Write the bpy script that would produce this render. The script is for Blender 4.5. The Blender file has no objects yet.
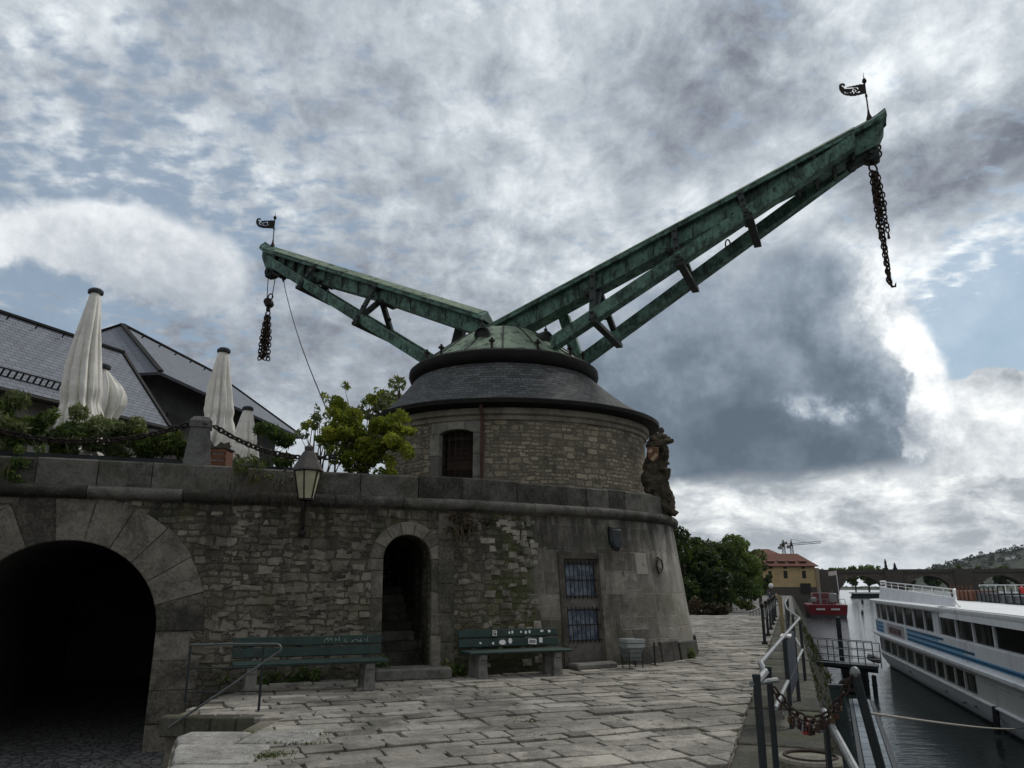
import bpy, bmesh, math, random
from mathutils import Vector, Matrix, noise as mnoise
random.seed(7)
PI = math.pi
R = math.radians
sc = bpy.context.scene
col = sc.collection
# ------------------------------------------------------------------ camera model (1.6 m above the quay, pitched up)
F = 768.0
PITCH = math.atan((585 - 384) / F)
CP, SP = math.cos(PITCH), math.sin(PITCH)
EYE = 1.6
def ray(px, py):
    x = (px - 512) / F; y = (384 - py) / F
    return Vector((x, CP - y * SP, SP + y * CP))
def atz(px, py, z):
    d = ray(px, py); t = (z - EYE) / d.z
    return Vector((d.x * t, d.y * t, z))
def aty(px, py, Y):
    d = ray(px, py); t = Y / d.y
    return Vector((d.x * t, Y, EYE + d.z * t))
def proj(p):
    x, y, z = p[0], p[1], p[2] - EYE
    dep = y * CP + z * SP
    return (512 + F * x / dep, 384 - F * (-y * SP + z * CP) / dep)

# ------------------------------------------------------------------ object helpers
def tag(o, label=None, cat=None, group=None, kind=None):
    if label: o['label'] = label
    if cat: o['category'] = cat
    if group: o['group'] = group
    if kind: o['kind'] = kind
    return o
def empty(name, loc, label=None, cat=None, group=None, rz=0):
    o = bpy.data.objects.new(name, None); col.objects.link(o)
    o.location = loc; o.rotation_euler = (0, 0, rz); o.empty_display_size = .2
    return tag(o, label, cat, group)
def kids(o): return [c for c in bpy.data.objects if c.parent == o]
def copy_tree(o, parent=None):
    c = o.copy(); col.objects.link(c)
    if parent: c.parent = parent
    for ch in kids(o): copy_tree(ch, c)
    return c

class MB:
    """collects shapes in one bmesh; build() links them as ONE mesh object"""
    def __init__(s):
        s.bm = bmesh.new(); s.uv = s.bm.loops.layers.uv.new('UVMap')
        s.ca = s.bm.loops.layers.float_color.new('Col')
        s.tone = .5
    def face(s, vs, uvs=None, tone=None):
        try: f = s.bm.faces.new(vs)
        except ValueError: return None
        t = s.tone if tone is None else tone
        for i, l in enumerate(f.loops):
            l[s.ca] = (t, t, t, 1)
            if uvs: l[s.uv].uv = uvs[i]
        return f
    def quad(s, a, b, c, d, uvs=None, tone=None):
        return s.face([s.bm.verts.new(p) for p in (a, b, c, d)], uvs, tone)
    def poly(s, pts, uvs=None, tone=None):
        return s.face([s.bm.verts.new(p) for p in pts], uvs, tone)
    def box(s, c, size, rz=0, mat=None, bev=0, tone=None):
        M = mat if mat is not None else Matrix.Translation(Vector(c)) @ Matrix.Rotation(rz, 4, 'Z')
        hx, hy, hz = size[0] / 2, size[1] / 2, size[2] / 2
        if bev <= 0:
            v = [s.bm.verts.new(M @ Vector((x * hx, y * hy, z * hz))) for z in (-1, 1) for y in (-1, 1) for x in (-1, 1)]
            for q in ((0, 2, 3, 1), (4, 5, 7, 6), (0, 1, 5, 4), (2, 6, 7, 3), (0, 4, 6, 2), (1, 3, 7, 5)):
                s.face([v[i] for i in q], tone=tone)
        else:
            b = min(bev, hx * .9, hy * .9, hz * .9)
            loops = []
            for z, ins in ((-hz, b), (-hz + b, 0), (hz - b, 0), (hz, b)):
                X, Y = hx - ins, hy - ins; k = b if ins == 0 else b * .6
                pts = [(-X + k, -Y), (X - k, -Y), (X, -Y + k), (X, Y - k), (X - k, Y), (-X + k, Y), (-X, Y - k), (-X, -Y + k)]
                loops.append([M @ Vector((p[0], p[1], z)) for p in pts])
            s.loft(loops, tone=tone)
        return s
    def loft(s, loops, caps=True, closed=True, uvs=None, tone=None):
        L = [[s.bm.verts.new(p) for p in lp] for lp in loops]
        n = len(L[0]); m = n if closed else n - 1
        for i in range(len(L) - 1):
            for j in range(m):
                k = (j + 1) % n
                uv = None
                if uvs: uv = (uvs[i][j], uvs[i][j + 1], uvs[i + 1][j + 1], uvs[i + 1][j])
                s.face((L[i][j], L[i][k], L[i + 1][k], L[i + 1][j]), uv, tone)
        if caps and closed:
            s.face(list(reversed(L[0])), tone=tone); s.face(L[-1], tone=tone)
        return s
    def beam(s, a, b, w, h, up=(0, 0, 1), bev=0, tone=None, w2=None, h2=None):
        a = Vector(a); b = Vector(b); d = (b - a); ln = d.length; d.normalize()
        u = Vector(up); x = d.cross(u)
        if x.length < 1e-4: x = d.cross(Vector((0, 1, 0)))
        x.normalize(); z = x.cross(d)
        w2 = w2 or w; h2 = h2 or h
        def lp(p, w, h):
            if bev > 0:
                k = bev
                q = [(-w/2+k, -h/2), (w/2-k, -h/2), (w/2, -h/2+k), (w/2, h/2-k), (w/2-k, h/2), (-w/2+k, h/2), (-w/2, h/2-k), (-w/2, -h/2+k)]
            else:
                q = [(-w/2, -h/2), (w/2, -h/2), (w/2, h/2), (-w/2, h/2)]
            return [p + x * i + z * j for i, j in q]
        return s.loft([lp(a, w, h), lp(b, w2, h2)], tone=tone)
    def tube(s, pts, r, n=8, closed=False, caps=True, tone=None):
        pts = [Vector(p) for p in pts]; N = len(pts)
        rs = r if isinstance(r, (list, tuple)) else [r] * N
        loops = []; prev = None
        for i, p in enumerate(pts):
            if closed: d = pts[(i + 1) % N] - pts[i - 1]
            else: d = pts[min(i + 1, N - 1)] - pts[max(i - 1, 0)]
            if d.length < 1e-9: d = Vector((0, 0, 1))
            d.normalize()
            if prev is None:
                ref = Vector((0, 0, 1)) if abs(d.z) < .9 else Vector((1, 0, 0))
                x = d.cross(ref).normalized()
            else:
                x = prev - d * prev.dot(d)
                x = x.normalized() if x.length > 1e-6 else d.orthogonal().normalized()
            prev = x; y = d.cross(x)
            loops.append([p + (x * math.cos(2*PI*k/n) + y * math.sin(2*PI*k/n)) * rs[i] for k in range(n)])
        if closed: loops.append(loops[0])
        return s.loft(loops, caps=caps and not closed, tone=tone)
    def lathe(s, prof, n=24, c=(0, 0, 0), sx=1, sy=1, rz=0, uv=False, a0=0, tone=None):
        c = Vector(c); cr, sr = math.cos(rz), math.sin(rz)
        loops = []; uvs = []
        acc = 0; pr = None
        for (r, z) in prof:
            if pr is not None: acc += math.hypot(r - pr[0], z - pr[1])
            pr = (r, z)
            lp = []; ul = []
            for k in range(n):
                a = a0 + 2 * PI * k / n
                x, y = r * sx * math.cos(a), r * sy * math.sin(a)
                lp.append(c + Vector((x * cr - y * sr, x * sr + y * cr, z)))
            for k in range(n + 1): ul.append((2 * PI * k / n * 3.2, acc))
            loops.append(lp); uvs.append(ul)
        s.loft(loops, caps=True, uvs=uvs if uv else None, tone=tone)
        return s
    def prism(s, poly, z0, z1, tone=None):
        return s.loft([[Vector((p[0], p[1], z0)) for p in poly], [Vector((p[0], p[1], z1)) for p in poly]], tone=tone)
    def sphere(s, c, r, n=10, m=6, sc=(1, 1, 1), tone=None):
        prof = [(max(1e-3, math.sin(PI * i / m)) * r, -math.cos(PI * i / m) * r) for i in range(m + 1)]
        loops = []
        for (rr, z) in prof:
            loops.append([Vector(c) + Vector((rr * sc[0] * math.cos(2*PI*k/n), rr * sc[1] * math.sin(2*PI*k/n), z * sc[2])) for k in range(n)])
        return s.loft(loops, tone=tone)
    def build(s, name, mat, parent=None, smooth=None, local=None):
        bm = s.bm
        bmesh.ops.recalc_face_normals(bm, faces=bm.faces) if s.__dict__.get('recalc', True) else None
        off = local if local is not None else (world_loc(parent) if parent else None)
        if off is not None: bmesh.ops.translate(bm, verts=bm.verts, vec=-Vector(off))
        me = bpy.data.meshes.new(name); bm.to_mesh(me); bm.free()
        if smooth is not None:
            me.polygons.foreach_set('use_smooth', [True] * len(me.polygons))
            if smooth < 180: me.set_sharp_from_angle(angle=R(smooth))
        for mm in (mat if isinstance(mat, (list, tuple)) else [mat]): me.materials.append(mm)
        o = bpy.data.objects.new(name, me); col.objects.link(o)
        if parent: o.parent = parent
        return o
def world_loc(o):
    v = Vector((0, 0, 0))
    while o: v += o.location; o = o.parent
    return v
def reorigin(o, loc):
    o.data.transform(Matrix.Translation(-Vector(loc))); o.location = loc
    return o

# ------------------------------------------------------------------ node helpers
class NT:
    def __init__(s, tree): s.t = tree
    def node(s, typ, ins=None, **props):
        n = s.t.nodes.new(typ)
        for k, v in props.items(): setattr(n, k, v)
        for k, v in (ins or {}).items(): s.put(n.inputs[k], v)
        return n
    def put(s, sock, v):
        if isinstance(v, bpy.types.NodeSocket): s.t.links.new(v, sock)
        else:
            if sock.type == 'RGBA' and len(v) == 3: v = (*v, 1)
            sock.default_value = v
    def m(s, op, a, b=0.0, c=0.0, clamp=False):
        n = s.node('ShaderNodeMath', {0: a, 1: b, 2: c}, operation=op); n.use_clamp = clamp
        return n.outputs[0]
    def add(s, a, b): return s.m('ADD', a, b)
    def sub(s, a, b): return s.m('SUBTRACT', a, b)
    def mul(s, a, b): return s.m('MULTIPLY', a, b)
    def step(s, x, a, b, o0=0.0, o1=1.0):
        n = s.node('ShaderNodeMapRange', {0: x, 1: a, 2: b, 3: o0, 4: o1}, interpolation_type='SMOOTHSTEP'); return n.outputs[0]
    def lin(s, x, a, b, o0=0.0, o1=1.0):
        n = s.node('ShaderNodeMapRange', {0: x, 1: a, 2: b, 3: o0, 4: o1}); return n.outputs[0]
    def mixc(s, f, a, b, mode='MIX'):
        n = s.node('ShaderNodeMix', data_type='RGBA', blend_type=mode)
        s.put(n.inputs[0], f); s.put(n.inputs[6], a); s.put(n.inputs[7], b); return n.outputs[2]
    def mixf(s, f, a, b):
        n = s.node('ShaderNodeMix', data_type='FLOAT'); s.put(n.inputs[0], f); s.put(n.inputs[2], a); s.put(n.inputs[3], b); return n.outputs[0]
    def noise(s, vec, scale, detail=4, rough=.55, dist=0, out=0, lac=2.0):
        n = s.node('ShaderNodeTexNoise', {'Vector': vec, 'Scale': scale, 'Detail': detail, 'Roughness': rough, 'Distortion': dist, 'Lacunarity': lac}); return n.outputs[out]
    def ramp(s, f, stops, interp='LINEAR'):
        n = s.node('ShaderNodeValToRGB', {0: f}); cr = n.color_ramp; cr.interpolation = interp
        while len(cr.elements) < len(stops): cr.elements.new(.5)
        for e, (p, c) in zip(cr.elements, stops):
            e.position = p; e.color = (*c, 1) if len(c) == 3 else c
        return n.outputs[0]
    def vm(s, op, a, b=(0, 0, 0)):
        n = s.node('ShaderNodeVectorMath', {0: a, 1: b}, operation=op); return n.outputs[0]
    def vscale(s, a, k):
        n = s.node('ShaderNodeVectorMath', {0: a}, operation='SCALE'); s.put(n.inputs['Scale'], k); return n.outputs[0]
    def sep(s, v): return s.node('ShaderNodeSeparateXYZ', {0: v}).outputs
    def comb(s, x, y, z): return s.node('ShaderNodeCombineXYZ', {0: x, 1: y, 2: z}).outputs[0]
    def bump(s, h, strength=.5, dist=.02, normal=None):
        n = s.node('ShaderNodeBump', {'Height': h, 'Strength': strength, 'Distance': dist})
        if normal: s.put(n.inputs['Normal'], normal)
        return n.outputs[0]
    def brick(s, vec, w, h, mortar=.01, smooth=.2, offset=.5, squash=1.0, freq=2, bias=0.0):
        n = s.node('ShaderNodeTexBrick', {'Vector': vec, 'Color1': (0, 0, 0, 1), 'Color2': (1, 1, 1, 1), 'Mortar': (.5, .5, .5, 1), 'Scale': 1.0,
            'Mortar Size': mortar, 'Mortar Smooth': smooth, 'Bias': bias, 'Brick Width': w, 'Row Height': h})
        n.offset = offset; n.squash = squash; n.squash_frequency = freq
        return n.outputs[0], n.outputs[1]
def new_mat(name):
    m = bpy.data.materials.new(name); m.use_nodes = True
    nt = NT(m.node_tree); m.node_tree.nodes.clear()
    out = nt.node('ShaderNodeOutputMaterial'); b = nt.node('ShaderNodeBsdfPrincipled')
    nt.t.links.new(b.outputs[0], out.inputs[0])
    return m, nt, b
def objco(nt): return nt.node('ShaderNodeTexCoord').outputs['Object']
def uvco(nt): return nt.node('ShaderNodeTexCoord').outputs['UV']
def geopos(nt): return nt.node('ShaderNodeNewGeometry').outputs['Position']
def colattr(nt): return nt.node('ShaderNodeAttribute', attribute_name='Col').outputs['Fac']
def lerp(a, b, t): return tuple(x + (y - x) * t for x, y in zip(a, b))
def mat(name, c, rough=.7, var=.25, scale=3.0, metal=0.0, bump=.15, bscale=None, c2=None, spec=.4, bdist=.01, tone=0.0, dirt=0.0, dirtc=(.03, .028, .022)):
    """general procedural surface: two-scale colour variation, optional dirt blotches, fine bump"""
    m, nt, b = new_mat(name); p = objco(nt)
    n1 = nt.noise(p, scale, 6, .6); n2 = nt.noise(p, scale * 7, 4, .6)
    f = nt.add(nt.mul(n1, .65), nt.mul(n2, .35))
    if tone: f = nt.add(f, nt.mul(nt.sub(colattr(nt), .5), tone))
    f = nt.step(f, .3, .7)
    ca = c2 if c2 else tuple(x * (1 - var) for x in c); cb = c if c2 else tuple(min(1, x * (1 + var * .6)) for x in c)
    cc = nt.mixc(f, ca, cb)
    if dirt:
        d = nt.step(nt.noise(p, scale * .8, 7, .7, .6), .52, .68)
        cc = nt.mixc(nt.mul(d, dirt), cc, dirtc)
    nt.put(b.inputs['Base Color'], cc)
    nt.put(b.inputs['Roughness'], nt.lin(n2, .3, .7, max(0, rough - .1), min(1, rough + .1)))
    b.inputs['Metallic'].default_value = metal
    b.inputs['Specular IOR Level'].default_value = spec
    if bump: nt.put(b.inputs['Normal'], nt.bump(nt.noise(p, bscale or scale * 12, 5, .6), bump, bdist))
    return m
# ------------------------------------------------------------------ masonry materials (UV in metres)
def masonry(name, w, h, tones, mortar_c, mortar=.012, wob=.05, bumpd=.03, stain=.6, moss=0.0, mossc=(.035, .042, .012), light=None, band=None, wob_s=2.2, zones=None, rough=.9, pale=0.0):
    m, nt, b = new_mat(name); uv = uvco(nt)
    nz = nt.noise(uv, wob_s, 3, .6, out=1); nz2 = nt.noise(uv, wob_s * 4, 2, .5, out=1)
    d = nt.vscale(nt.vm('SUBTRACT', nz, (.5, .5, .5)), wob * 2)
    d2 = nt.vscale(nt.vm('SUBTRACT', nz2, (.5, .5, .5)), wob * .7)
    vec = nt.vm('ADD', nt.vm('ADD', uv, d), d2)
    rnd, mo = nt.brick(vec, w, h, mortar, .5, .43, .62, 3)
    # a second, larger bond in patches breaks the regular courses
    rnd2, mo2 = nt.brick(nt.vm('ADD', vec, (.37, .11, 0)), w * 1.55, h * 1.7, mortar * 1.2, .5, .43, .7, 2)
    pm = nt.step(nt.noise(uv, .9, 3, .6), .5, .53)
    rnd = nt.mixf(pm, rnd, rnd2); mo = nt.mixf(pm, mo, mo2)
    n1 = nt.noise(uv, 1.1, 6, .68); n2 = nt.noise(uv, 9, 5, .72); n3 = nt.noise(uv, 46, 3, .65)
    f = nt.add(nt.add(nt.mul(rnd, .42), nt.mul(nt.sub(n2, .2), .62)), nt.add(nt.mul(nt.sub(n1, .42), .7), nt.mul(nt.sub(n3, .5), .5)))
    cc = nt.ramp(f, [(i / (len(tones) - 1) * .8 + .1, c) for i, c in enumerate(tones)])
    mm = nt.mul(nt.step(mo, .15, .75), nt.lin(n2, .3, .7, .5, 1))
    cc = nt.mixc(mm, cc, mortar_c)
    if pale:
        pl = nt.step(nt.noise(nt.vm('ADD', uv, (7, 3, 0)), 3.2, 6, .7), .58, .72)
        cc = nt.mixc(nt.mul(pl, pale), cc, (.34, .32, .27))
    # rain streaks: noise stretched down the wall
    st = nt.noise(nt.vm('MULTIPLY', uv, (2.6, .35, 1)), 1.0, 7, .7)
    cc = nt.mixc(nt.mul(nt.step(st, .48, .7), stain), cc, (.028, .026, .022))
    if moss:
        ms = nt.step(nt.noise(nt.vm('ADD', uv, (3.3, 1.7, 0)), .8, 8, .72), .53, .64)
        cc = nt.mixc(nt.mul(ms, moss), cc, mossc)
    if zones: cc = zones(nt, uv, cc, n2)
    nt.put(b.inputs['Base Color'], cc); b.inputs['Roughness'].default_value = rough; b.inputs['Specular IOR Level'].default_value = .25
    hgt = nt.add(nt.add(nt.mul(nt.sub(1.0, mo), .6), nt.mul(n2, .35)), nt.add(nt.mul(n3, .12), nt.mul(rnd, .25)))
    nt.put(b.inputs['Normal'], nt.bump(hgt, 1.0, bumpd))
    return m
def bastion_zones(nt, uv, cc, n2):
    # mossy pale rubble patch between the pilaster and the barred door (u measured along the wall)
    u, v, _ = nt.sep(uv)
    zz = nt.mul(nt.step(u, .1, .35), nt.sub(1.0, nt.step(u, 1.15, 1.4)))
    k = nt.noise(nt.vm('ADD', uv, (9, 2, 0)), 2.4, 7, .7)
    cc = nt.mixc(nt.mul(nt.mul(zz, nt.mul(nt.step(k, .40, .54), nt.lin(n2, .35, .6, .35, 1))), .9), cc, (.055, .062, .016))
    cc = nt.mixc(nt.mul(nt.mul(zz, nt.step(k, .45, .36)), .35), cc, (.3, .28, .23))
    # black run-off stains hanging below the cornice
    rs_ = nt.noise(nt.vm('MULTIPLY', uv, (1.7, .28, 1)), 1.3, 6, .7)
    cc = nt.mixc(nt.mul(nt.mul(nt.step(v, 1.2, 2.95), nt.step(rs_, .42, .58)), .8), cc, (.024, .023, .02))
    # green algae in broad blotches
    al = nt.noise(nt.vm('ADD', uv, (21, 5, 0)), .75, 6, .7)
    cc = nt.mixc(nt.mul(nt.mul(nt.step(al, .5, .62), nt.lin(n2, .35, .65, .2, 1)), .6), cc, (.062, .06, .022))
    # darker towards the foot, edge broken by noise
    foot = nt.sub(1.0, nt.step(nt.add(v, nt.mul(nt.sub(n2, .5), .5)), .05, .5))
    return nt.mixc(nt.mul(foot, .55), cc, (.025, .026, .018))
def ashlar_zones(nt, uv, cc, n2):
    u, v, _ = nt.sep(uv)
    # paler towards the river end: its lit side put into the stone colour
    k = nt.mul(nt.step(u, 3.6, 5.6), nt.lin(nt.noise(uv, 1.6, 6, .7), .3, .65, .2, 1))
    cc = nt.mixc(nt.mul(k, .5), cc, (.42, .40, .35))
    return bastion_zones(nt, uv, cc, n2)
RUB_T = [(.034, .03, .023), (.10, .088, .067), (.17, .153, .118), (.26, .24, .19), (.37, .345, .285)]
ASH_T = [(.045, .041, .034), (.12, .11, .092), (.22, .205, .173), (.38, .355, .30)]
M_rubble = masonry('bastion_rubble', .3, .115, RUB_T, (.06, .053, .04), .02, .085, .05, .5, .6, mossc=(.06, .058, .018), zones=bastion_zones, pale=.3, wob_s=2.8)
M_ashlar = masonry('bastion_ashlar', .8, .47, ASH_T, (.26, .245, .21), .014, .016, .016, .7, .25, pale=.5, wob_s=1.1, zones=ashlar_zones)
M_drum = masonry('drum_stone', .185, .088, [(.07, .06, .043), (.19, .167, .122), (.335, .293, .212), (.52, .47, .36)], (.13, .115, .088), .017, .05, .035, .3, .08, pale=.5, wob_s=3.0)
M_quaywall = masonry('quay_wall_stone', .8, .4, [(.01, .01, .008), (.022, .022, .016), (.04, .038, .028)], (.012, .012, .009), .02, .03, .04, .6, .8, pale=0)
M_bridge = masonry('bridge_stone', 1.4, .55, [(.075, .066, .055), (.12, .105, .088), (.165, .145, .12)], (.065, .058, .05), .03, .05, .05, .4)
def stone(name, c, var=.35, scale=2.5, bd=.012, moss=0.0, dirt=.5, wear=0.0):
    m, nt, b = new_mat(name); p = geopos(nt)
    n1 = nt.noise(p, scale, 5, .65); n2 = nt.noise(p, scale * 9, 4, .7); n3 = nt.noise(p, scale * 34, 3, .65)
    f = nt.add(nt.add(nt.mul(n1, .6), nt.mul(n2, .4)), nt.mul(nt.sub(colattr(nt), .5), .26))
    f = nt.add(.5, nt.mul(nt.sub(nt.add(f, nt.mul(nt.sub(n3, .5), .5)), .5), 1.9))
    cc = nt.ramp(f, [(.2, tuple(x * (1 - var * 1.3) for x in c)), (.5, c), (.8, tuple(x * (1 + var * 1.5) for x in c))])
    d = nt.step(nt.noise(p, scale * .7, 6, .75, .4), .5, .64)
    cc = nt.mixc(nt.mul(d, dirt), cc, (.03, .028, .023))
    if wear:
        wv = nt.step(nt.noise(nt.vm('ADD', p, (13, 4, 0)), .45, 5, .65, .5), .45, .64)
        cc = nt.mixc(nt.mul(wv, wear), cc, tuple(x * .45 for x in c))
        sp_ = nt.step(nt.noise(p, 7.0, 3, .6), .63, .68)
        cc = nt.mixc(nt.mul(sp_, wear * .8), cc, (.05, .048, .04))
    if moss:
        ms = nt.step(nt.noise(nt.vm('ADD', p, (5, 2, 9)), scale * .6, 8, .75), .5, .62)
        cc = nt.mixc(nt.mul(ms, moss), cc, (.045, .055, .014))
    nt.put(b.inputs['Base Color'], cc); b.inputs['Roughness'].default_value = .88; b.inputs['Specular IOR Level'].default_value = .3
    nt.put(b.inputs['Normal'], nt.bump(nt.add(nt.mul(n2, .7), nt.mul(n3, .3)), .9, bd))
    return m
M_block = stone('weathered_block', (.125, .114, .093), .5, 2.0, .018, .15)
M_arch = stone('arch_block', (.125, .113, .092), .55, 2.2, .02, .2, .6)
M_cornice = stone('cornice_stone', (.085, .08, .07), .55, 2.2, .02, .3, .65)
M_slab = stone('paving_slab', (.27, .253, .218), .38, 1.4, .016, .16, .5, .55)
M_kerb = stone('kerb_slab', (.06, .057, .044), .5, 1.5, .016, .6, .6)
M_joint = stone('joint_earth', (.175, .16, .128), .35, 1.1, .02, .35, .4)
M_cobble_dirt = stone('passage_earth', (.07, .07, .068), .3, 3, .02, .1)
M_step = stone('step_stone', (.15, .143, .128), .35, 2.5, .012, .2)
M_pillar = stone('pillar_stone', (.13, .128, .12), .3, 3, .012, .1)
M_sand = stone('carved_sandstone', (.14, .115, .075), .5, 4, .03, .25, .5)
M_leg = stone('bench_leg_stone', (.17, .165, .15), .3, 4, .01, .1)

def slates(name, c, w=.26, h=.16, var=.5, bd=.02):
    m, nt, b = new_mat(name); uv = uvco(nt)
    wb = nt.vscale(nt.vm('SUBTRACT', nt.noise(uv, 3, 2, .5, out=1), (.5, .5, .5)), .03)
    rnd, mo = nt.brick(nt.vm('ADD', uv, wb), w, h, .007, .1)
    n1 = nt.noise(uv, 1.0, 7, .65); n2 = nt.noise(uv, 14, 4, .6)
    f = nt.add(nt.add(nt.mul(rnd, .4), nt.mul(n1, .4)), nt.mul(n2, .2))
    cc = nt.ramp(f, [(.15, tuple(x * (1 - var) for x in c)), (.5, c), (.85, tuple(x * (1 + var) for x in c))])
    cc = nt.mixc(nt.step(mo, .2, .7), cc, tuple(x * .3 for x in c))
    cc = nt.mixc(nt.mul(nt.step(nt.noise(uv, 2.3, 8, .7), .55, .68), .35), cc, (.075, .075, .06))
    nt.put(b.inputs['Base Color'], cc)
    nt.put(b.inputs['Roughness'], nt.lin(rnd, 0, 1, .75, .9)); b.inputs['Specular IOR Level'].default_value = .18
    v = nt.sep(uv)[1]; fr = nt.m('FRACT', nt.m('DIVIDE', v, h))
    hg = nt.add(nt.sub(1.0, fr), nt.add(nt.mul(nt.sub(1.0, mo), .4), nt.mul(n2, .25)))
    nt.put(b.inputs['Normal'], nt.bump(hg, .8, bd))
    return m
M_slate_t = slates('tower_slate', (.095, .10, .10), .2, .11, .6, .045)
M_slate_h = slates('house_slate', (.185, .20, .23), .3, .17, .22, .06)
M_redtile = slates('red_tile', (.12, .045, .028), .4, .3, .35)
def copper(name, base, pat, k=.5, sc=1.6):
    m, nt, b = new_mat(name); p = objco(nt)
    n1 = nt.noise(p, sc, 8, .68, .4); n2 = nt.noise(nt.vm('MULTIPLY', p, (1, 1, .5)), sc * 6, 5, .65)
    f = nt.step(nt.add(nt.mul(n1, .6), nt.mul(n2, .4)), k - .1, k + .13)
    cc = nt.mixc(f, base, pat)
    cc = nt.mixc(nt.mul(nt.step(nt.noise(nt.vm('MULTIPLY', p, (1, 1, .45)), sc * 2.6, 6, .72), .5, .62), .8), cc, (.014, .018, .014))
    cc = nt.mixc(nt.mul(nt.step(nt.noise(p, sc * 9, 4, .7), .6, .72), .5), cc, tuple(min(1, x * 1.7) for x in pat))
    nt.put(b.inputs['Base Color'], cc); nt.put(b.inputs['Roughness'], nt.lin(n2, .3, .7, .6, .85)); b.inputs['Metallic'].default_value = .15
    nt.put(b.inputs['Normal'], nt.bump(nt.add(n2, nt.noise(p, 40, 3)), .5, .012))
    return m
M_cop = copper('verdigris_copper', (.02, .045, .035), (.135, .25, .195), .48, 2.2)
M_cop_top = copper('pale_verdigris_sheet', (.12, .165, .115), (.23, .30, .21), .45)
M_cop_dark = copper('blackened_copper', (.014, .018, .015), (.035, .06, .048), .55)
M_eave = mat('dark_eave_metal', (.013, .012, .011), .7, .5, 3, bump=.3, spec=.2, dirt=.4, dirtc=(.035, .022, .016))
M_iron = mat('black_iron', (.018, .017, .016), .6, .4, 8, metal=.4, bump=.25, c2=(.03, .018, .012))
M_rust = mat('rusty_iron', (.05, .028, .018), .8, .5, 9, metal=.2, bump=.4, c2=(.02, .016, .014))
M_rustpipe = mat('red_rust_pipe', (.085, .042, .03), .7, .4, 7, metal=.2, bump=.3)
M_galv = mat('galvanised_rail', (.25, .26, .26), .55, .3, 6, metal=.7, bump=.12, dirt=.3)
M_darksteel = mat('dark_painted_steel', (.018, .024, .027), .5, .35, 5, metal=.2, bump=.15, dirt=.3, dirtc=(.06, .045, .03))
M_panel = mat('navy_panel', (.012, .018, .03), .5, .3, 4, bump=.08)
M_green = mat('green_paint_wood', (.012, .036, .029), .6, .45, 5, bump=.35, bscale=30, dirt=.5, dirtc=(.05, .05, .04))
M_greyplank = mat('bare_grey_wood', (.12, .11, .095), .8, .4, 6, bump=.4, bscale=40, dirt=.5)
M_wood = mat('brown_slat_wood', (.15, .06, .03), .7, .4, 6, bump=.3)
M_white = mat('white_sticker', (.75, .74, .7), .6, .12, 20, bump=0, dirt=.2)
M_ink = mat('black_ink', (.02, .02, .02), .7, .2, 20, bump=0)
M_canvas = mat('offwhite_canvas', (.74, .72, .66), .85, .2, 2.5, bump=.25, bscale=9, bdist=.03, dirt=.18, dirtc=(.3, .28, .22))
M_black = mat('void_black', (.012, .012, .012), .9, .2, 3, bump=0)
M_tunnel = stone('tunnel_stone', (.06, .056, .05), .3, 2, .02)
M_leadglass = mat('lantern_glass', (.42, .4, .27), .35, .25, 6, bump=.05, dirt=.25, dirtc=(.2, .18, .1))
M_planter = mat('dark_planter_box', (.018, .024, .026), .55, .3, 4, bump=.1)
M_plaster = mat('house_plaster', (.2, .19, .17), .9, .3, 1.5, bump=.2)
M_darkwood = mat('dark_timber', (.02, .017, .014), .8, .4, 4, bump=.2)
M_bark = mat('tree_bark', (.07, .055, .04), .9, .4, 8, bump=.8, bdist=.03)
def doorglass():
    m, nt, b = new_mat('dusty_blue_reflection'); p = objco(nt)
    n = nt.noise(p, 4, 6, .7); z = nt.sep(p)[2]
    d = nt.step(n, .42, .68)
    nt.put(b.inputs['Base Color'], nt.mixc(d, (.025, .045, .085), (.2, .25, .29)))  # mottled dust; the blue of the reflected sky is put into the colour
    nt.put(b.inputs['Roughness'], nt.lin(n, .3, .7, .15, .5)); b.inputs['Specular IOR Level'].default_value = .6
    return m
M_dglass = doorglass()
def leafmat(name, c1, c2, trans=.25):
    m, nt, b = new_mat(name)
    a = colattr(nt); n = nt.noise(geopos(nt), 1.2, 3)
    f = nt.add(nt.mul(a, .8), nt.mul(nt.sub(n, .5), .5))
    cc = nt.mixc(nt.step(f, .1, .9), c1, c2)
    nt.put(b.inputs['Base Color'], cc); b.inputs['Roughness'].default_value = .6; b.inputs['Specular IOR Level'].default_value = .3
    tr = nt.node('ShaderNodeBsdfTranslucent'); nt.put(tr.inputs[0], nt.mixc(.5, cc, (.12, .16, .02)))
    mx = nt.node('ShaderNodeMixShader', {0: trans}); nt.t.links.new(b.outputs[0], mx.inputs[1]); nt.t.links.new(tr.outputs[0], mx.inputs[2])
    out = [x for x in nt.t.nodes if x.type == 'OUTPUT_MATERIAL'][0]; nt.t.links.new(mx.outputs[0], out.inputs[0])
    return m
M_lf_yel = leafmat('yellowgreen_leaf', (.12, .17, .018), (.50, .50, .06), .6)
M_lf_dark = leafmat('dark_leaf', (.008, .02, .007), (.05, .085, .02), .3)
M_lf_mid = leafmat('mid_leaf', (.03, .065, .015), (.17, .23, .055), .4)
M_lf_olive = leafmat('olive_leaf', (.07, .095, .035), (.30, .33, .16), .4)
M_lf_bright = leafmat('bright_bush_leaf', (.04, .07, .01), (.14, .17, .03))
M_lf_brown = leafmat('brown_dry_leaf', (.02, .016, .01), (.1, .07, .035), .1)
M_grass = leafmat('grass_blade', (.03, .045, .008), (.11, .13, .03))
M_straw = leafmat('dry_stem', (.06, .05, .03), (.16, .13, .075), .1)
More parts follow.
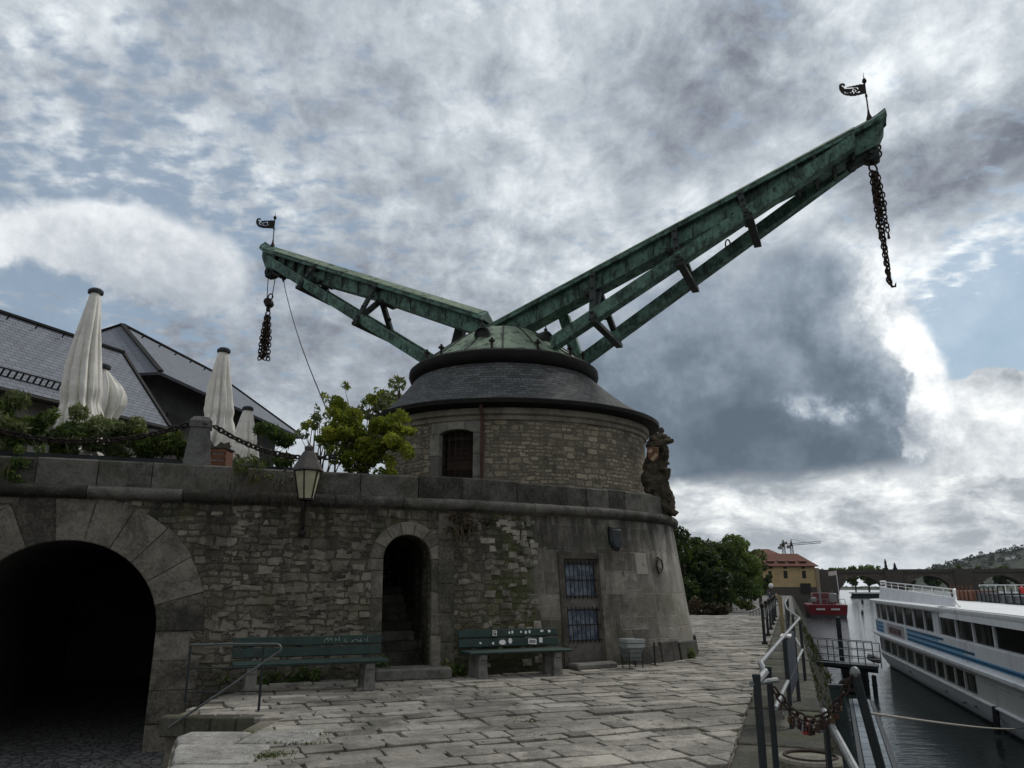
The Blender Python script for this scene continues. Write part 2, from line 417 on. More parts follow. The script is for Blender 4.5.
# ------------------------------------------------------------------ plan curve of the bastion front (u = metres along the wall, 0 at the bend)
def catmull(P, n=8):
    out = []
    for i in range(len(P) - 1):
        p0 = P[max(i - 1, 0)]; p1 = P[i]; p2 = P[i + 1]; p3 = P[min(i + 2, len(P) - 1)]
        for k in range(n):
            t = k / n
            out.append(tuple(.5 * ((2*b) + (-a + c) * t + (2*a - 5*b + 4*c - d) * t*t + (-a + 3*b - 3*c + d) * t**3) for a, b, c, d in zip(p0, p1, p2, p3)))
    out.append(tuple(P[-1])); return out
LD = Vector((.9386, .345))
P0 = Vector((-.71, 15.3))
ctrl = [tuple(P0 - LD * k) for k in (18, 12, 8, 4, 2)] + [(-.71, 15.3), (.98, 16.3), (2.42, 17.25), (3.45, 18.35), (4.02, 19.6), (4.18, 21.0), (3.8, 22.6), (2.7, 24.2), (.6, 25.4), (-1.6, 25.9), (-5, 25.0)]
PATH = [Vector(p) for p in catmull(ctrl, 10)]
ACC = [0.0]
for a, b in zip(PATH, PATH[1:]): ACC.append(ACC[-1] + (b - a).length)
i0 = min(range(len(PATH)), key=lambda i: (PATH[i] - P0).length)
ACC = [a - ACC[i0] for a in ACC]
UMIN, UMAX = ACC[0], ACC[-1]
def path(u):
    u = max(UMIN, min(UMAX - 1e-6, u)); lo, hi = 0, len(ACC) - 1
    while hi - lo > 1:
        mid = (lo + hi) // 2
        if ACC[mid] <= u: lo = mid
        else: hi = mid
    t = (u - ACC[lo]) / (ACC[hi] - ACC[lo])
    p = PATH[lo].lerp(PATH[hi], t)
    def tan(i): return (PATH[min(i + 1, len(PATH) - 1)] - PATH[max(i - 1, 0)]).normalized()
    d = tan(lo).lerp(tan(hi), t).normalized()
    return p, Vector((d.y, -d.x)), d
ZC = 3.13
def W(u, z, off=0.0):
    p, n, d = path(u)
    o = (.26 + .16 * max(0, min(1, (u - 2.5) / 2))) * (ZC - z) / ZC + off
    return Vector((p.x + n.x * o, p.y + n.y * o, z))
def u_px(px, z, lo=-14.0, hi=5.5, f=None):
    f = f or W
    for _ in range(50):
        m = (lo + hi) / 2
        if proj(f(m, z))[0] < px: lo = m
        else: hi = m
    return (lo + hi) / 2

def arch_top(u, uc, hw, zs, rise=None):
    x = max(-1, min(1, (u - uc) / hw)); return zs + (rise if rise is not None else hw) * math.sqrt(max(0, 1 - x * x))
def wall_strips(mb, Wf, u0, u1, du, zb, zt, dz, openings=(), matfun=None, zoff=None):
    """openings: (uc, half width, z bottom, z spring, rise)"""
    us = set(); n = int(math.ceil((u1 - u0) / du))
    for i in range(n + 1): us.add(round(u0 + (u1 - u0) * i / n, 5))
    for (uc, hw, zo, zs, ri) in openings:
        for i in range(25):
            us.add(round(uc - hw * math.cos(PI * i / 24), 5))
    us = sorted(us)
    nz = int(round((zt - zb) / dz))
    grid = [zb + (zt - zb) * i / nz for i in range(nz + 1)]
    for a, b in zip(us, us[1:]):
        if b - a < 1e-4: continue
        c = (a + b) / 2; za = zb_ = zb; below = None
        for (uc, hw, zo, zs, ri) in openings:
            if abs(c - uc) < hw:
                za, zb_ = arch_top(a, uc, hw, zs, ri), arch_top(b, uc, hw, zs, ri)
                if zo > zb + .01: below = zo
        segs = []
        zz = [None] + [g for g in grid if g > max(za, zb_) + .03]
        segs.append((za, zb_, zz))
        if below is not None:
            segs.append((zb, zb, [None] + [g for g in grid if zb + .02 < g < below - .02] + [below]))
        for (sa, sb, zl) in segs:
            for i in range(len(zl) - 1):
                la, lb = (sa, sb) if zl[i] is None else (zl[i], zl[i])
                h = zl[i + 1]
                f = mb.quad(Wf(a, la), Wf(b, lb), Wf(b, h), Wf(a, h), [(a, la), (b, lb), (b, h), (a, h)])
                if f and matfun: f.material_index = matfun(c, (la + h) / 2)
def reveal(mb, Wf, op, depth, back=True, floor=True, n=20, d0=0.0):
    uc, hw, zo, zs, ri = op
    prof = [(uc - hw, zo)] + [(uc - hw * math.cos(PI * i / n), arch_top(uc - hw * math.cos(PI * i / n), uc, hw, zs, ri)) for i in range(n + 1)] + [(uc + hw, zo)]
    a, b = Wf(uc - hw, zs), Wf(uc + hw, zs)
    t = (b - a).normalized(); inn = Vector((-t.y, t.x, 0))
    ds = [d0] + [depth * k / 6 for k in range(1, 7)] if depth > .6 else [d0, depth]
    rows = [[Wf(u, z) + inn * d for (u, z) in prof] for d in ds]
    acc = [0]
    for p, q in zip(prof, prof[1:]): acc.append(acc[-1] + math.hypot(p[0] - q[0], p[1] - q[1]))
    for i in range(len(rows) - 1):
        for j in range(len(prof) - 1):
            mb.quad(rows[i][j], rows[i][j + 1], rows[i + 1][j + 1], rows[i + 1][j], [(ds[i], acc[j]), (ds[i], acc[j + 1]), (ds[i + 1], acc[j + 1]), (ds[i + 1], acc[j])])
    if floor:
        for i in range(len(rows) - 1):
            mb.quad(rows[i][0], rows[i + 1][0], rows[i + 1][-1], rows[i][-1], [(0, ds[i]), (0, ds[i + 1]), (2 * hw, ds[i + 1]), (2 * hw, ds[i])])
    if back: mb.poly(rows[-1], [p for p in prof])
    return inn
def wblock(mb, Wf, poly, off, depth=.12, ins=.012, tone=.5):
    """one dressed stone on the wall: polygon in (u,z), chamfered front edge"""
    cu = sum(p[0] for p in poly) / len(poly); cz = sum(p[1] for p in poly) / len(poly)
    def sh(p, k):
        dx, dz = cu - p[0], cz - p[1]; l = math.hypot(dx, dz)
        return (p[0] + dx / l * k, p[1] + dz / l * k)
    back = [Wf(p[0], p[1], -depth) for p in poly]; mid = [Wf(p[0], p[1], off - ins) for p in poly]
    fr = [Wf(*sh(p, ins * 1.6), off) for p in poly]
    mb.loft([back, mid, fr], tone=tone)

# ---- openings
U_arch = u_px(84, .9); A_HW = 1.43
u_r = u_px(156, .9); A_HW = 1.45; U_arch = u_r - A_HW
OP_arch = (U_arch, A_HW, -1.0, .86, None)
ud0, ud1 = u_px(382, 1.2), u_px(431, 1.2)
OP_door = ((ud0 + ud1) / 2, (ud1 - ud0) / 2, -1.0, 2.52 - (ud1 - ud0) / 2, None)
ub0, ub1 = u_px(566, 1.1), u_px(602, 1.1)
OP_bar = ((ub0 + ub1) / 2, (ub1 - ub0) / 2, .12, 2.13, 0.0)
U_split = u_px(536, 1.5)

bast = empty('bastion', (P0.x, P0.y, 0), 'dark weathered stone bastion with a big black archway and a narrow barred blue door', 'bastion')
rs = {}
def zone(u, z):
    row = int((z + 5) / .47)
    if row not in rs: rs[row] = random.uniform(-.3, .3)
    return 1 if u > U_split + rs[row] else 0
mb = MB()
wall_strips(mb, W, -16.0, UMAX - .1, .16, -1.0, ZC, .235, [OP_arch, OP_door, OP_bar], zone)
WALL = mb
# passages behind the openings
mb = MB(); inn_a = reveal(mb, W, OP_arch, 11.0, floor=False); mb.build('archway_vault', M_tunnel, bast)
mb = MB(); inn_d = reveal(mb, W, OP_door, 4.2); mb.build('stair_passage', M_rubble, bast)
mb = MB()
for k in range(9):
    z = .2 + .17 * k; d0 = .55 + .3 * k
    c = W(OP_door[0], .5) + inn_d * (d0 + .5); c.z = z / 2 - .05
    mb.box(c, (2 * OP_door[1] - .02, 1.0 + .01 * k, z + .1), math.atan2(path(OP_door[0])[2].y, path(OP_door[0])[2].x), tone=random.random())
mb.build('inner_stairs', M_cornice, bast)
# voussoirs and jamb stones of the archway
mb = MB(); uc, hw, zs = OP_arch[0], OP_arch[1], OP_arch[3]; NV = 11
for k in range(NV):
    a0, a1 = PI * k / NV + .003, PI * (k + 1) / NV - .003
    ro = hw + random.uniform(.70, .82)
    pts = [(uc - hw * math.cos(a0 + (a1 - a0) * i / 4), zs + hw * math.sin(a0 + (a1 - a0) * i / 4)) for i in range(5)]
    pts += [(uc - ro * math.cos(a1 + (a0 - a1) * i / 4), min(3.0, zs + ro * math.sin(a1 + (a0 - a1) * i / 4))) for i in range(5)]
    wblock(mb, W, pts, random.uniform(.015, .03), tone=random.random())
for sgn in (-1, 1):
    z = -1.0
    while z < zs - .05:
        h = min(random.uniform(.38, .55), zs - z); h = zs - z if zs - z - h < .2 else h
        w = random.uniform(.5, .8); a, b = uc + sgn * hw, uc + sgn * (hw + w)
        wblock(mb, W, [(a, z + .006), (b, z + .006), (b, z + h - .006), (a, z + h - .006)], random.uniform(.012, .03), tone=random.random())
        z += h
mb.build('arch_stones', M_arch, bast)
# doorway surround
mb = MB(); uc, hw, zs = OP_door[0], OP_door[1], OP_door[3]
NV = 7
for k in range(NV):
    a0, a1 = PI * k / NV + .012, PI * (k + 1) / NV - .012; ro = hw + .24
    pts = [(uc - hw * math.cos(a0 + (a1 - a0) * i / 3), zs + hw * math.sin(a0 + (a1 - a0) * i / 3)) for i in range(4)]
    pts += [(uc - ro * math.cos(a1 + (a0 - a1) * i / 3), zs + ro * math.sin(a1 + (a0 - a1) * i / 3)) for i in range(4)]
    wblock(mb, W, pts, random.uniform(.012, .022), tone=random.random())
for sgn in (-1, 1):
    z = 0.0
    while z < zs - .05:
        h = min(random.uniform(.5, .8), zs - z); h = zs - z if zs - z - h < .2 else h
        w = random.uniform(.17, .28); a, b = uc + sgn * hw, uc + sgn * (hw + w)
        wblock(mb, W, [(a, z + .005), (b, z + .005), (b, z + h - .005), (a, z + h - .005)], random.uniform(.01, .025), tone=random.random())
        z += h
mb.build('door_surround', M_block, bast)
# tall pilaster stones right of the doorway, ending the smooth part
mb = MB(); up = u_px(446, 1.5); z = 0
while z < 2.95:
    h = min(random.uniform(.5, .85), 2.95 - z)
    wblock(mb, W, [(up - .15, z + .004), (up + .15, z + .004), (up + .15, z + h - .004), (up - .15, z + h - .004)], random.uniform(.02, .04), tone=random.random())
    z += h
mb.build('pilaster', M_block, bast)
# threshold step of the doorway
mb = MB(); c = W(OP_door[0] + .08, .1, .12); c.z = .09
dd = path(OP_door[0])[2]; ang_d = math.atan2(dd.y, dd.x)
mb.box(c, (1.35, .62, .2), ang_d, bev=.03); mb.build('threshold_step', M_step, bast)
# a few projecting pale rubble stones in the mossy patch
mb = WALL; f0 = len(mb.bm.faces)
for _ in range(95):
    u = random.uniform(.12, 1.35); z = random.uniform(.15, 2.85); w = random.uniform(.08, .24); h = random.uniform(.06, .14)
    if random.random() < .35: u = random.uniform(.75, 1.3); z = random.uniform(1.9, 2.85)
    pts = [(u - w/2 + random.uniform(-.02, .02), z - h/2 + random.uniform(-.01, .02)), (u + w/2 + random.uniform(-.02, .02), z - h/2 + random.uniform(-.01, .02)),
           (u + w/2 + random.uniform(-.03, .01), z + h/2), (u - w/2 + random.uniform(-.01, .03), z + h/2)]
    wblock(mb, W, pts, random.uniform(.015, .05), .05, .016, tone=random.random())
mb.bm.faces.ensure_lookup_table(); f1 = len(mb.bm.faces)
for i in range(f0, f1): mb.bm.faces[i].material_index = 2
# scattered projecting rubble left of the doorway
for _ in range(170):
    u = random.uniform(u_r + .75, ud0 - .3); z = random.uniform(.1, 2.95); w = random.uniform(.07, .26); h = random.uniform(.05, .12)
    pts = [(u - w/2 + random.uniform(-.03, .03), z - h/2 + random.uniform(-.01, .02)), (u + w/2 + random.uniform(-.03, .03), z - h/2 + random.uniform(-.01, .02)),
           (u + w/2 + random.uniform(-.04, .02), z + h/2), (u - w/2 + random.uniform(-.02, .04), z + h/2)]
    wblock(mb, W, pts, random.uniform(.006, .03), .05, .016, tone=random.random())
mb.bm.faces.ensure_lookup_table()
for i in range(f1, len(mb.bm.faces)): mb.bm.faces[i].material_index = 3
mb.build('wall', [M_rubble, M_ashlar, stone('pale_rubble', (.2, .185, .15), .5, 2.5, .014, .5, .5), stone('brown_rubble', (.13, .115, .09), .6, 2.6, .018, .3, .5)], bast)
# barred door
uc, hw = OP_bar[0], OP_bar[1]
mb = MB(); reveal(mb, W, OP_bar, .2); mb.build('door_recess', M_block, bast)
mb = MB()
for (a, b, z0, z1) in ((uc - hw - .13, uc - hw, .02, 2.26), (uc + hw, uc + hw + .13, .02, 2.26), (uc - hw, uc + hw, 2.13, 2.26), (uc - hw, uc + hw, .02, .12)):
    wblock(mb, W, [(a, z0), (b, z0), (b, z1), (a, z1)], .035, tone=random.random())
mb.build('stone_frame', M_block, bast)
door = empty('barred_door', (0, 0, 0)); door.parent = bast; door.location = W(uc, 0, -.14) - Vector((P0.x, P0.y, 0)); door['label'] = 'narrow door with two blue glazed lights behind iron bars'
def wpanel(mb, u0, u1, z0, z1, off, th=.03, tone=.5):
    mb.loft([[W(u0, z0, off - th), W(u1, z0, off - th), W(u1, z1, off - th), W(u0, z1, off - th)], [W(u0, z0, off), W(u1, z0, off), W(u1, z1, off), W(u0, z1, off)]], tone=tone)
mb = MB(); wpanel(mb, uc - hw, uc + hw, .12, 2.13, -.12)
for (a, b, z0, z1) in ((uc - hw, uc - hw + .07, .12, 2.13), (uc + hw - .07, uc + hw, .12, 2.13), (uc - hw + .07, uc + hw - .07, 2.05, 2.13), (uc - hw + .07, uc + hw - .07, 1.13, 1.36), (uc - hw + .07, uc + hw - .07, .12, .5)):
    wpanel(mb, a, b, z0, z1, -.08, .04)
mb.build('door_leaf', M_greyplank, door)
for (z0, z1) in ((1.36, 2.05), (.5, 1.13)):
    mb = MB(); wpanel(mb, uc - hw + .07, uc + hw - .07, z0, z1, -.105, .01); mb.build('glass_light', M_dglass, door)
    mb = MB()
    for k in range(8):
        u = uc - hw + .08 + (2 * hw - .16) * k / 7; mb.tube([W(u, z0 - .04, -.055), W(u, z1 + .04, -.055)], .011, 6)
    for zz in (z0 + .02, (z0 + z1) / 2, z1 - .02): mb.tube([W(uc - hw + .02, zz, -.052), W(uc + hw - .02, zz, -.052)], .012, 6)
    mb.build('window_bars', M_iron, door)
mb = MB(); c = W(uc, .05, .15); c.z = .05; db = path(uc)[2]; mb.box(c, (1.0, .4, .12), math.atan2(db.y, db.x), bev=.03); mb.build('door_step', M_step, bast)
# plinth stones at the foot of the round end
mb = MB(); u = u_px(632, .2)
while u < u_px(690, .2, hi=5.2) + 3:
    l = random.uniform(.5, .8); h = random.uniform(.3, .42)
    wblock(mb, W, [(u + .01, -.1), (u + l - .01, -.1), (u + l - .01, h), (u + .01, h)], random.uniform(.05, .09), tone=random.random() * .5); u += l
mb.build('plinth', M_cornice, bast)
# roll moulding + drip course, in lengths with joints
mb = MB(); u = -15.9
while u < UMAX - 1.2:
    l = random.uniform(1.0, 1.5); t = random.random(); k = 6; dz = random.uniform(-.006, .006); do = random.uniform(-.006, .006)
    prof = [(-.15, 3.22)] + [(.055 + do + .105 * math.cos(a), 3.115 + dz + .105 * math.sin(a)) for a in [PI/2 - PI * i / 10 for i in range(11)]] + [(.02, 2.985), (-.1, 2.965), (-.15, 2.965)]
    loops = []
    for i in range(k + 1):
        uu = u + .006 + (l - .012) * i / k
        loops.append([W(uu, 3.13, o) + Vector((0, 0, z - 3.13)) for o, z in prof])
    mb.loft(loops, tone=t); u += l
mb.build('cornice', M_cornice, bast)
# parapet blocks and coping
mb = MB(); u = -15.9
while u < UMAX - 1.2:
    l = random.uniform(.75, 1.35) if u < 1.5 else random.uniform(.5, .7)
    t = random.random(); k = 4; h = 3.66 + random.uniform(-.015, .015); o = random.uniform(-.012, .012)
    prof = [(-.45, 3.2), (-.02 + o, 3.2), (-.005 + o, 3.215), (-.012 + o, h - .03), (-.035 + o, h), (-.45, h)]
    loops = []
    for i in range(k + 1):
        uu = u + .007 + (l - .014) * i / k
        loops.append([W(uu, 3.13, q) + Vector((0, 0, z - 3.13)) for q, z in prof])
    mb.loft(loops, tone=t); u += l
mb.build('parapet', M_cornice, bast)
mb = MB(); pin = [W(u, 3.13, -.42) for u in [(-15.9 + (UMAX - 1.5 + 15.9) * i / 80) for i in range(81)]]
poly = [(p.x, p.y) for p in pin] + [(-6, 44), (-34, 44), (-34, 7)]
mb.prism(poly, 3.0, 3.42); mb.build('terrace_deck', M_cornice, bast)
# small fixings
mb = MB(); u = u_px(659, 1.9, hi=8); c = W(u, 2.02, .04)
t = Vector((*path(u)[2], 0)); mb.tube([c + t * .13 * math.cos(a) + Vector((0, 0, .15 * math.sin(a))) for a in [2 * PI * i / 24 for i in range(24)]], .017, 8, closed=True)
mb.tube([W(u, 2.2, -.05), W(u, 2.2, .05), W(u, 2.15, .06)], .018, 6); mb.build('mooring_ring', M_iron, bast)
mb = MB(); u = u_px(614, 2.6, hi=8)
wblock(mb, W, [(u - .16, 2.82), (u - .17, 2.5), (u - .08, 2.34), (u + .06, 2.32), (u + .17, 2.46), (u + .16, 2.8)], .1, .05, .04); mb.build('iron_bracket_plate', M_darksteel, bast)
mb = MB(); u = u_px(641, 2.1, hi=8); wblock(mb, W, [(u - .2, 1.82), (u + .2, 1.82), (u + .2, 2.28), (u - .2, 2.28)], .012, tone=1.0); mb.build('pale_repair_stone', stone('pale_repair', (.22, .21, .18), .2, 3), bast)

# ------------------------------------------------------------------ crane tower (drum)
CD = Vector((.16, 20.0)); RZ = R(17); DA, DB = 3.40, 2.84
def ell(a, b, th, c=CD, rz=RZ):
    x, y = a * math.cos(th), b * math.sin(th)
    return Vector((c.x + x * math.cos(rz) - y * math.sin(rz), c.y + x * math.sin(rz) + y * math.cos(rz)))
def WD(u, z, off=0.0):
    th = -PI / 2 - RZ + u / 3.05
    p = ell(DA + off, DB + off, th); return Vector((p.x, p.y, z))
tower = empty('crane_tower', (CD.x, CD.y, 3.42), 'round yellowish rubble tower with a bell shaped slate roof carrying the crane', 'tower')
uw0, uw1 = u_px(439, 4.4, -5, 5, WD), u_px(473, 4.4, -5, 5, WD)
OP_win = ((uw0 + uw1) / 2, (uw1 - uw0) / 2, 3.42, 4.95, .1)
mb = MB(); L = 3.05 * PI
wall_strips(mb, WD, -L, L, .12, 3.42, 5.5, .16, [OP_win]); mb.build('drum_wall', M_drum, tower, smooth=40)
mb = MB(); reveal(mb, WD, OP_win, .42, back=False); mb.build('window_reveal', M_block, tower)
uc, hw = OP_win[0], OP_win[1]
mb = MB()
zc = [3.44, 3.95, 4.45, 4.95]
for sgn in (-1, 1):
    for z0, z1 in zip(zc, zc[1:]):
        a, b = uc + sgn * hw, uc + sgn * (hw + random.uniform(.2, .26)); wblock(mb, WD, [(a, z0 + .004), (b, z0 + .004), (b, z1 - .004), (a, z1 - .004)], .022, tone=random.random())
for k in range(3):
    a, b = uc - hw - .22 + (2 * hw + .44) * k / 3, uc - hw - .22 + (2 * hw + .44) * (k + 1) / 3
    lo = lambda u: arch_top(u, uc, hw, 4.95, .1) if abs(u - uc) < hw else 4.955
    wblock(mb, WD, [(a + .004, lo(a)), ((a + b) / 2, lo((a + b) / 2)), (b - .004, lo(b)), (b - .004, 5.3), (a + .004, 5.3)], .022, tone=random.random())
mb.build('window_surround', stone('window_surround_stone', (.2, .19, .165), .3, 3, .01, .05, .35), tower)
wn = empty('drum_window', (0, 0, 0)); wn.parent = tower; wn.location = WD(uc, 3.44, -.3) - Vector((CD.x, CD.y, 3.42)); wn['label'] = 'dark segment headed window with a brown board shutter behind an iron grille'
mb = MB(); inn = (Vector((CD.x, CD.y, 0)) - WD(uc, 0)).normalized()
for k in range(7):
    z0, z1 = 3.44 + k * .235, 3.44 + k * .235 + .225
    a = WD(uc - hw, 0, -.34); b = WD(uc + hw, 0, -.34)
    mb.loft([[Vector((a.x, a.y, z0)), Vector((b.x, b.y, z0)), Vector((b.x, b.y, z1)), Vector((a.x, a.y, z1))], [Vector((a.x, a.y, z0)) - inn * .03, Vector((b.x, b.y, z0)) - inn * .03, Vector((b.x, b.y, z1)) - inn * .03, Vector((a.x, a.y, z1)) - inn * .03]], tone=random.random())
mb.build('shutter_boards', mat('red_brown_boards', (.045, .028, .02), .85, .5, 5, bump=.3, tone=.6, dirt=.6), wn)
mb = MB()
for k in range(1, 5):
    u = uc - hw + 2 * hw * k / 5; mb.tube([WD(u, 3.44, -.16), WD(u, 5.03, -.16)], .014, 6)
for k in range(1, 7):
    z = 3.44 + k * .235; mb.tube([WD(uc - hw, z, -.15), WD(uc, z, -.16), WD(uc + hw, z, -.15)], .012, 6)
mb.build('window_grille', M_rust, wn)
def eloops(spec, n=72):
    """spec: (a, b, z, centre x, centre y)"""
    return [[Vector((*ell(a, b, 2 * PI * k / n, Vector((cx, cy))), z)) for k in range(n)] for (a, b, z, cx, cy) in spec]
AX = Vector((-.22, 20.0))
def cen(t): return (CD.x + (AX.x - CD.x) * t, CD.y + (AX.y - CD.y) * t)
mb = MB(); mb.loft(eloops([(DA - .1, DB - .1, 5.22, *cen(0)), (DA + .05, DB + .05, 5.24, *cen(0)), (DA + .05, DB + .05, 5.33, *cen(0)), (DA + .12, DB + .12, 5.37, *cen(0)), (DA + .12, DB + .12, 5.5, *cen(0)), (DA - .1, DB - .1, 5.52, *cen(0))]))
mb.build('eave_stone_band', stone('band_stone', (.2, .178, .138), .3, 2.5, .012, .05, .4), tower, smooth=30)
mb = MB(); mb.loft(eloops([(DA - .1, DB - .1, 5.50, *cen(0)), (DA + .32, DB + .30, 5.53, *cen(0)), (DA + .40, DB + .37, 5.57, *cen(0)), (DA + .41, DB + .38, 5.66, *cen(0)), (DA + .36, DB + .33, 5.69, *cen(0)), (DA - .1, DB - .1, 5.72, *cen(0))]))
mb.build('eave', M_eave, tower, smooth=40)
mb = MB(); spec = []; NS = 12
for i in range(NS + 1):
    t = i / NS; e = 1 - (1 - t) ** 1.0
    z = 5.68 + 1.12 * (t ** 1.35)
    k = t
    a = (DA + .385) * (1 - k) + 2.36 * k; b = (DB + .355) * (1 - k) + 2.36 * k
    spec.append((a, b, z, *cen(k)))
lp = eloops(spec, 72); uvs = []; acc = 0
for i, s_ in enumerate(spec):
    if i: acc += math.hypot(s_[0] - spec[i-1][0], s_[2] - spec[i-1][2])
    uvs.append([(2 * PI * k / 72 * 3.0, acc) for k in range(73)])
mb.loft(lp, uvs=uvs, caps=False); mb.build('slate_roof', M_slate_t, tower, smooth=40)
# rain pipe
mb = MB(); u = u_px(483, 4.4, -5, 5, WD)
mb.tube([WD(u, 5.62, .28), WD(u, 5.5, .25), WD(u, 5.3, .12), WD(u, 5.1, .085), WD(u, 3.5, .085)], .04, 8)
for z in (3.8, 4.4, 5.0): mb.tube([WD(u, z, .085), WD(u, z + .04, .085)], .052, 8)
mb.build('downpipe', M_rustpipe, tower, smooth=40)
# ------------------------------------------------------------------ turning crane head
head = empty('harbour_crane', (AX.x, AX.y, 6.75), 'green copper harbour crane with two long raised jibs in a wide V', 'crane')
def circ(spec, n=64): return [[Vector((AX.x + r * math.cos(2*PI*k/n), AX.y + r * math.sin(2*PI*k/n), z)) for k in range(n)] for r, z in spec]
mb = MB(); mb.loft(circ([(2.2, 6.70), (2.40, 6.74), (2.50, 6.82), (2.54, 6.92), (2.53, 7.03), (2.46, 7.09), (2.2, 7.11)])); mb.build('turning_ring', M_eave, head, smooth=40)
mb = MB(); mb.loft(circ([(2.42, 7.07), (2.38, 7.13), (2.15, 7.27), (1.85, 7.5), (1.5, 7.78), (1.15, 8.03), (.85, 8.2), (.5, 8.3), (.1, 8.33)], 16)); mb.build('copper_dome', M_cop_top, head, smooth=30)
mb = MB()
for k in range(16):
    a = 2 * PI * k / 16; pts = [Vector((AX.x + r * math.cos(a), AX.y + r * math.sin(a), z + .012)) for r, z in [(2.4, 7.11), (2.15, 7.27), (1.85, 7.5), (1.5, 7.78), (1.15, 8.03), (.85, 8.2), (.5, 8.3)]]
    mb.tube(pts, .018, 6)
mb.build('dome_seams', M_cop_dark, head)
# round hatches (bull's eyes) low on the dome
def onring(px, r, z):
    best = min(range(720), key=lambda k: abs(proj((AX.x + r * math.cos(PI*k/360), AX.y + r * math.sin(PI*k/360), z))[0] - px) + (0 if math.sin(PI*k/360) < .2 else 1e3))
    a = PI * best / 360; return a
for px in (484, 543):
    a = onring(px, 1.5, 7.75); d = Vector((math.cos(a), math.sin(a), 0)); c = Vector((AX.x, AX.y, 7.72)) + d * 1.55
    hb = MB(); M = Matrix.Translation(c) @ Matrix.Rotation(a, 4, 'Z') @ Matrix.Rotation(PI / 2, 4, 'Y')
    for prof in ([(.02, -.5), (.19, -.5), (.21, .12), (.17, .14), (.16, .08), (.01, .08)],):
        hb.loft([[M @ Vector((r * math.cos(2*PI*k/16), r * math.sin(2*PI*k/16), z)) for k in range(16)] for r, z in prof])
    hb.sphere(c + Vector((0, 0, .25)) + d * .05, .05, 8, 6); hb.tube([c + Vector((0, 0, .2)) + d * .05, c + Vector((0, 0, .42)) + d * .05], [.03, .006], 6)
    hb.build('round_hatch', M_cop_dark, head, smooth=40)
for px in (427, 441, 492, 538, 570, 583, 590):
    mb = MB()
    a = onring(px, 2.36, 7.15); c = Vector((AX.x + 2.36 * math.cos(a), AX.y + 2.36 * math.sin(a), 7.12))
    mb.tube([c, c + Vector((0, 0, .18))], .035, 6); mb.tube([c + Vector((0, 0, .16)), c + Vector((0, 0, .2))], .075, 8); mb.sphere(c + Vector((0, 0, .24)), .035, 6, 4); mb.build('ring_bolt', M_iron, head)

VANE_R = ["....#####...................................",
          "..########..................................",
          ".##########................................#",
          ".####..####........................#########",
          "#####...##...................###############",
          "#####..................#####################",
          "######...........###########################",
          "########.....###############################",
          "########........................############",
          "#########...............######...###########",
          "########################..#####..###########",
          "#######################..#.####.############",
          ".#####################..##..################",
          ".#####################..###..###############",
          "..###################..####..###############",
          "..######..###########.......####...#########",
          "...#####..########...##..###..##...#########",
          "....#####......##..####..####.....##########",
          ".....##################..###################",
          "......######################################",
          "........##############################......",
          "...........#######################..........",
          "................############................"]
VANE_L = ["....#####...................................",
          "..########..................................",
          ".##########.................................",
          ".####..####................................#",
          "#####...##......................############",
          "#####..............#########################",
          "######......################################",
          "########...#################################",
          "########.....#########......################",
          "#########......#####...##....###############",
          "#######...#######...#######..###############",
          "#######..#######..#########.################",
          ".######..######..###########################",
          ".#######.#####..############################",
          "..######..###..#############...#############",
          "..#######....####..########..###############",
          "...##############.........##################",
          "....########################################",
          ".....#######################################",
          "......######################################",
          "........####################################",
          "...........#################################",
          "................############################"]
def plate(mb, rows, M, w, h, th):
    ny, nx = len(rows), len(rows[0]); cw, chh = w / nx, h / ny
    on = lambda i, j: 0 <= j < ny and 0 <= i < nx and rows[j][i] == '#'
    def V(i, j, s): return M @ Vector((-w + i * cw, s * th / 2, h - j * chh))
    for j in range(ny):
        for i in range(nx):
            if not on(i, j): continue
            for s in (-1, 1): mb.quad(V(i, j, s), V(i + 1, j, s), V(i + 1, j + 1, s), V(i, j + 1, s))
            if not on(i - 1, j): mb.quad(V(i, j, -1), V(i, j, 1), V(i, j + 1, 1), V(i, j + 1, -1))
            if not on(i + 1, j): mb.quad(V(i + 1, j, -1), V(i + 1, j, 1), V(i + 1, j + 1, 1), V(i + 1, j + 1, -1))
            if not on(i, j - 1): mb.quad(V(i, j, -1), V(i, j, 1), V(i + 1, j, 1), V(i + 1, j, -1))
            if not on(i, j + 1): mb.quad(V(i, j + 1, -1), V(i, j + 1, 1), V(i + 1, j + 1, 1), V(i + 1, j + 1, -1))

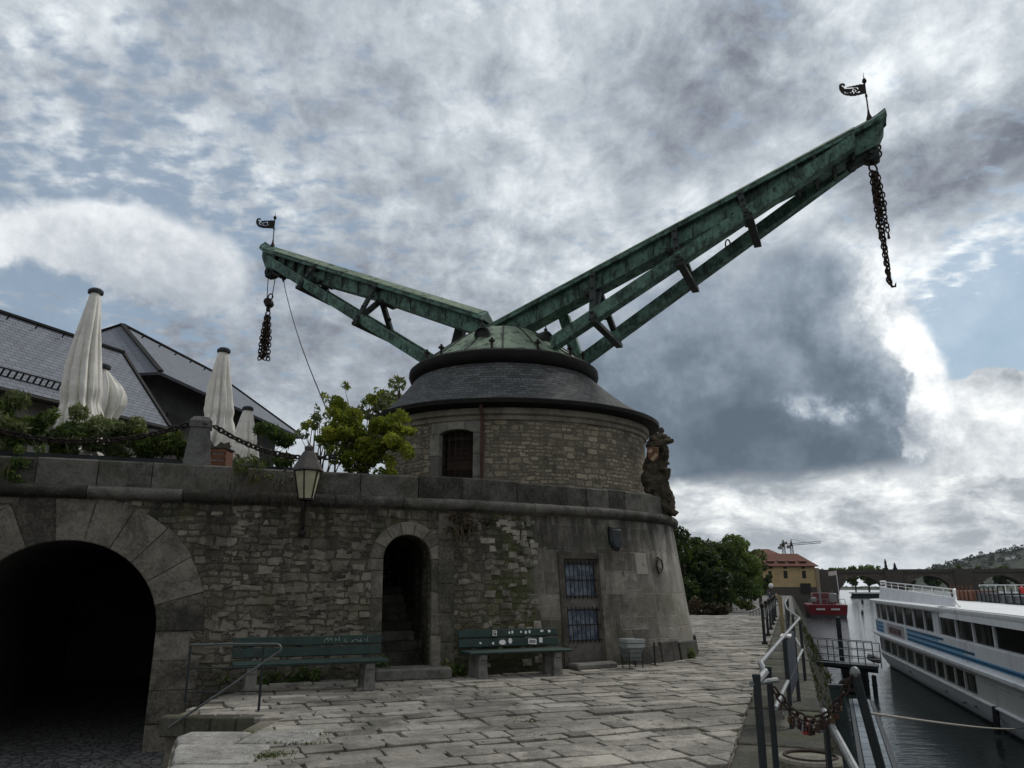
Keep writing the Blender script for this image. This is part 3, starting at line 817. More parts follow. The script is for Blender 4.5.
def make_jib(tip, clamps, vane, posts=True, rs=.25):
    a = Vector((AX.x, AX.y, 0)); dv = Vector((tip.x - AX.x, tip.y - AX.y, 0)); RT = dv.length; u = dv.normalized()
    v = Vector((-u.y, u.x, 0))
    if v.y > 0: v = -v             # +l points to the quay side
    z0 = 8.42; sl = (tip.z - .40 - z0) / RT
    def P(r, l, z): return Vector((AX.x, AX.y, 0)) + u * r + v * l + Vector((0, 0, z))
    zt = lambda r: z0 + sl * r      # top of the main beam
    ZU = Vector((0, 0, 1))
    jib = empty('jib', (0, 0, 1.6)); jib.parent = head; jib.location = (0, 0, 1.6)
    mb = MB(); mb.loft([[P(r, l, zt(r) + q) for l, q in ((-hw, -hh), (hw, -hh), (hw, 0), (-hw, 0))] for r, hw, hh in ((rs + .1, .27, .46), (RT * .5, .25, .39), (RT - .9, .22, .52), (RT - .3, .2, .52), (RT - .1, .18, .2))])
    # cover strips on the cheeks
    f0 = len(mb.bm.faces)      # dark lapped joints of the copper sheets on both cheeks
    for k in range(1, 14):
        r = .6 + (RT - 1.4) * k / 14 + random.uniform(-.18, .18); hb = random.choice((.42, .42, .25))
        for s in (-1, 1): mb.beam(P(r, s * .268, zt(r) - .39), P(r + random.uniform(-.03, .03), s * .268, zt(r) - .39 + hb), .02, .02, up=tuple(v))
    mb.bm.faces.ensure_lookup_table()
    for i in range(f0, len(mb.bm.faces)): mb.bm.faces[i].material_index = 1
    mb.build('main_beam', [M_cop, M_cop_dark], jib)
    mb = MB()
    prof = [(-.43, -.02), (-.43, .035), (-.39, .06), (-.4, .1), (-.05, .3), (0, .34), (.05, .3), (.4, .1), (.39, .06), (.43, .035), (.43, -.02), (.33, -.03), (.33, .02), (-.33, .02), (-.33, -.03)]
    secs = [(rs, 1, 0), (RT * .35, .96, 0), (RT * .7, .9, 0), (RT - .75, .82, 0), (RT - .42, .8, .0), (RT - .18, .74, .03), (RT + .0, .55, .09)]
    mb.loft([[P(r, l * k, zt(r) + q * (.9 + .1 * k) + up) for l, q in prof] for r, k, up in secs]); mb.build('jib_roof', M_cop_top if False else [M_cop], jib)
    # raised standing seams on the little roof, pale top sheets
    mb = MB()
    for i in range(9):
        r0 = rs + .1 + (RT - .8 - rs) * i / 9; r1 = r0 + (RT - .8 - rs) / 9 - .012
        kk = lambda r: 1 - .18 * r / RT
        for s in (-1, 1):
            mb.loft([[P(r, s * .05 * kk(r), zt(r) + .315), P(r, s * .395 * kk(r), zt(r) + .116), P(r, s * .395 * kk(r), zt(r) + .13), P(r, s * .05 * kk(r), zt(r) + .33)] for r in (r0, r1)], tone=random.random())
    mb.build('roof_sheets', M_cop_top, jib)
    # two flanking struts
    rb = RT * .90; zb = zt(rb) - .48; rf, zf = 1.78, 7.3
    s2 = (zb - zf) / (rb - rf)
    zs = lambda r: zf + s2 * (r - rf)
    for s in (-1, 1):
        mb = MB(); lat = lambda r: .97 - .52 * (r - rf) / (rb - rf)
        mb.loft([[P(r, s * (lat(r) + q), zs(r) + z) for q, z in ((-.15, -.03), (.15, -.03), (.15, .30), (-.15, .30))] for r in (rf, rf + (rb - rf) * .5, rb, RT - .75)])
        for k in range(1, 7):
            r = rf + (rb - rf) * k / 7; mb.beam(P(r, s * (lat(r) + .154), zs(r) + .0), P(r, s * (lat(r) + .154), zs(r) + .28), .03, .014, up=tuple(v))
        mb.build('strut', M_cop, jib)
    lat = lambda r: .97 - .52 * (r - rf) / (rb - rf)
    # short king post over the dome
    mb = MB()
    for s in (-1,): mb.loft([[P(r, s * .42 + q, z) for r, q in ((rl - .15, -.1), (rl + .15, -.1), (rl + .15, .1), (rl - .15, .1))] for rl, z in ((2.0, 7.3), (1.6, zt(1.6) - .35))])
    mb.build('king_post', M_cop if posts else M_cop_dark, jib)
    for rc in clamps:
        mb = MB(); l = lat(rc) + .2
        zl, zh = zs(rc) - .05, zt(rc) - .05
        for s in (-1, 1):      # splayed bars from the beam cheek out to the strut on the other side
            mb.beam(P(rc - .22, -s * .33, zt(rc) - .06), P(rc + .02, s * l, zs(rc) - .02), .15, .15, up=tuple(u), bev=.015)
            for k in range(4):
                t = (k + .5) / 4; q = P(rc - .24, -s * .33, zt(rc) - .06).lerp(P(rc - .02, s * l, zs(rc) - .02), t); mb.sphere(q + v * .02 - u * .06, .055, 8, 4)
        mb.beam(P(rc - .2, .34, zt(rc) - .0), P(rc - .02, l + .03, zs(rc) - .04), .1, .14, up=tuple(u), bev=.012)      # strap down the near side
        for k in range(4):
            t = (k + .5) / 4; q = P(rc - .2, .34, zt(rc)).lerp(P(rc - .02, l + .03, zs(rc) - .04), t); mb.sphere(q + v * .06, .05, 8, 4)
        for z in (zl - .02,): mb.beam(P(rc + .02, -l - .06, z), P(rc + .02, l + .06, z), .18, .1)
        mb.beam(P(rc - .38, -.36, zt(rc) - .58), P(rc - .38, .36, zt(rc) - .58), .14, .08)
        mb.build('clamp', M_cop_dark, jib)
    # iron fittings at the head: straps, sheave block, nose plates
    for k in range(4):
        mb = MB(); r = RT - .85 - .42 * k; mb.loft([[P(rr, l, z) for l, z in ((-.36, zt(rr) - .6), (.36, zt(rr) - .6), (.36, zt(rr) + .02), (-.36, zt(rr) + .02))] for rr in (r, r + .07)]); mb.build('iron_strap', M_cop_dark, jib)
    mb = MB(); mb.beam(P(RT - .95, 0, zt(RT - .95) - .6), P(RT - .35, 0, zt(RT - .35) - .55), .3, .2, bev=.03)
    mb.box(P(RT - .42, 0, zt(RT - .5) - .56), (.34, .34, .42), math.atan2(u.y, u.x), bev=.05)
    hub = P(RT - .42, 0, zt(RT - .42) - .62)
    mb.tube([hub - v * .17, hub + v * .17], .16, 14); mb.tube([hub - v * .22, hub + v * .22], .045, 8)
    mb.build('sheave_block', M_cop_dark, jib)
    mb = MB(); c = P(RT - .28, 0, zt(RT - .28) - .36)
    for k in range(2): mb.tube([c + u * .075 * math.cos(t) + Vector((0, 0, -.12 - .17 * k + .1 * math.sin(t))) for t in [2 * PI * i / 14 for i in range(14)]], .022, 6, closed=True)
    mb.build('shackle', M_iron, jib)
    if posts:
        mb = MB(); c = P(RT * .62, .5, zs(RT * .62) - .1); mb.tube([c + Vector((.06 * math.cos(t), 0, -.12 + .14 * math.sin(t))) for t in [2 * PI * i / 14 for i in range(14)]], .018, 6, closed=True); mb.build('hanging_ring', M_iron, jib)
    # weather vane
    rv = RT - .36
    vb = P(rv, 0, zt(rv) + .3)
    vn = empty('weather_vane', (0, 0, 0)); vn.parent = head; vn.location = vb - world_loc(head)
    mb = MB(); mb.lathe([(.075, -.05), (.07, .06), (.035, .16), (.018, .3), (.016, .62), (.028, .64), (.028, .7), (.014, .72), (.014, 1.0), (.045, 1.04), (.055, 1.08), (.04, 1.13), (.012, 1.16), (.002, 1.32)], 10, vb); mb.build('vane_rod', M_iron, vn, smooth=40)
    mb = MB(); M = Matrix.Translation(vb + Vector((-.01, 0, .68))) @ Matrix.Rotation(vane[1], 4, 'Z') @ Matrix.Rotation(R(0), 4, 'Y'); plate(mb, vane[0], M, .60, .36, .014); mb.build('vane_flag', M_iron, vn)
    return jib, P, zt, RT, u, v
tip1 = atz(885, 108, 12.55); tip2 = atz(265, 242, 12.85)
jib1, P1, zt1, RT1, u1, v1 = make_jib(tip1, [2.9, 5.05, 6.7], (VANE_R, R(-4)), rs=-.42)
jib2, P2, zt2, RT2, u2, v2 = make_jib(tip2, [4.3, 6.7], (VANE_L, R(6)), posts=False, rs=.5)

# ------------------------------------------------------------------ chains
def link(mb, c, d, side, ln, w, r):
    """one chain link: stadium ring centred at c, long axis d, width axis side"""
    pts = []; h = ln / 2 - w / 2
    for i in range(5): t = -PI/2 + PI * i / 4; pts.append(c + d * (h + w/2 * math.cos(t)) + side * (w/2 * math.sin(t)))
    for i in range(5): t = PI/2 + PI * i / 4; pts.append(c + d * (-h + w/2 * math.cos(t)) + side * (w/2 * math.sin(t)))
    mb.tube(pts, r, 5, closed=True)
def chain(mb, pts, ln=.13, w=.075, r=.012, twist=0.0):
    pts = [Vector(p) for p in pts]; acc = [0]
    for a, b in zip(pts, pts[1:]): acc.append(acc[-1] + (b - a).length)
    pitch = ln - 2.2 * r; n = int(acc[-1] / pitch)
    for i in range(n):
        s = (i + .5) * acc[-1] / n; k = 0
        while k < len(acc) - 2 and acc[k + 1] < s: k += 1
        t = (s - acc[k]) / (acc[k + 1] - acc[k]); c = pts[k].lerp(pts[k + 1], t); d = (pts[k + 1] - pts[k]).normalized()
        x = d.orthogonal().normalized(); y = d.cross(x); a = twist + (PI / 2 if i % 2 else 0) + random.uniform(-.25, .25)
        link(mb, c, d, x * math.cos(a) + y * math.sin(a), ln, w, r)
def tri_link(mb, c, s): mb.tube([c + Vector((s * .7 * math.cos(t), s * .2 * math.sin(t), s * math.sin(t))) for t in [2 * PI * i / 14 for i in range(14)]], .022, 6, closed=True)
# right: bundle of chain strands hanging from the sheave block
topR = P1(RT1 - .42, 0, zt1(RT1 - .42) - .62)
ch = empty('load_chain', tuple(topR), 'long rusty bundle of chain strands hanging from the tip of the right jib', 'chain')
mb = MB(); mb.tube([topR, topR + Vector((0, 0, -.2))], .05, 8); mb.sphere(topR + Vector((0, 0, -.16)), .075, 8, 6); tri_link(mb, topR + Vector((0, 0, -.32)), .13); mb.build('swivel', M_iron, ch)
mb = MB(); zb = topR.z - .42
for (dx, dy, ln, ex, ey) in ((-.05, .02, 2.75, .08, 0), (.0, -.03, 2.8, .04, .03), (.05, .02, 1.5, .12, .02), (.03, .05, 1.15, .02, 0), (-.05, -.05, 1.55, -.03, 0), (.06, -.03, 1.0, .08, -.02)):
    b = topR + Vector((dx, dy, -.42)); chain(mb, [b, b + Vector((ex * .6, ey * .5, -ln * .5)), b + Vector((ex, ey, -ln))], .14, .09, .0175, random.random())
mb.build('chain_strands', M_rust, ch)
mb = MB(); e = topR + Vector((.06, .02, -3.22)); mb.tube([e + Vector((0, 0, .1)), e, e + Vector((.03, 0, -.06)), e + Vector((.1, 0, -.05)), e + Vector((.12, 0, .03))], [.025, .03, .03, .025, .012], 8); mb.build('hook', M_iron, ch)
for e2 in (topR + Vector((.17, .04, -1.95)), topR + Vector((-.08, -.05, -2.0))):
    mb = MB(); mb.tube([e2, e2 + Vector((0, 0, -.14))], [.02, .035], 8); mb.build('chain_end', M_iron, ch)
# left: block on two falls with a short chain bundle
tl = P2(RT2 - .28, 0, zt2(RT2 - .28) - .7); blk = tl + Vector((.06, .1, -.98))
cl = empty('load_chain', tuple(blk), 'short rusty chain bundle under a pulley block hanging from the left jib', 'chain')
mb = MB(); mb.tube([tl, blk + Vector((-.07, 0, .1))], .014, 6); mb.tube([P2(RT2 - .62, 0, zt2(RT2 - .62) - .5), blk + Vector((.09, 0, .18))], .014, 6); mb.build('fall_rope', M_iron, cl)
mb = MB(); mb.sphere(blk, .15, 10, 7, (1, .7, 1.1)); mb.tube([blk - Vector((0, .16, 0)), blk + Vector((0, .16, 0))], .13, 12); tri_link(mb, blk + Vector((.04, 0, .22)), .11); mb.box(blk + Vector((0, 0, -.2)), (.12, .12, .2), 0, bev=.02); tri_link(mb, blk + Vector((0, 0, -.38)), .1)
mb.build('pulley_block', M_iron, cl)
mb = MB()
for (dx, dy, ln) in ((-.11, 0, 1.5), (.09, .02, 1.52), (0, .07, 1.3), (-.03, -.06, 1.48), (.05, -.05, 1.2), (-.06, .05, 1.45), (.02, 0, 1.5)):
    b = blk + Vector((dx * .4, dy, -.46)); chain(mb, [b, b + Vector((dx * .9, 0, -ln * .5)), b + Vector((dx, 0, -ln))], .16, .11, .021, random.random())
mb.build('chain_strands', M_rust, cl)
# thin tag line from the left jib down to the terrace
a = P2(RT2 - .98, .1, zt2(RT2 - .98) - .62); b = atz(326, 408, 4.6); b = Vector((b.x, b.y, b.z))
mb = MB(); chain(mb, [a, a.lerp(b, .07)], .12, .07, .012); mb.tube([a.lerp(b, .07)] + [a.lerp(b, t) + Vector((0, 0, -.25 * math.sin(PI * t))) for t in [.07 + .93 * k / 12 for k in range(1, 13)]], .012, 6)
o = mb.build('tag_line', M_iron, None); reorigin(o, a); tag(o, 'thin slack rope running from the left jib down behind the young tree', 'rope')
# ------------------------------------------------------------------ foliage
def leaves(mb, blobs, n, size, flat=.35, droop=0.0, shell=.55, tilt=1.0, aspect=1.8):
    """leaf-sized quads spread through the volume of overlapping ellipsoids"""
    wts = [b[1][0] * b[1][1] * b[1][2] for b in blobs]; tot = sum(wts)
    for (c, rad), w in zip(blobs, wts):
        c = Vector(c); tb = random.uniform(.2, .8)
        for _ in range(max(3, int(n * w / tot))):
            d = Vector((random.gauss(0, 1), random.gauss(0, 1), random.gauss(0, 1))).normalized()
            k = (random.random() ** (1 / 3)) * (1 - shell) + shell * random.uniform(.75, 1.12)
            p = c + Vector((d.x * rad[0], d.y * rad[1], d.z * rad[2])) * k
            s = size * random.uniform(.6, 1.3)
            nrm = (Vector((random.gauss(0, 1), random.gauss(0, 1), random.gauss(0, .8) + flat * 2)) + d * .4).normalized()
            x = nrm.orthogonal().normalized(); a = random.uniform(0, 2 * PI); y = nrm.cross(x); x, y = x * math.cos(a) + y * math.sin(a), y * math.cos(a) - x * math.sin(a)
            x = x * s * .5 * aspect; y = y * s * .5; t = min(1, max(0, tb + random.gauss(0, .22)))
            mb.poly([p - x, p - y * .7 - x * .2 , p + x, p + y * .7 - x * .2], tone=t)
def limbs(mb, base, tips, r0, mid=.5, wob=.08):
    base = Vector(base)
    for t in tips:
        t = Vector(t); m = base.lerp(t, mid) + Vector((random.uniform(-wob, wob), random.uniform(-wob, wob), wob)) * (t - base).length
        pts = [base, base.lerp(m, .5) + Vector((0, 0, .02)), m, m.lerp(t, .5), t]
        mb.tube(pts, [r0, r0 * .8, r0 * .6, r0 * .4, r0 * .18], 6)
def clumps(c, R3, n, rmin, rmax, hollow=.55):
    out = []
    for _ in range(n):
        d = Vector((random.gauss(0, 1), random.gauss(0, 1), random.gauss(0, 1))).normalized(); k = random.uniform(hollow, 1.0)
        r = random.uniform(rmin, rmax)
        out.append((Vector(c) + Vector((d.x * R3[0] * k, d.y * R3[1] * k, d.z * R3[2] * k)), (r * random.uniform(.8, 1.2), r * random.uniform(.8, 1.2), r * random.uniform(.6, .95))))
    return out

# ---- parasols on the terrace
ZT = 3.42
def parasol(loc, htop, hbot, r, label, flare=None, group='folded parasols on the terrace', seed=1, base=True):
    random.seed(seed)
    o = empty('folded_parasol', (loc[0], loc[1], ZT), label, 'parasol', group)
    L = Vector((loc[0], loc[1], ZT)); h = htop - ZT; hb = hbot - ZT
    mb = MB(); mb.tube([L, L + Vector((0, 0, h))], .045, 10); mb.build('pole', M_white if False else M_galv, o)
    mb = MB(); mb.box(L + Vector((0, 0, .05)), (.7, .7, .1), .3, bev=.02); mb.build('foot_plate', M_darksteel, o)
    mb = MB(); loops = []; n = 120; NZ = 40
    ph = [random.uniform(0, 6) for _ in range(4)]
    for i in range(NZ + 1):
        t = i / NZ; z = h - .06 - (h - hb) * t
        rr = .1 + (r - .1) * (t ** .8) * (1 if t < .85 else 1 - (t - .85) * .6)
        lp = []
        wx, wy = .05 * math.sin(5 * t + ph[1]) * t * r / .4, .05 * math.cos(4 * t + ph[2]) * t * r / .4
        tie = 1 - .13 * math.exp(-((t - .72) / .05) ** 2) if not flare else 1.0
        for k in range(n):
            a = 2 * PI * k / n
            q8 = math.cos(9 * a + ph[0] + t * .8 + .7 * math.sin(2 * a + ph[2])); f = 1 + .42 * (abs(math.cos(5 * a + ph[0] + .5 * t + .5 * math.sin(2 * a + ph[2]))) - .62) * min(1, t * 2.5) + .09 * math.cos(19 * a + ph[1] + 4 * t) * t + .09 * math.cos(2 * a + ph[2]) + .05 * math.sin(9 * t + 3 * a + ph[3]) * t
            if flare: f *= (.62 + .38 * min(1, t * 2)) * (1 + flare[1] * max(0, math.cos(a - flare[0])) ** 2 * max(0, math.sin(PI * min(1, (t * 1.0) ** .48))) ** 3 * (1 + .12 * math.cos(26 * a)))
            zz = z + (.05 * math.cos(8 * a + ph[3]) * t + .06 * math.cos(3 * a) * t if i >= NZ - 1 else 0)
            nz_ = mnoise.noise(Vector((3 * math.cos(a) + seed, 3 * math.sin(a), 5 * t))) * .07 + mnoise.noise(Vector((8 * math.cos(a) + seed, 8 * math.sin(a), 12 * t))) * .035
            f *= tie * (1 + nz_ * min(1, t * 3)); lp.append(L + Vector((rr * f * math.cos(a) + wx, rr * f * math.sin(a) + wy, zz)))
        loops.append(lp)
    mb.loft(loops); mb.build('canopy', M_canvas, o, smooth=60)
    mb = MB(); mb.lathe([(.02, h + .05), (.1, h + .04), (.145, h), (.145, h - .06), (.1, h - .08)], 14, L); mb.build('top_cap', M_darksteel, o, smooth=40)
    return o
def place(px, py, Y): p = aty(px, py, Y); return p
p = place(95, 291, 14.6); q = place(85, 446, 14.6); parasol((p.x + .02, 14.6), p.z, q.z, .46, 'tallest and nearest folded off white parasol, left one on the terrace', seed=3)
p = place(104, 366, 16.2); q = place(94, 440, 16.2); parasol((p.x, 16.2), p.z, q.z, .36, 'half opened off white parasol with a bulging side behind the tallest one', flare=(-.15, 1.7), seed=8)
p = place(224, 350, 16.6); q = place(217, 441, 16.6); parasol((p.x, 16.6), p.z, q.z, .33, 'folded off white parasol right of the stone post, above the slat box', seed=5)
p = place(248, 408, 19.5); q = place(241, 456, 19.5); parasol((p.x, 19.5), p.z, q.z, .3, 'smallest folded parasol, under the house eave right of the wooden slat box', seed=11)
# ---- slat box at the foot of the third parasol
c = aty(218, 455, 16.0); c.z = ZT
o = empty('slat_box', tuple(c), 'reddish brown wooden slat box between the stone post and the smallest parasol', 'box')
for s in (-1, 1):
    mb = MB(); mb.box(c + Vector((s * .22, 0, .45)), (.05, .4, .9), 0, bev=.006); mb.build('side_panel', M_wood, o)
mb = MB()
for k in range(7): mb.box(c + Vector((0, -.21, .1 + k * .13)), (.5, .03, .1), 0, bev=.006, tone=random.random())
mb.build('front_slats', M_wood, o); mb = MB(); mb.box(c + Vector((0, 0, .93)), (.54, .46, .04), 0, bev=.006); mb.build('top_board', M_darkwood, o)
# ---- planters along the parapet
random.seed(21)
def planter(uu, ln, bushes, label, setback=.62, h=.38, kinds=None):
    a = W(uu, 3.13, -setback); d = path(uu)[2]; ang = math.atan2(d.y, d.x); z0 = 3.42
    o = empty('planter_box', (a.x, a.y, z0), label, 'planter', 'dark planter boxes along the parapet')
    c = Vector((a.x, a.y, z0)); M = Matrix.Translation(c + Vector((0, 0, h / 2))) @ Matrix.Rotation(ang, 4, 'Z')
    mb = MB(); mb.box(None, (ln, .4, h), mat=M, bev=.012); mb.build('trough', M_planter, o)
    D = Vector((d.x, d.y, 0)); bl = {}
    for (off, w, hh, mt) in bushes:
        cc = c + D * off + Vector((0, 0, h + hh * .45))
        b = clumps(cc, (w * .5, .3, hh * .5), 9, .1, .2); bl.setdefault(mt, []).append((b, hh, cc))
    for mt, lst in bl.items():
        mb = MB(); 
        for b, hh, cc in lst:
            leaves(mb, b, 1300, .047, .0, aspect=3.4); limbs(mb, (cc.x, cc.y, z0 + h - .02), [x[0] for x in b[::2]], .012)
        mb.build('shrub', mt, o)
    return o
u = lambda px: u_px(px, 3.6)
planter(u(-40), 1.6, [(-.4, .8, .75, M_lf_olive), (.3, .9, .9, M_lf_mid)], 'dark planter box with olive bushes, partly cut by the left edge')
planter(u(28), 1.75, [(-.5, 1.0, 1.05, M_lf_olive), (.1, .8, .85, M_lf_mid), (.6, .9, 1.0, M_lf_olive)], 'dark planter box with tall olive shrubs in front of the left house roof')
planter(u(88), 1.3, [(-.35, .8, .6, M_lf_mid), (.2, 1.1, .95, M_lf_olive)], 'dark planter box with an olive shrub at the foot of the tallest parasol')
planter(u(150), 1.35, [(-.45, .8, .62, M_lf_bright), (.0, .8, .55, M_lf_mid), (.4, .8, .6, M_lf_bright)], 'dark planter box with bright green shrubs left of the stone post')
planter(u(268), .95, [(0, 1.0, .85, M_lf_mid)], 'dark planter box with a green shrub between the smallest parasol and the lantern', setback=.9)
# ---- stone post with chains
random.seed(5)
posts_u = [u(-75), u(196), u(336)]
pp = []
for i, uu in enumerate(posts_u):
    a = W(uu, 3.13, -.26); c = Vector((a.x, a.y, 3.655)); ang = math.atan2(path(uu)[2].y, path(uu)[2].x)
    pp.append(c)
    if i == 0: continue
    if i == 2:
        o = empty('iron_stake', tuple(c), 'thin iron stake on the parapet in the foliage right of the lantern', 'stake'); mb = MB(); mb.tube([c - Vector((0, 0, .02)), c + Vector((0, 0, .36))], .018, 8); mb.sphere(c + Vector((0, 0, .37)), .03, 8, 6); mb.build('rod', M_iron, o); mb = MB(); mb.tube([c - Vector((0, 0, .01)), c + Vector((0, 0, .015))], .06, 10); mb.build('foot', M_iron, o); continue
    o = empty('stone_post', tuple(c), ['', 'tall grey stone post with a pointed cap standing on the parapet', 'low stone post on the parapet hidden in the yellow green tree'][i], 'post', 'stone posts on the parapet')
    M = lambda z: Matrix.Translation(c + Vector((0, 0, z))) @ Matrix.Rotation(ang, 4, 'Z')
    hh = .82 if i == 1 else .34
    mb = MB(); mb.loft([[M(z) @ Vector((x * w, y * w, 0)) for x, y in ((-1, -1), (1, -1), (1, 1), (-1, 1))] for z, w in ((0, .23), (hh * .85, .165), (hh * .86, .19), (hh, .19), (hh + .08, .13), (hh + .1, .05))]); mb.build('shaft', M_pillar, o)
    mb = MB(); mb.tube([c + Vector((.2 * math.cos(t), -.2 + .02, hh * .9 + .03 * math.sin(t))) for t in (0, 1)], .01); mb.tube([M(hh * .93) @ Vector((-.24, 0, 0)), M(hh * .93) @ Vector((.24, 0, 0))], .02, 6); mb.build('chain_bar', M_iron, o)
def sag(a, b, s, n=14): return [Vector(a).lerp(Vector(b), k / n) + Vector((0, 0, -4 * s * (k / n) * (1 - k / n))) for k in range(n + 1)]
for (a, b, s, lb) in ((pp[0] + Vector((0, 0, .75)), pp[1] + Vector((-.22, -.08, .76)), .42, 'dark barrier chain hanging left of the stone post over the planters'), (pp[1] + Vector((.22, .08, .76)), pp[2] + Vector((-.02, 0, .33)), .22, 'dark barrier chain hanging from the stone post down to the lantern')):
    mb = MB(); chain(mb, sag(a, b, s), .13, .085, .019); o = mb.build('barrier_chain', M_iron, None); reorigin(o, a); tag(o, lb, 'chain', 'barrier chains over the parapet')
# ---- wall lantern
ul = u_px(304, 3.2); b = W(ul, 2.7, 0); n2 = path(ul)[1]; N = Vector((n2.x, n2.y, 0)); lc = b + N * .42; zl = 3.08
o = empty('wall_lantern', (lc.x, lc.y, zl), 'old six sided lantern with yellowish panes and a dark hood on a wall bracket', 'lantern')
mb = MB(); mb.tube([W(ul, 2.55, .0), W(ul, 2.62, .18), lc + Vector((0, 0, zl - lc.z - .16 - 0)) - N * .1, Vector((lc.x, lc.y, zl - .05))], .022, 8)
mb.tube([W(ul, 2.9, 0), W(ul, 2.72, .14), W(ul, 2.6, .16)], .016, 6); mb.tube([W(ul, 2.5, .02), W(ul, 2.95, .02)], .04, 8)
mb.sphere(W(ul, 2.5, .08), .07, 8, 6); mb.build('bracket', M_iron, o)
def hexl(r, z, n=6): return [Vector((lc.x + r * math.cos(2*PI*k/n + .5), lc.y + r * math.sin(2*PI*k/n + .5), z)) for k in range(n)]
mb = MB(); mb.loft([hexl(.13, zl), hexl(.235, zl + .5)]); mb.build('glass_body', M_leadglass, o)
mb = MB()
for k in range(6): mb.beam(hexl(.135, zl - .01)[k], hexl(.24, zl + .5)[k], .022, .022)
for r, z in ((.14, zl - .01), (.245, zl + .5)):
    h6 = hexl(r, z)
    for k in range(6): mb.beam(h6[k], h6[(k + 1) % 6], .03, .03)
mb.build('frame', M_iron, o)
mb = MB(); mb.loft([hexl(.29, zl + .5), hexl(.28, zl + .53), hexl(.19, zl + .68), hexl(.12, zl + .82), hexl(.085, zl + .86), hexl(.09, zl + .93), hexl(.03, zl + .97)]); mb.build('hood', mat('dull_brown_metal', (.06, .052, .045), .6, .4, 5, bump=.2), o)
# ---- young yellow-green tree behind the parapet
random.seed(12)
c0 = aty(368, 472, 15.55); c0 = Vector((c0.x, c0.y, 3.42)); t0 = empty('young_tree', tuple(c0), 'young yellow green tree leaning over the parapet beside the tower window', 'tree')
cr = aty(360, 432, 15.5)
def rp(px, py, Y): return aty(px, py, Y)
bl = []
for (px, py, r, Y) in ((352, 418, .42, 15.5), (372, 440, .40, 15.5), (330, 432, .3, 15.4), (342, 402, .26, 15.7), (398, 440, .3, 15.3), (411, 433, .2, 15.2), (390, 420, .28, 15.7), (365, 462, .34, 15.3), (334, 455, .22, 15.2), (320, 440, .16, 15.4), (372, 400, .2, 15.8), (345, 386, .12, 15.7), (326, 398, .13, 15.6), (378, 392, .1, 15.7), (385, 470, .22, 15.1), (372, 482, .18, 15.0), (404, 452, .22, 15.1), (308, 425, .14, 15.5), (385, 428, .3, 15.4), (400, 430, .22, 15.3), (345, 430, .3, 15.3), (380, 452, .3, 15.2), (350, 462, .28, 15.3), (395, 446, .24, 15.1), (392, 462, .18, 15.0), (335, 415, .22, 15.6), (355, 440, .35, 15.9), (404, 418, .2, 15.5)):
    q = rp(px, py, Y); bl += [(q + Vector((random.uniform(-.2, .2) * r * 2, random.uniform(-.5, .5) * r * 2, random.uniform(-.2, .2) * r * 2)), (r * random.uniform(.45, .75), r * random.uniform(.6, .9), r * random.uniform(.35, .6))) for _ in range(3)]
mb = MB(); leaves(mb, bl, 14000, .056, .25, shell=.35, aspect=1.9); mb.build('crown', M_lf_yel, t0)
mb = MB(); top = rp(358, 425, 15.5); mb.tube([c0, c0.lerp(top, .35) + Vector((.05, 0, 0)), c0.lerp(top, .7), top], [.055, .045, .035, .02], 8)
for k in range(0, len(bl), 2): limbs(mb, c0.lerp(top, random.uniform(.25, .8)), [bl[k][0]], .016)
mb.build('trunk', M_bark, t0)
random.seed(31)
c1 = aty(322, 450, 17.5); c1.z = 3.42; o = empty('grey_green_shrub', tuple(c1), 'thin grey green shrub behind the lantern at the left of the yellow green tree', 'shrub')
bl = []
for (px, py, r) in ((312, 420, .22), (320, 440, .3), (325, 425, .2), (306, 432, .18), (334, 445, .3), (318, 412, .1)):
    q = rp(px, py, 17.5); bl += [(q + Vector((random.gauss(0, r * .5), random.gauss(0, r * .5), random.gauss(0, r * .5))), (r * .5, r * .5, r * .45)) for _ in range(3)]
mb = MB(); leaves(mb, bl, 700, .07, .1, aspect=2.4); mb.build('foliage', M_lf_olive, o)
mb = MB(); limbs(mb, c1, [b_[0] for b_ in bl], .022); mb.build('stems', M_bark, o)
# distant tree between the young tree and the tower roof
random.seed(33)
q = aty(402, 386, 27); o = empty('tree', (q.x, q.y, 3.42), 'grey green tree top showing behind the left side of the slate tower roof', 'tree')
bl = clumps((q.x - .2, 27, q.z - 1.2), (.9, 1.0, 1.5), 22, .3, .55)
mb = MB(); leaves(mb, bl, 2600, .14, .2); mb.build('crown', M_lf_olive, o); mb = MB(); mb.tube([(q.x, 27, 3.42), (q.x, 27, q.z - 1.5), (q.x - .1, 27, q.z)], [.12, .08, .02], 8); limbs(mb, (q.x, 27, q.z - 2), [b_[0] for b_ in bl[::3]], .04); mb.build('trunk', M_bark, o)
# ---- plants growing over the wall
def tuft(px, py, z_u, label, leafm, n, r, hang, mname='wall_plant', cat='plant'):
    uu = u_px(px, z_u); b = W(uu, z_u, .05); o = empty(mname, tuple(b), label, cat)
    n2 = path(uu)[1]; N = Vector((n2.x, n2.y, 0)); D = Vector((*path(uu)[2], 0))
    bl = [(b + D * random.gauss(0, r[0]) + N * random.uniform(0, .12) + Vector((0, 0, random.gauss(0, r[1]))), (.09, .07, .08)) for _ in range(14)]
    mb = MB(); leaves(mb, bl, n, .05, .2, aspect=2); mb.build('foliage', leafm, o)
    mb = MB()
    for _ in range(hang):
        s = b + D * random.gauss(0, r[0]) + N * .08; e = s + D * random.gauss(0, .14) + N * random.uniform(.02, .1) + Vector((0, 0, -random.uniform(.25, .75)))
        mb.tube([s, s.lerp(e, .4) + N * .08, s.lerp(e, .75) + N * .05, e], [.006, .005, .004, .002], 4)
    if hang: mb.build('dry_stems', M_straw, o)
    else: mb.bm.free()
    return o
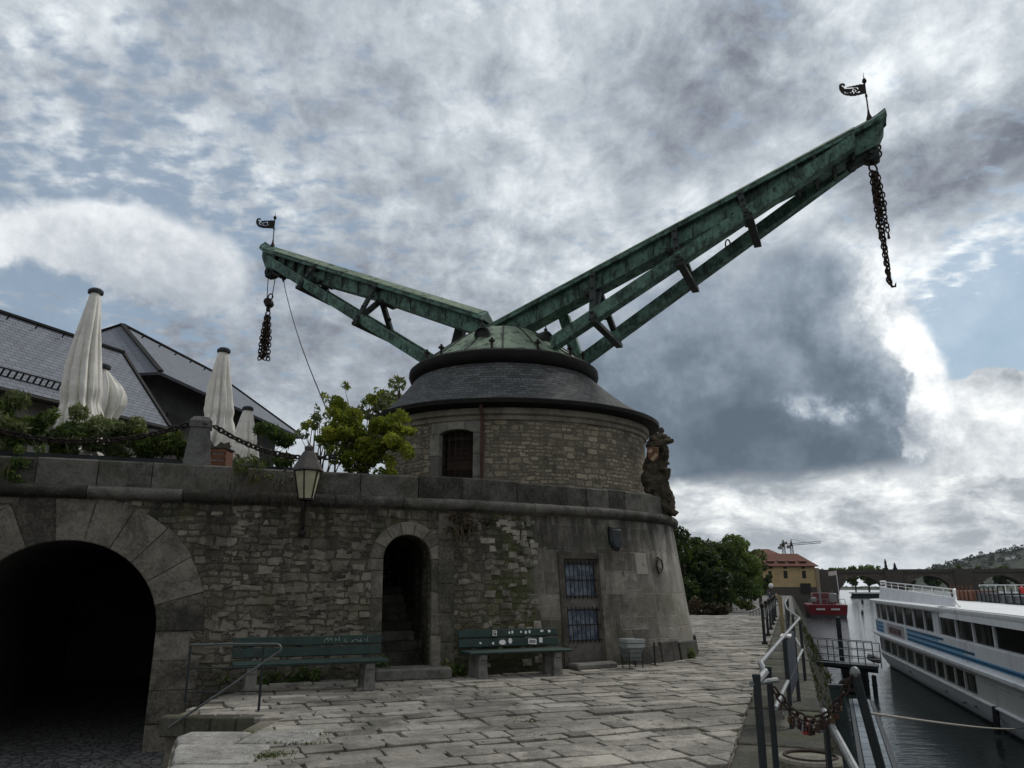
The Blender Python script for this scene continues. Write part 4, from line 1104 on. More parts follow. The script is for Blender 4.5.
tuft(253, 472, 3.6, 'yellowish plant with dry stems trailing over the parapet left of the lantern', M_lf_bright, 260, (.16, .1), 26)
tuft(285, 482, 3.5, 'bare dry stems trailing over the moulding just left of the lantern', M_lf_brown, 40, (.22, .06), 22)
tuft(6, 474, 3.55, 'leafy green plant climbing over the moulding at the left edge', M_lf_mid, 620, (.32, .22), 6)
tuft(462, 530, 2.75, 'brownish dry tuft hanging on the wall right of the arched doorway', M_lf_brown, 320, (.16, .12), 20)
tuft(378, 677, .12, 'small green weed beside the doorway step at the end of the left bench', M_lf_mid, 320, (.07, .1), 0)
tuft(448, 668, .1, 'low weeds in the corner right of the doorway step', M_lf_mid, 240, (.14, .06), 0)
tuft(300, 690, .1, 'low weeds growing under the left bench along the wall foot', M_lf_mid, 420, (.5, .06), 0)
tuft(695, 655, .08, 'small weed at the foot of the round bastion end', M_lf_mid, 120, (.06, .06), 0)

# ------------------------------------------------------------------ houses behind the terrace
def slope_face(mb, pts, th=.12):
    """thick roof plane; UV x along the eave, y up the slope"""
    P = [Vector(p) for p in pts]; n = (P[1] - P[0]).cross(P[-1] - P[0]).normalized()
    if n.z < 0: n = -n
    ex = (P[1] - P[0]).normalized(); ey = n.cross(ex)
    if ey.z < 0: ey = -ey
    uvs = [((p - P[0]).dot(ex), (p - P[0]).dot(ey)) for p in P]
    mb.poly(P, uvs)
    Q = [p - n * th for p in P]; mb.poly(list(reversed(Q)), list(reversed(uvs)))
    for i in range(len(P)):
        j = (i + 1) % len(P); mb.quad(P[i], Q[i], Q[j], P[j], [(0, 0), (0, .1), (.3, .1), (.3, 0)])
EA = [atz(-60, 372, 7.0), atz(170, 427, 7.0)]
dA = (EA[1] - EA[0]).normalized(); nA = Vector((-dA.y, dA.x, 0)); wA = 2.95
hA = empty('slate_house', tuple(EA[0].lerp(EA[1], .5) + nA * 3 - Vector((0, 0, 3.58))), 'long house with a grey slate roof and snow guards behind the left planters', 'house')
A0 = EA[0] - dA * 8; A1 = EA[1]; Rr0 = A0 + nA * wA + Vector((0, 0, 2.95)); rA1 = atz(123, 353, 9.95)
wr = (rA1 - A0).dot(nA); Rr0 = A0 + nA * wr + Vector((0, 0, 2.95))
mb = MB(); slope_face(mb, [A0, A1, rA1, Rr0]); slope_face(mb, [A1 + nA * 2 * wr, A0 + nA * 2 * wr, Rr0, rA1]); slope_face(mb, [A1, A1 + nA * 2 * wr, rA1]); slope_face(mb, [A0 + nA * 2 * wr, A0, Rr0])
rf = mb.build('roof', M_slate_h, hA)
mb = MB(); mb.beam(Rr0 + Vector((0, 0, .03)), rA1 + Vector((0, 0, .03)), .22, .08); mb.beam(rA1 + Vector((0, 0, .03)), A1 + Vector((0, 0, .03)), .16, .07)
mb.build('ridge_cap', M_eave, rf)
for k in range(12):
    mb = MB(); q = Rr0.lerp(rA1, .2 + .75 * k / 12) - nA * .3 - Vector((0, 0, .25)); mb.tube([q, q + Vector((0, 0, .16)) - nA * .16], .025, 5); mb.build('roof_hook', M_eave, rf)
mb = MB(); g0, g1 = A0 - nA * .06 - Vector((0, 0, .12)), A1 - nA * .06 - Vector((0, 0, .12)); mb.tube([g0, g1], .09, 8); mb.build('gutter', M_eave, rf)
mb = MB(); s0, s1 = A0 + nA * .35 + Vector((0, 0, .4)), A1 - dA * 2.2 + nA * .35 + Vector((0, 0, .4)); L_ = (s1 - s0).length; off_ = -nA * .14 + Vector((0, 0, .2))
for k in range(int(L_ / .2)): q = s0.lerp(s1, k * .2 / L_); mb.beam(q, q + off_, .045, .03)
mb.beam(s0 + off_, s1 + off_, .04, .04); mb.beam(s0, s1, .04, .04); mb.build('snow_guard', M_eave, rf)
def wall_box(name, base, pts, z0, z1, m, parent):
    mb = MB(); mb.prism([(p.x, p.y) for p in pts], z0, z1); return mb.build(name, m, parent)
ins = .6
wall_box('wall', hA, [A0 + nA * ins, A1 + nA * ins - dA * .6, A1 + nA * (2 * wr - ins) - dA * .6, A0 + nA * (2 * wr - ins)], 3.42, 7.1, M_plaster, hA)
for k in range(5):
    q = A0.lerp(A1, .45 + .11 * k) + nA * (ins - .02); mb = MB(); M = Matrix.Translation(Vector((q.x, q.y, 5.6))) @ Matrix.Rotation(math.atan2(dA.y, dA.x), 4, 'Z'); mb.box(None, (1.0, .08, 1.5), mat=M, bev=.01); mb.build('window', M_darkwood, hA)
# second, taller house behind it: hipped roof, deep dark eave
HE = 9.6
E0 = atz(150, 367, HE); E1 = atz(304, 438, HE); R0 = atz(122, 325, 13.0)
dB = (E1 - E0).normalized(); nB = Vector((-dB.y, dB.x, 0))
wR = (R0 - E0).dot(nB); R0.z = 13.0
def on_ridge(px):       # point of the level ridge line seen at that column
    lo, hi = 0.0, 14.0
    for _ in range(40):
        m = (lo + hi) / 2
        if proj(R0 + dB * m)[0] < px: lo = m
        else: hi = m
    return R0 + dB * lo
R1 = on_ridge(214); E0b = E0 - dB * (E0 - R0).dot(dB) - dB * (wR * .8)
hB = empty('hipped_house', tuple(E0.lerp(E1, .5) + nB * 4 - Vector((0, 0, HE - 3.42))), 'tall house with a steep hipped slate roof and a deep dark eave behind the parasols', 'house')
Ef1 = E1 + nB * 2 * wR; Ef0 = E0b + nB * 2 * wR
mb = MB()
slope_face(mb, [E0b, E1, R1, R0]); slope_face(mb, [E1, Ef1, R1]); slope_face(mb, [Ef1, Ef0, R0, R1]); slope_face(mb, [Ef0, E0b, R0])
rf = mb.build('roof', M_slate_h, hB)
mb = MB()
for a, b in ((R0, R1), (R1, E1), (R0, E0b), (R0, Ef0), (R1, Ef1)): mb.beam(a + Vector((0, 0, .04)), b + Vector((0, 0, .04)), .2, .07)
mb.build('ridge_cap', M_eave, rf)
for k in range(6): mb = MB(); q = R0.lerp(R1, (k + .5) / 6) - nB * .5 - Vector((0, 0, .5)); mb.tube([q, q + Vector((0, 0, .22)) - nB * .22], .035, 5); mb.build('roof_hook', M_eave, rf)
wall_box('wall', hB, [E0b + nB * 1.2 + dB * .9, E1 + nB * 1.2 - dB * 1.0, Ef1 - nB * 1.0 - dB * 1.0, Ef0 - nB * 1.0 + dB * .9], 3.42, HE + .4, mat('eave_shaded_wall', (.045, .045, .044), .85, .4, 2, bump=.3), hB)  # wall colour kept dark to stand in for the eave's shadow
for k in range(5):
    q = E0.lerp(E1, .08 + .19 * k) + nB * 1.17; mb = MB(); M = Matrix.Translation(Vector((q.x, q.y, 7.6))) @ Matrix.Rotation(math.atan2(dB.y, dB.x), 4, 'Z'); mb.box(None, (1.4, .06, 2.0), mat=M, bev=.01); mb.build('window', M_darkwood, hB)

# ------------------------------------------------------------------ carved coat of arms group on the round end
us = u_px(661, 3.6, hi=7); c = W(us, 3.13, -.15); n2 = path(us)[1]; N = Vector((n2.x, n2.y, 0)); D = Vector((*path(us)[2], 0))
random.seed(44)
def sp(px, py, o=0.0):
    uu = None; p = aty(px, py, c.y); return p + Vector((0, o, 0))
st = empty('carved_coat_of_arms', (c.x, c.y, 3.2), 'brown carved stone coat of arms with a small red and cream shield on the bastion', 'sculpture')
mb = MB()
def blob(px, py, r, sx=1, sz=1, o=0.0, n=10): mb.sphere(sp(px, py, o), r, n, 7, (sx, 1.0, sz))
# from the crown at the top down through the shield bearer to the draped foot
for (px, py, r, sx, sz, o) in ((660, 437, .17, 1.1, .6, 0), (653, 440, .13, 1, .6, -.1), (668, 439, .1, .8, .9, .05), (659, 447, .15, .9, .8, 0), (662, 457, .15, .8, 1, .05), (652, 458, .17, .9, 1.2, -.1),
        (650, 470, .18, 1, 1, -.15), (660, 468, .19, 1, 1.1, 0), (664, 467, .09, .7, 1, .1), (646, 480, .17, .9, 1.3, -.15), (656, 482, .22, 1, 1.0, -.05), (664, 481, .16, .8, 1.2, .1), (665, 474, .09, 1, 1, .05),
        (648, 490, .15, .8, 1, -.1), (658, 493, .22, .9, 1.2, 0), (667, 493, .14, .8, 1.3, .1), (662, 504, .2, .8, 1.2, .0), (670, 503, .12, .7, 1.3, .1), (668, 512, .16, .8, 1, .05), (674, 512, .08, .8, 1.2, .1), (663, 513, .12, 1, .7, -.05), (651, 449, .08, 1, 1.2, -.15)):
    blob(px, py, r, sx, sz, o)
for k in range(14):
    y = random.uniform(440, 512); x = 655 + (y - 440) * .17 + random.uniform(-9, 9); blob(x, y, random.uniform(.04, .085), 1, random.uniform(.7, 1.6), random.uniform(-.25, .05), 7)
for (x0, y0, x1, y1, r0, r1) in ((645, 447, 672, 441, .06, .07), (648, 452, 644, 470, .05, .08), (664, 447, 665, 463, .07, .06), (646, 474, 660, 487, .09, .07), (668, 470, 660, 486, .07, .08), (655, 488, 652, 506, .1, .08), (664, 488, 672, 510, .12, .07), (667, 478, 664, 470, .06, .07), (648, 500, 676, 515, .07, .08)):
    mb.tube([sp(x0, y0, -.12), sp((x0 + x1) / 2 + 1, (y0 + y1) / 2, -.16), sp(x1, y1, -.1)], [r0, (r0 + r1) * .55, r1], 8)
# drapery folds
for k in range(7):
    a = sp(646 + k * 3.2, 468 + k * 2, -.17); b = sp(655 + k * 3.0, 505 + k, -.12); mb.tube([a, a.lerp(b, .5) + Vector((random.uniform(-.08, .08), -.06, 0)), b], [.04, .06, .03], 6)
g = mb.build('carving', M_sand, st, smooth=180)
rm = g.modifiers.new('Remesh', 'REMESH'); rm.mode = 'VOXEL'; rm.voxel_size = .022; rm.use_smooth_shade = True
tx = bpy.data.textures.new('carve', 'CLOUDS'); tx.noise_scale = .08; tx.noise_depth = 2
dm = g.modifiers.new('Displace', 'DISPLACE'); dm.texture = tx; dm.strength = .07; dm.mid_level = .5
mb = MB(); mb.sphere(sp(661, 430.5), .085, 10, 8); mb.tube([sp(661, 430), sp(661, 440)], .05, 8); mb.build('finial_ball', M_cornice, st, smooth=180)
# shield: quartered red / white plates
def shield(mb, c, w, h, dx, N2, th):
    X = dx.normalized(); pts = [(-w, h), (w, h), (w, 0), (w * .7, -h * .6), (0, -h), (-w * .7, -h * .6), (-w, 0)]
    mb.loft([[c + X * a + Vector((0, 0, b)) - N2 * th for a, b in pts], [c + X * a * .92 + Vector((0, 0, b * .92)) + N2 * th for a, b in pts]])
sc_ = sp(650.5, 457, -.33); N2 = Vector((-.25, -1, 0)).normalized(); X2 = Vector((1, -.25, 0))
mb = MB(); shield(mb, sc_, .14, .19, X2, N2, .03); sh = mb.build('painted_shield', mat('worn_red_paint', (.17, .075, .045), .7, .4, 9, bump=.2, dirt=.4), st)
mb = MB()
for (a, b) in ((-.055, .09), (.06, -.03), (.0, -.1)):
    q = sc_ + X2.normalized() * a + Vector((0, 0, b)) + N2 * .035; mb.box(None, (.075, .02, .11), mat=Matrix.Translation(q) @ Matrix.Rotation(-.25, 4, 'Z') @ Matrix.Rotation(.7, 4, 'Y'), bev=.004)
mb.build('shield_fields', mat('faded_cream_paint', (.42, .33, .2), .7, .3, 9, bump=.2, dirt=.3), sh)
# ------------------------------------------------------------------ quay: edge x = .21 + .35 y, water at -4
ZW = -4.0
def edge(y): return .21 + .35 * max(y, 6.0)
ED = Vector((.35, 1, 0)).normalized(); EN = Vector((ED.y, -ED.x, 0))     # along / towards the river
random.seed(3)
quay_poly = [(-2.0, -14), (edge(0), -14), (edge(0), 6), (edge(44), 44), (-1, 44), (-1, 24), (-4.9, 14.6), (-4.35, 13.9), (-4.35, 10.46), (-3.12, 10.46), (-3.12, 9.32), (-3.62, 9.32), (-3.66, 9.05), (-3.5, 8.6), (-3.16, 7.7), (-2.75, 6.2), (-2.3, 3)]
mb = MB(); mb.prism(quay_poly, -1.2, -.035); tag(mb.build('quay_ground', M_joint, None), kind='structure')
def inside(p, poly):
    x, y = p; r = False; n = len(poly)
    for i in range(n):
        x1, y1 = poly[i]; x2, y2 = poly[(i + 1) % n]
        if (y1 > y) != (y2 > y) and x < (x2 - x1) * (y - y1) / (y2 - y1) + x1: r = not r
    return r
slab_poly = [(edge(y) - .5, y) for y in (-3, 6, 44.0)] + quay_poly[4:6] + [(-6.6, 13.2), (-4.37, 12.6)] + quay_poly[8:16] + [(-2.2, -3)]
EX = Vector((.93, .37)).normalized(); EY = Vector((-EX.y, EX.x))
def clip(poly, px, py, nx, ny):
    out = []; n = len(poly); d = [(p[0] - px) * nx + (p[1] - py) * ny for p in poly]
    for i in range(n):
        j = (i + 1) % n
        if d[i] >= 0: out.append(poly[i])
        if (d[i] >= 0) != (d[j] >= 0): t = d[i] / (d[i] - d[j]); out.append((poly[i][0] + (poly[j][0] - poly[i][0]) * t, poly[i][1] + (poly[j][1] - poly[i][1]) * t))
    return out
def area(p): return abs(sum(p[i][0] * p[(i + 1) % len(p)][1] - p[(i + 1) % len(p)][0] * p[i][1] for i in range(len(p)))) / 2
def fit(q):
    c = (sum(a[0] for a in q) / 4, sum(a[1] for a in q) / 4)
    q = clip(q, .21 - .93, 0, -ED.y, ED.x) if c[1] > 6.2 else clip(q, edge(0) - .9, 0, -1, 0)      # kerb line
    if len(q) > 2: q = clip(q, 0, 43.98, 0, -1)
    if len(q) > 2 and c[0] < -2.3 and 9.0 < c[1] < 11.2:                    # stairwell
        if c[0] > -3.12 and not (c[0] < -3.0 and c[1] > 10.4): q = clip(q, -2.86, 0, 1, 0) if 8.6 < c[1] < 10.5 else q
        elif c[1] > 9.9: q = clip(q, 0, 10.53, 0, 1)
        else: return []
    if len(q) > 2 and c[1] > 10.4: q = clip(q, -4.34, 0, 1, 0)
    if len(q) > 2 and c[1] < 9.0: q = clip(q, -2.42, 7.75, .9, .16)
    return q if len(q) > 2 and area(q) > .03 else []
def slabmesh(mb, pts, z, th=.05, ch=.007, dome=.003, tone=.5):
    """worn paving stone: jittered outline, rounded edge"""
    n = len(pts); cx = sum(p[0] for p in pts) / n; cy = sum(p[1] for p in pts) / n
    out = []
    for i in range(n):
        a = pts[i]; b = pts[(i + 1) % n]; L = math.hypot(b[0] - a[0], b[1] - a[1]); k = max(1, int(L / .16))
        for j in range(k):
            t = j / k; jx, jy = (random.gauss(0, .008), random.gauss(0, .008))
            q = [a[0] + (b[0] - a[0]) * t + jx, a[1] + (b[1] - a[1]) * t + jy]
            if j == 0: q[0] += (cx - q[0]) * .05; q[1] += (cy - q[1]) * .05
            out.append(q)
    tx, ty = random.gauss(0, .005), random.gauss(0, .005)
    def zz(q): return z + (q[0] - cx) * tx + (q[1] - cy) * ty
    def sh(q, k): l = math.hypot(cx - q[0], cy - q[1]) + 1e-6; return (q[0] + (cx - q[0]) / l * k, q[1] + (cy - q[1]) / l * k)
    L0 = [Vector((q[0], q[1], z - th)) for q in out]; L1 = [Vector((q[0], q[1], zz(q) - ch)) for q in out]
    L2 = [Vector((*sh(q, ch * .6), zz(q) - ch * .3)) for q in out]; L3 = [Vector((*sh(q, ch * 1.8), zz(q))) for q in out]; L4 = [Vector((cx + (q[0] - cx) * .6, cy + (q[1] - cy) * .6, zz(q) + dome)) for q in out]
    vs = [[mb.bm.verts.new(p) for p in L] for L in (L0, L1, L2, L3, L4)]; m = len(out)
    for i in range(4):
        for j in range(m): mb.face((vs[i][j], vs[i][(j + 1) % m], vs[i + 1][(j + 1) % m], vs[i + 1][j]), tone=tone)
    mb.face(vs[4], tone=tone)
mb = MB(); mb.recalc = False
v = -8.0; row = 0
while v < 60:
    h = random.uniform(.2, .36) if random.random() < .8 else random.uniform(.36, .5)
    u_ = -16 + random.uniform(0, .8)
    while u_ < 50:
        l = random.uniform(.26, .8); g = random.uniform(.003, .010)
        def pt(a, b):
            w = .06 * math.sin(a * .7 + row * 1.3) + .09 * mnoise.noise(Vector((a * .6, b * .6, 2)))
            q = EX * a + EY * (b + w); return (q.x, q.y)
        q = [pt(u_ + g, v + g + random.uniform(-.012, .012)), pt(u_ + l - g, v + g + random.uniform(-.012, .012)), pt(u_ + l - g, v + h - g), pt(u_ + g, v + h - g)]
        c = (sum(a[0] for a in q) / 4, sum(a[1] for a in q) / 4)
        if -3 < c[1] < 44.5 and inside(c, quay_poly):
            q = fit(q)
            if q: slabmesh(mb, q, random.gauss(0, .006), tone=min(1, max(0, random.gauss(.5, .25))))
        u_ += l
    v += h; row += 1
tag(mb.build('quay_pavement', M_slab, None), kind='structure')
# kerb stones along the edge
mb = MB(); mb.recalc = False; s = 6.4
while s < 46.5:
    l = random.uniform(.9, 1.5)
    def kp(a, b): q = Vector((.21, 0, 0)) + ED * a + EN * b; return (q.x, q.y)
    slabmesh(mb, [kp(s + .008, -.86), kp(s + l - .008, -.86), kp(s + l - .008, .05), kp(s + .008, .05)], .012 + random.gauss(0, .006), .3, .025, .004, tone=random.random()); s += l
tag(mb.build('quay_kerb', M_kerb, None), kind='structure')
# battered quay wall down to the river
mb = MB(); NS = 60
for i in range(NS):
    y0 = -20 + 230 * i / NS; y1 = -20 + 230 * (i + 1) / NS
    def zt_(y): return -.03 if y < 44 else max(-1.05, -.03 - (y - 44) * .08)
    bt = lambda y: .04 + .96 * max(0, min(1, (y - 13) / 20))
    rows0 = [(edge(y0) + o * bt(y0) * EN.x, y0 + o * bt(y0) * EN.y, z if z < -.1 else zt_(y0)) for o, z in ((0, 0), (.35, -1.2), (.9, -2.5), (1.9, -4.6))]
    rows1 = [(edge(y1) + o * bt(y1) * EN.x, y1 + o * bt(y1) * EN.y, z if z < -.1 else zt_(y1)) for o, z in ((0, 0), (.35, -1.2), (.9, -2.5), (1.9, -4.6))]
    for k in range(3):
        mb.quad(rows0[k + 1], rows1[k + 1], rows1[k], rows0[k], [(y0, rows0[k + 1][2]), (y1, rows1[k + 1][2]), (y1, rows1[k][2]), (y0, rows0[k][2])])
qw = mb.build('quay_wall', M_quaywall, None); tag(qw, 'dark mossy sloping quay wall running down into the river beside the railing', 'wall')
# grass and weeds on the waterside face
random.seed(61)
mb = MB()
for _ in range(420):
    y = random.uniform(9, 60); o = random.uniform(.02, 1.6); z = -o * 2.2 - .1; o *= .04 + .96 * max(0, min(1, (y - 13) / 20)); p = Vector((edge(y) + o * EN.x, y + o * EN.y, z))
    for k in range(3):
        d = Vector((random.gauss(0, .1), random.gauss(0, .1), random.uniform(.08, .28))); w = Vector((random.gauss(0, 1), random.gauss(0, 1), 0)).normalized() * .03
        mb.poly([p - w, p + w, p + d], tone=random.random())
tag(mb.build('wall_grass', leafmat('dark_grass', (.018, .028, .006), (.06, .075, .02)), None), 'tufts of grass growing on the sloping quay wall', 'grass', kind='stuff')
# moss and grass in the paving joints near the stairwell
mb = MB()
for (px, py, rx, ry, n) in ((268, 757, .22, .2, 420), (284, 744, .35, .06, 160), (300, 735, .4, .05, 90), (243, 733, .1, .08, 50), (530, 722, .18, .05, 60)):
    c = atz(px, py, 0)
    for _ in range(n):
        p = c + Vector((random.gauss(0, rx * .5), random.gauss(0, ry * .5), .0)); h = random.uniform(.012, .04)
        d = Vector((random.gauss(0, .02), random.gauss(0, .02), h)); w = Vector((random.gauss(0, 1), random.gauss(0, 1), 0)).normalized() * .01
        mb.poly([p - w, p + w, p + d], tone=random.random())
tag(mb.build('joint_grass', M_grass, None), 'short grass and moss growing in the paving joints', 'grass', kind='stuff')
random.seed(67)
mb = MB()
for _ in range(240):
    y = random.uniform(7.5, 30); x = random.uniform(-2.6, edge(y) - 1.0)
    if not inside((x, y), quay_poly): continue
    n_ = random.randint(3, 12)
    for k in range(n_):
        p = Vector((x + random.gauss(0, .05), y + random.gauss(0, .03), -.012)); h = random.uniform(.012, .04); d = Vector((random.gauss(0, .02), random.gauss(0, .02), h)); w = Vector((random.gauss(0, 1), random.gauss(0, 1), 0)).normalized() * .008
        mb.poly([p - w, p + w, p + d], tone=random.random())
tag(mb.build('joint_weeds', M_grass, None), 'tiny weeds scattered in the paving joints', 'weeds', kind='stuff')
mb = MB()
for _ in range(160):
    y = random.uniform(7.5, 26); x = random.uniform(-2.4, edge(y) - .6); a = random.uniform(0, 6.28); s_ = random.uniform(.012, .03); c_ = Vector((x, y, .012)); e = Vector((math.cos(a), math.sin(a), .15)) * s_; f_ = Vector((-math.sin(a), math.cos(a), .1)) * s_ * .6
    mb.poly([c_ - e, c_ - f_, c_ + e, c_ + f_], tone=random.random())
tag(mb.build('fallen_leaves', M_straw, None), 'small dry fallen leaves scattered on the paving', 'leaves', kind='stuff')
# lower cobbled passage before the big archway
mb = MB(); mb.prism([(-30, -14), (-1.5, -14), (-1.5, 13.5), (-7, 24.5), (-13, 22), (-30, 12)], -1.6, -.93)
def cobbles():
    m, nt, b = new_mat('passage_cobbles'); p = geopos(nt)
    vo = nt.node('ShaderNodeTexVoronoi', {'Vector': p, 'Scale': 7.0}, feature='DISTANCE_TO_EDGE').outputs[0]
    vc = nt.node('ShaderNodeTexVoronoi', {'Vector': p, 'Scale': 7.0}).outputs[1]
    f = nt.step(vo, .02, .12); cc = nt.mixc(f, (.025, .024, .022), nt.mixc(nt.sep(vc)[0], (.06, .06, .06), (.13, .13, .128)))
    nt.put(b.inputs['Base Color'], cc); b.inputs['Roughness'].default_value = .75
    nt.put(b.inputs['Normal'], nt.bump(nt.add(f, nt.mul(nt.noise(p, 30), .3)), .9, .03)); return m
tag(mb.build('passage_ground', cobbles(), None), kind='structure')
# stairwell between platform and quay
mb = MB()
for k in range(6): mb.box((-3.27 - .26 * k, 9.9, -.16 - .155 * k - .2), (.29, 1.12, .4), 0, bev=.012, tone=random.random())
o = mb.build('stone_stairs', M_step, None); reorigin(o, (-3.3, 9.9, -.3)); tag(o, 'worn stone stair leading down to the left beside the iron handrail', 'stairs')
mb = MB()
for k in range(4):
    a = -4.4 + k * .32; mb.box((a + .16, 10.42, -.11), (.315, .2, .24), 0, bev=.02, tone=random.random())
tag(mb.build('stair_edge', M_kerb, None), kind='structure')
# loose coping slabs at the corner of the stairwell, pale and rounded
mb = MB(); mb.recalc = False
for poly in ([(-3.6, 9.28), (-3.64, 9.0), (-3.48, 8.62), (-2.9, 8.62), (-2.9, 9.3)], [(-3.46, 8.58), (-3.14, 7.72), (-2.4, 7.75), (-2.45, 8.58)], [(-3.12, 7.66), (-2.76, 6.3), (-2.1, 6.3), (-2.2, 7.66)], [(-2.88, 8.62), (-2.1, 8.66), (-2.12, 9.5), (-2.86, 9.3)]):
    slabmesh(mb, poly, .02, .4, .025, .004, tone=.6)
tag(mb.build('stair_coping', stone('pale_coping', (.25, .243, .225), .4, 1.6, .014, .1, .4), None), kind='structure')
# iron handrail by the stair
def px3(px, py, Y): return aty(px, py, Y)
hr = empty('stair_handrail', tuple(atz(258, 712, 0)), 'thin dark iron handrail with a diagonal bar beside the stair', 'handrail')
pb = [atz(188, 703, .0), atz(258, 712, .0)]
Yh = 10.6
A_ = aty(191, 645, Yh); B_ = aty(276, 644, Yh)
mb = MB()
mb.tube([aty(185, 703, Yh), A_], .015, 8); mb.build('post', M_darksteel, hr)
mb = MB(); mb.tube([aty(258.5, 711, Yh), aty(264, 645, Yh)], .017, 8); mb.build('post', M_darksteel, hr)
mb = MB(); arc = [aty(276 + 5 * math.sin(t), 648.5 - 4.5 * math.cos(t), Yh) for t in [PI * k / 8 for k in range(9)]]
arc[-1] = aty(277, 653, Yh)
mb.tube([A_, aty(230, 644, Yh)] + arc + [aty(230, 686, Yh - .15), aty(168, 728, Yh - .35)], .0145, 8); mb.build('top_rail', mat('worn_iron_rail', (.12, .13, .125), .5, .4, 6, metal=.5, bump=.15), hr)
for y in (668, 692):
    mb = MB(); mb.tube([aty(188.5, y + .5, Yh), aty(261, y - 1, Yh)], .009, 8); mb.build('mid_rail', M_darksteel, hr)

# ------------------------------------------------------------------ benches
def bench(c, ang, L, label, top_mat, stickers=None, scrawl=False, seed=0):
    random.seed(seed)
    o = empty('park_bench', (c[0], c[1], 0), label, 'bench', 'benches along the bastion wall'); C0 = Vector((c[0], c[1], 0))
    M = Matrix.Translation(C0) @ Matrix.Rotation(ang, 4, 'Z')      # local x along, -y towards the camera
    for s in (-1, 1):
        mb = MB(); x = s * (L / 2 - .28)
        for (y0, y1, h, w) in ((-.28, -.12, .40, .16), (.1, .24, .40, .16)):
            mb.loft([[M @ Vector((x + a * k, (y0 + y1) / 2 + b * k2, z)) for a, b in ((-.08, -.07), (.08, -.07), (.08, .07), (-.08, .07))] for z, k, k2 in ((0, 1.15, 1.15), (.18, 1, 1), (h, .95, 1))])
        mb.box(None, (.15, .55, .1), mat=M @ Matrix.Translation((x, -.02, .355)), bev=.012); mb.build('leg', M_leg, o)
    for k in range(4):
        mb = MB(); mb.box(None, (L, .125, .045), mat=M @ Matrix.Translation((0, -.27 + k * .14, .43)), bev=.01); mb.build('seat_plank', M_green, o)
    tilt = R(-12)
    for k in range(2):
        mb = MB(); T = M @ Matrix.Translation((0, .25 + .04 * k, .56 + k * .165)) @ Matrix.Rotation(tilt, 4, 'X'); mb.box(None, (L, .04, .145), mat=T, bev=.01)
        bp = mb.build('back_plank', top_mat if k == 1 else M_green, o)
        if stickers:
            for (x, z, w, h, dark, _k) in [q for q in stickers if q[5] == k]:
                sb = MB(); TT = T @ Matrix.Translation((x, -.0225, z)) @ Matrix.Rotation(random.uniform(-.12, .12), 4, 'Y')
                n = random.choice((4, 7)); pts = [(-w/2, -h/2), (w/2, -h/2), (w/2, h/2), (-w/2, h/2)] if dark != 2 else [(w/2 * math.cos(t) * random.uniform(.75, 1.1), h/2 * math.sin(t) * random.uniform(.75, 1.1)) for t in [2 * PI * i / 9 for i in range(9)]]
                sb.loft([[TT @ Vector((a, .001, b)) for a, b in pts], [TT @ Vector((a, -.002, b)) for a, b in pts]]); s_ = sb.build('sticker', M_white, bp)
                if dark == 1:
                    kb = MB()
                    for (a0, b0, a1, b1) in ((-.25, .3, .25, .3), (-.25, .3, -.25, -.25), (-.25, -.25, .1, -.3), (.1, -.3, .25, .0), (-.05, .02, .25, 0), (.05, -.05, .28, -.35)):
                        kb.beam(TT @ Vector((a0 * w, -.004, b0 * h)), TT @ Vector((a1 * w, -.004, b1 * h)), .012, .012)
                    kb.build('print', M_ink, s_)
                if dark == 3:
                    kb = MB()
                    for i in range(4): kb.box(None, (w * .12, .003, h * .6), mat=TT @ Matrix.Translation((-w * .3 + i * w * .2, -.004, 0)))
                    kb.build('print', M_ink, s_)
        if scrawl and k == 1:
            sb = MB(); x = L * .1
            rnd = random.Random(4)
            for wlen in (5, 1, 6):
                for _ in range(wlen):
                    pts = [T @ Vector((x + rnd.uniform(-.01, .05), -.0235, rnd.uniform(-.045, .045))) for _ in range(4)]
                    pts.sort(key=lambda q: q.z * rnd.choice((-1, 1))); sb.tube(pts, .0045, 4); x += .055
                x += .05
            sb.build('scrawl', mat('pale_scratches', (.3, .36, .32), .8, .3, 30, bump=0), bp)
    for s in (-1, 1):
        mb = MB(); x = s * (L / 2 - .28); mb.beam(M @ Vector((x, .22, .38)), M @ Vector((x, .33, .82)), .06, .02); mb.build('back_bracket', M_darksteel, o)
    return o
S2 = [(-.30, 0, .085, .1, 1, 1), (.0, 0, .04, .06, 2, 1), (.06, .01, .045, .07, 2, 1), (.24, .01, .04, .05, 2, 1), (.34, .0, .05, .075, 2, 1), (.42, .01, .05, .075, 2, 1), (.68, .02, .085, .045, 2, 1), (.84, .01, .07, .06, 2, 1),
      (-.6, 0, .05, .04, 2, 0), (-.35, -.01, .05, .05, 2, 0), (-.16, .0, .16, .1, 2, 0), (.0, .02, .08, .11, 2, 0), (.46, .0, .17, .1, 3, 0), (.64, .02, .07, .09, 0, 0)]
bench((.06, 14.95), R(24), 2.05, 'green bench with many white stickers on its backrest beside the barred door', M_green, S2, seed=2)
bench((-3.18, 12.85), R(21.5), 2.35, 'longer green bench with a pale scrawl on its backrest left of the arched doorway', M_green, None, True, seed=6)
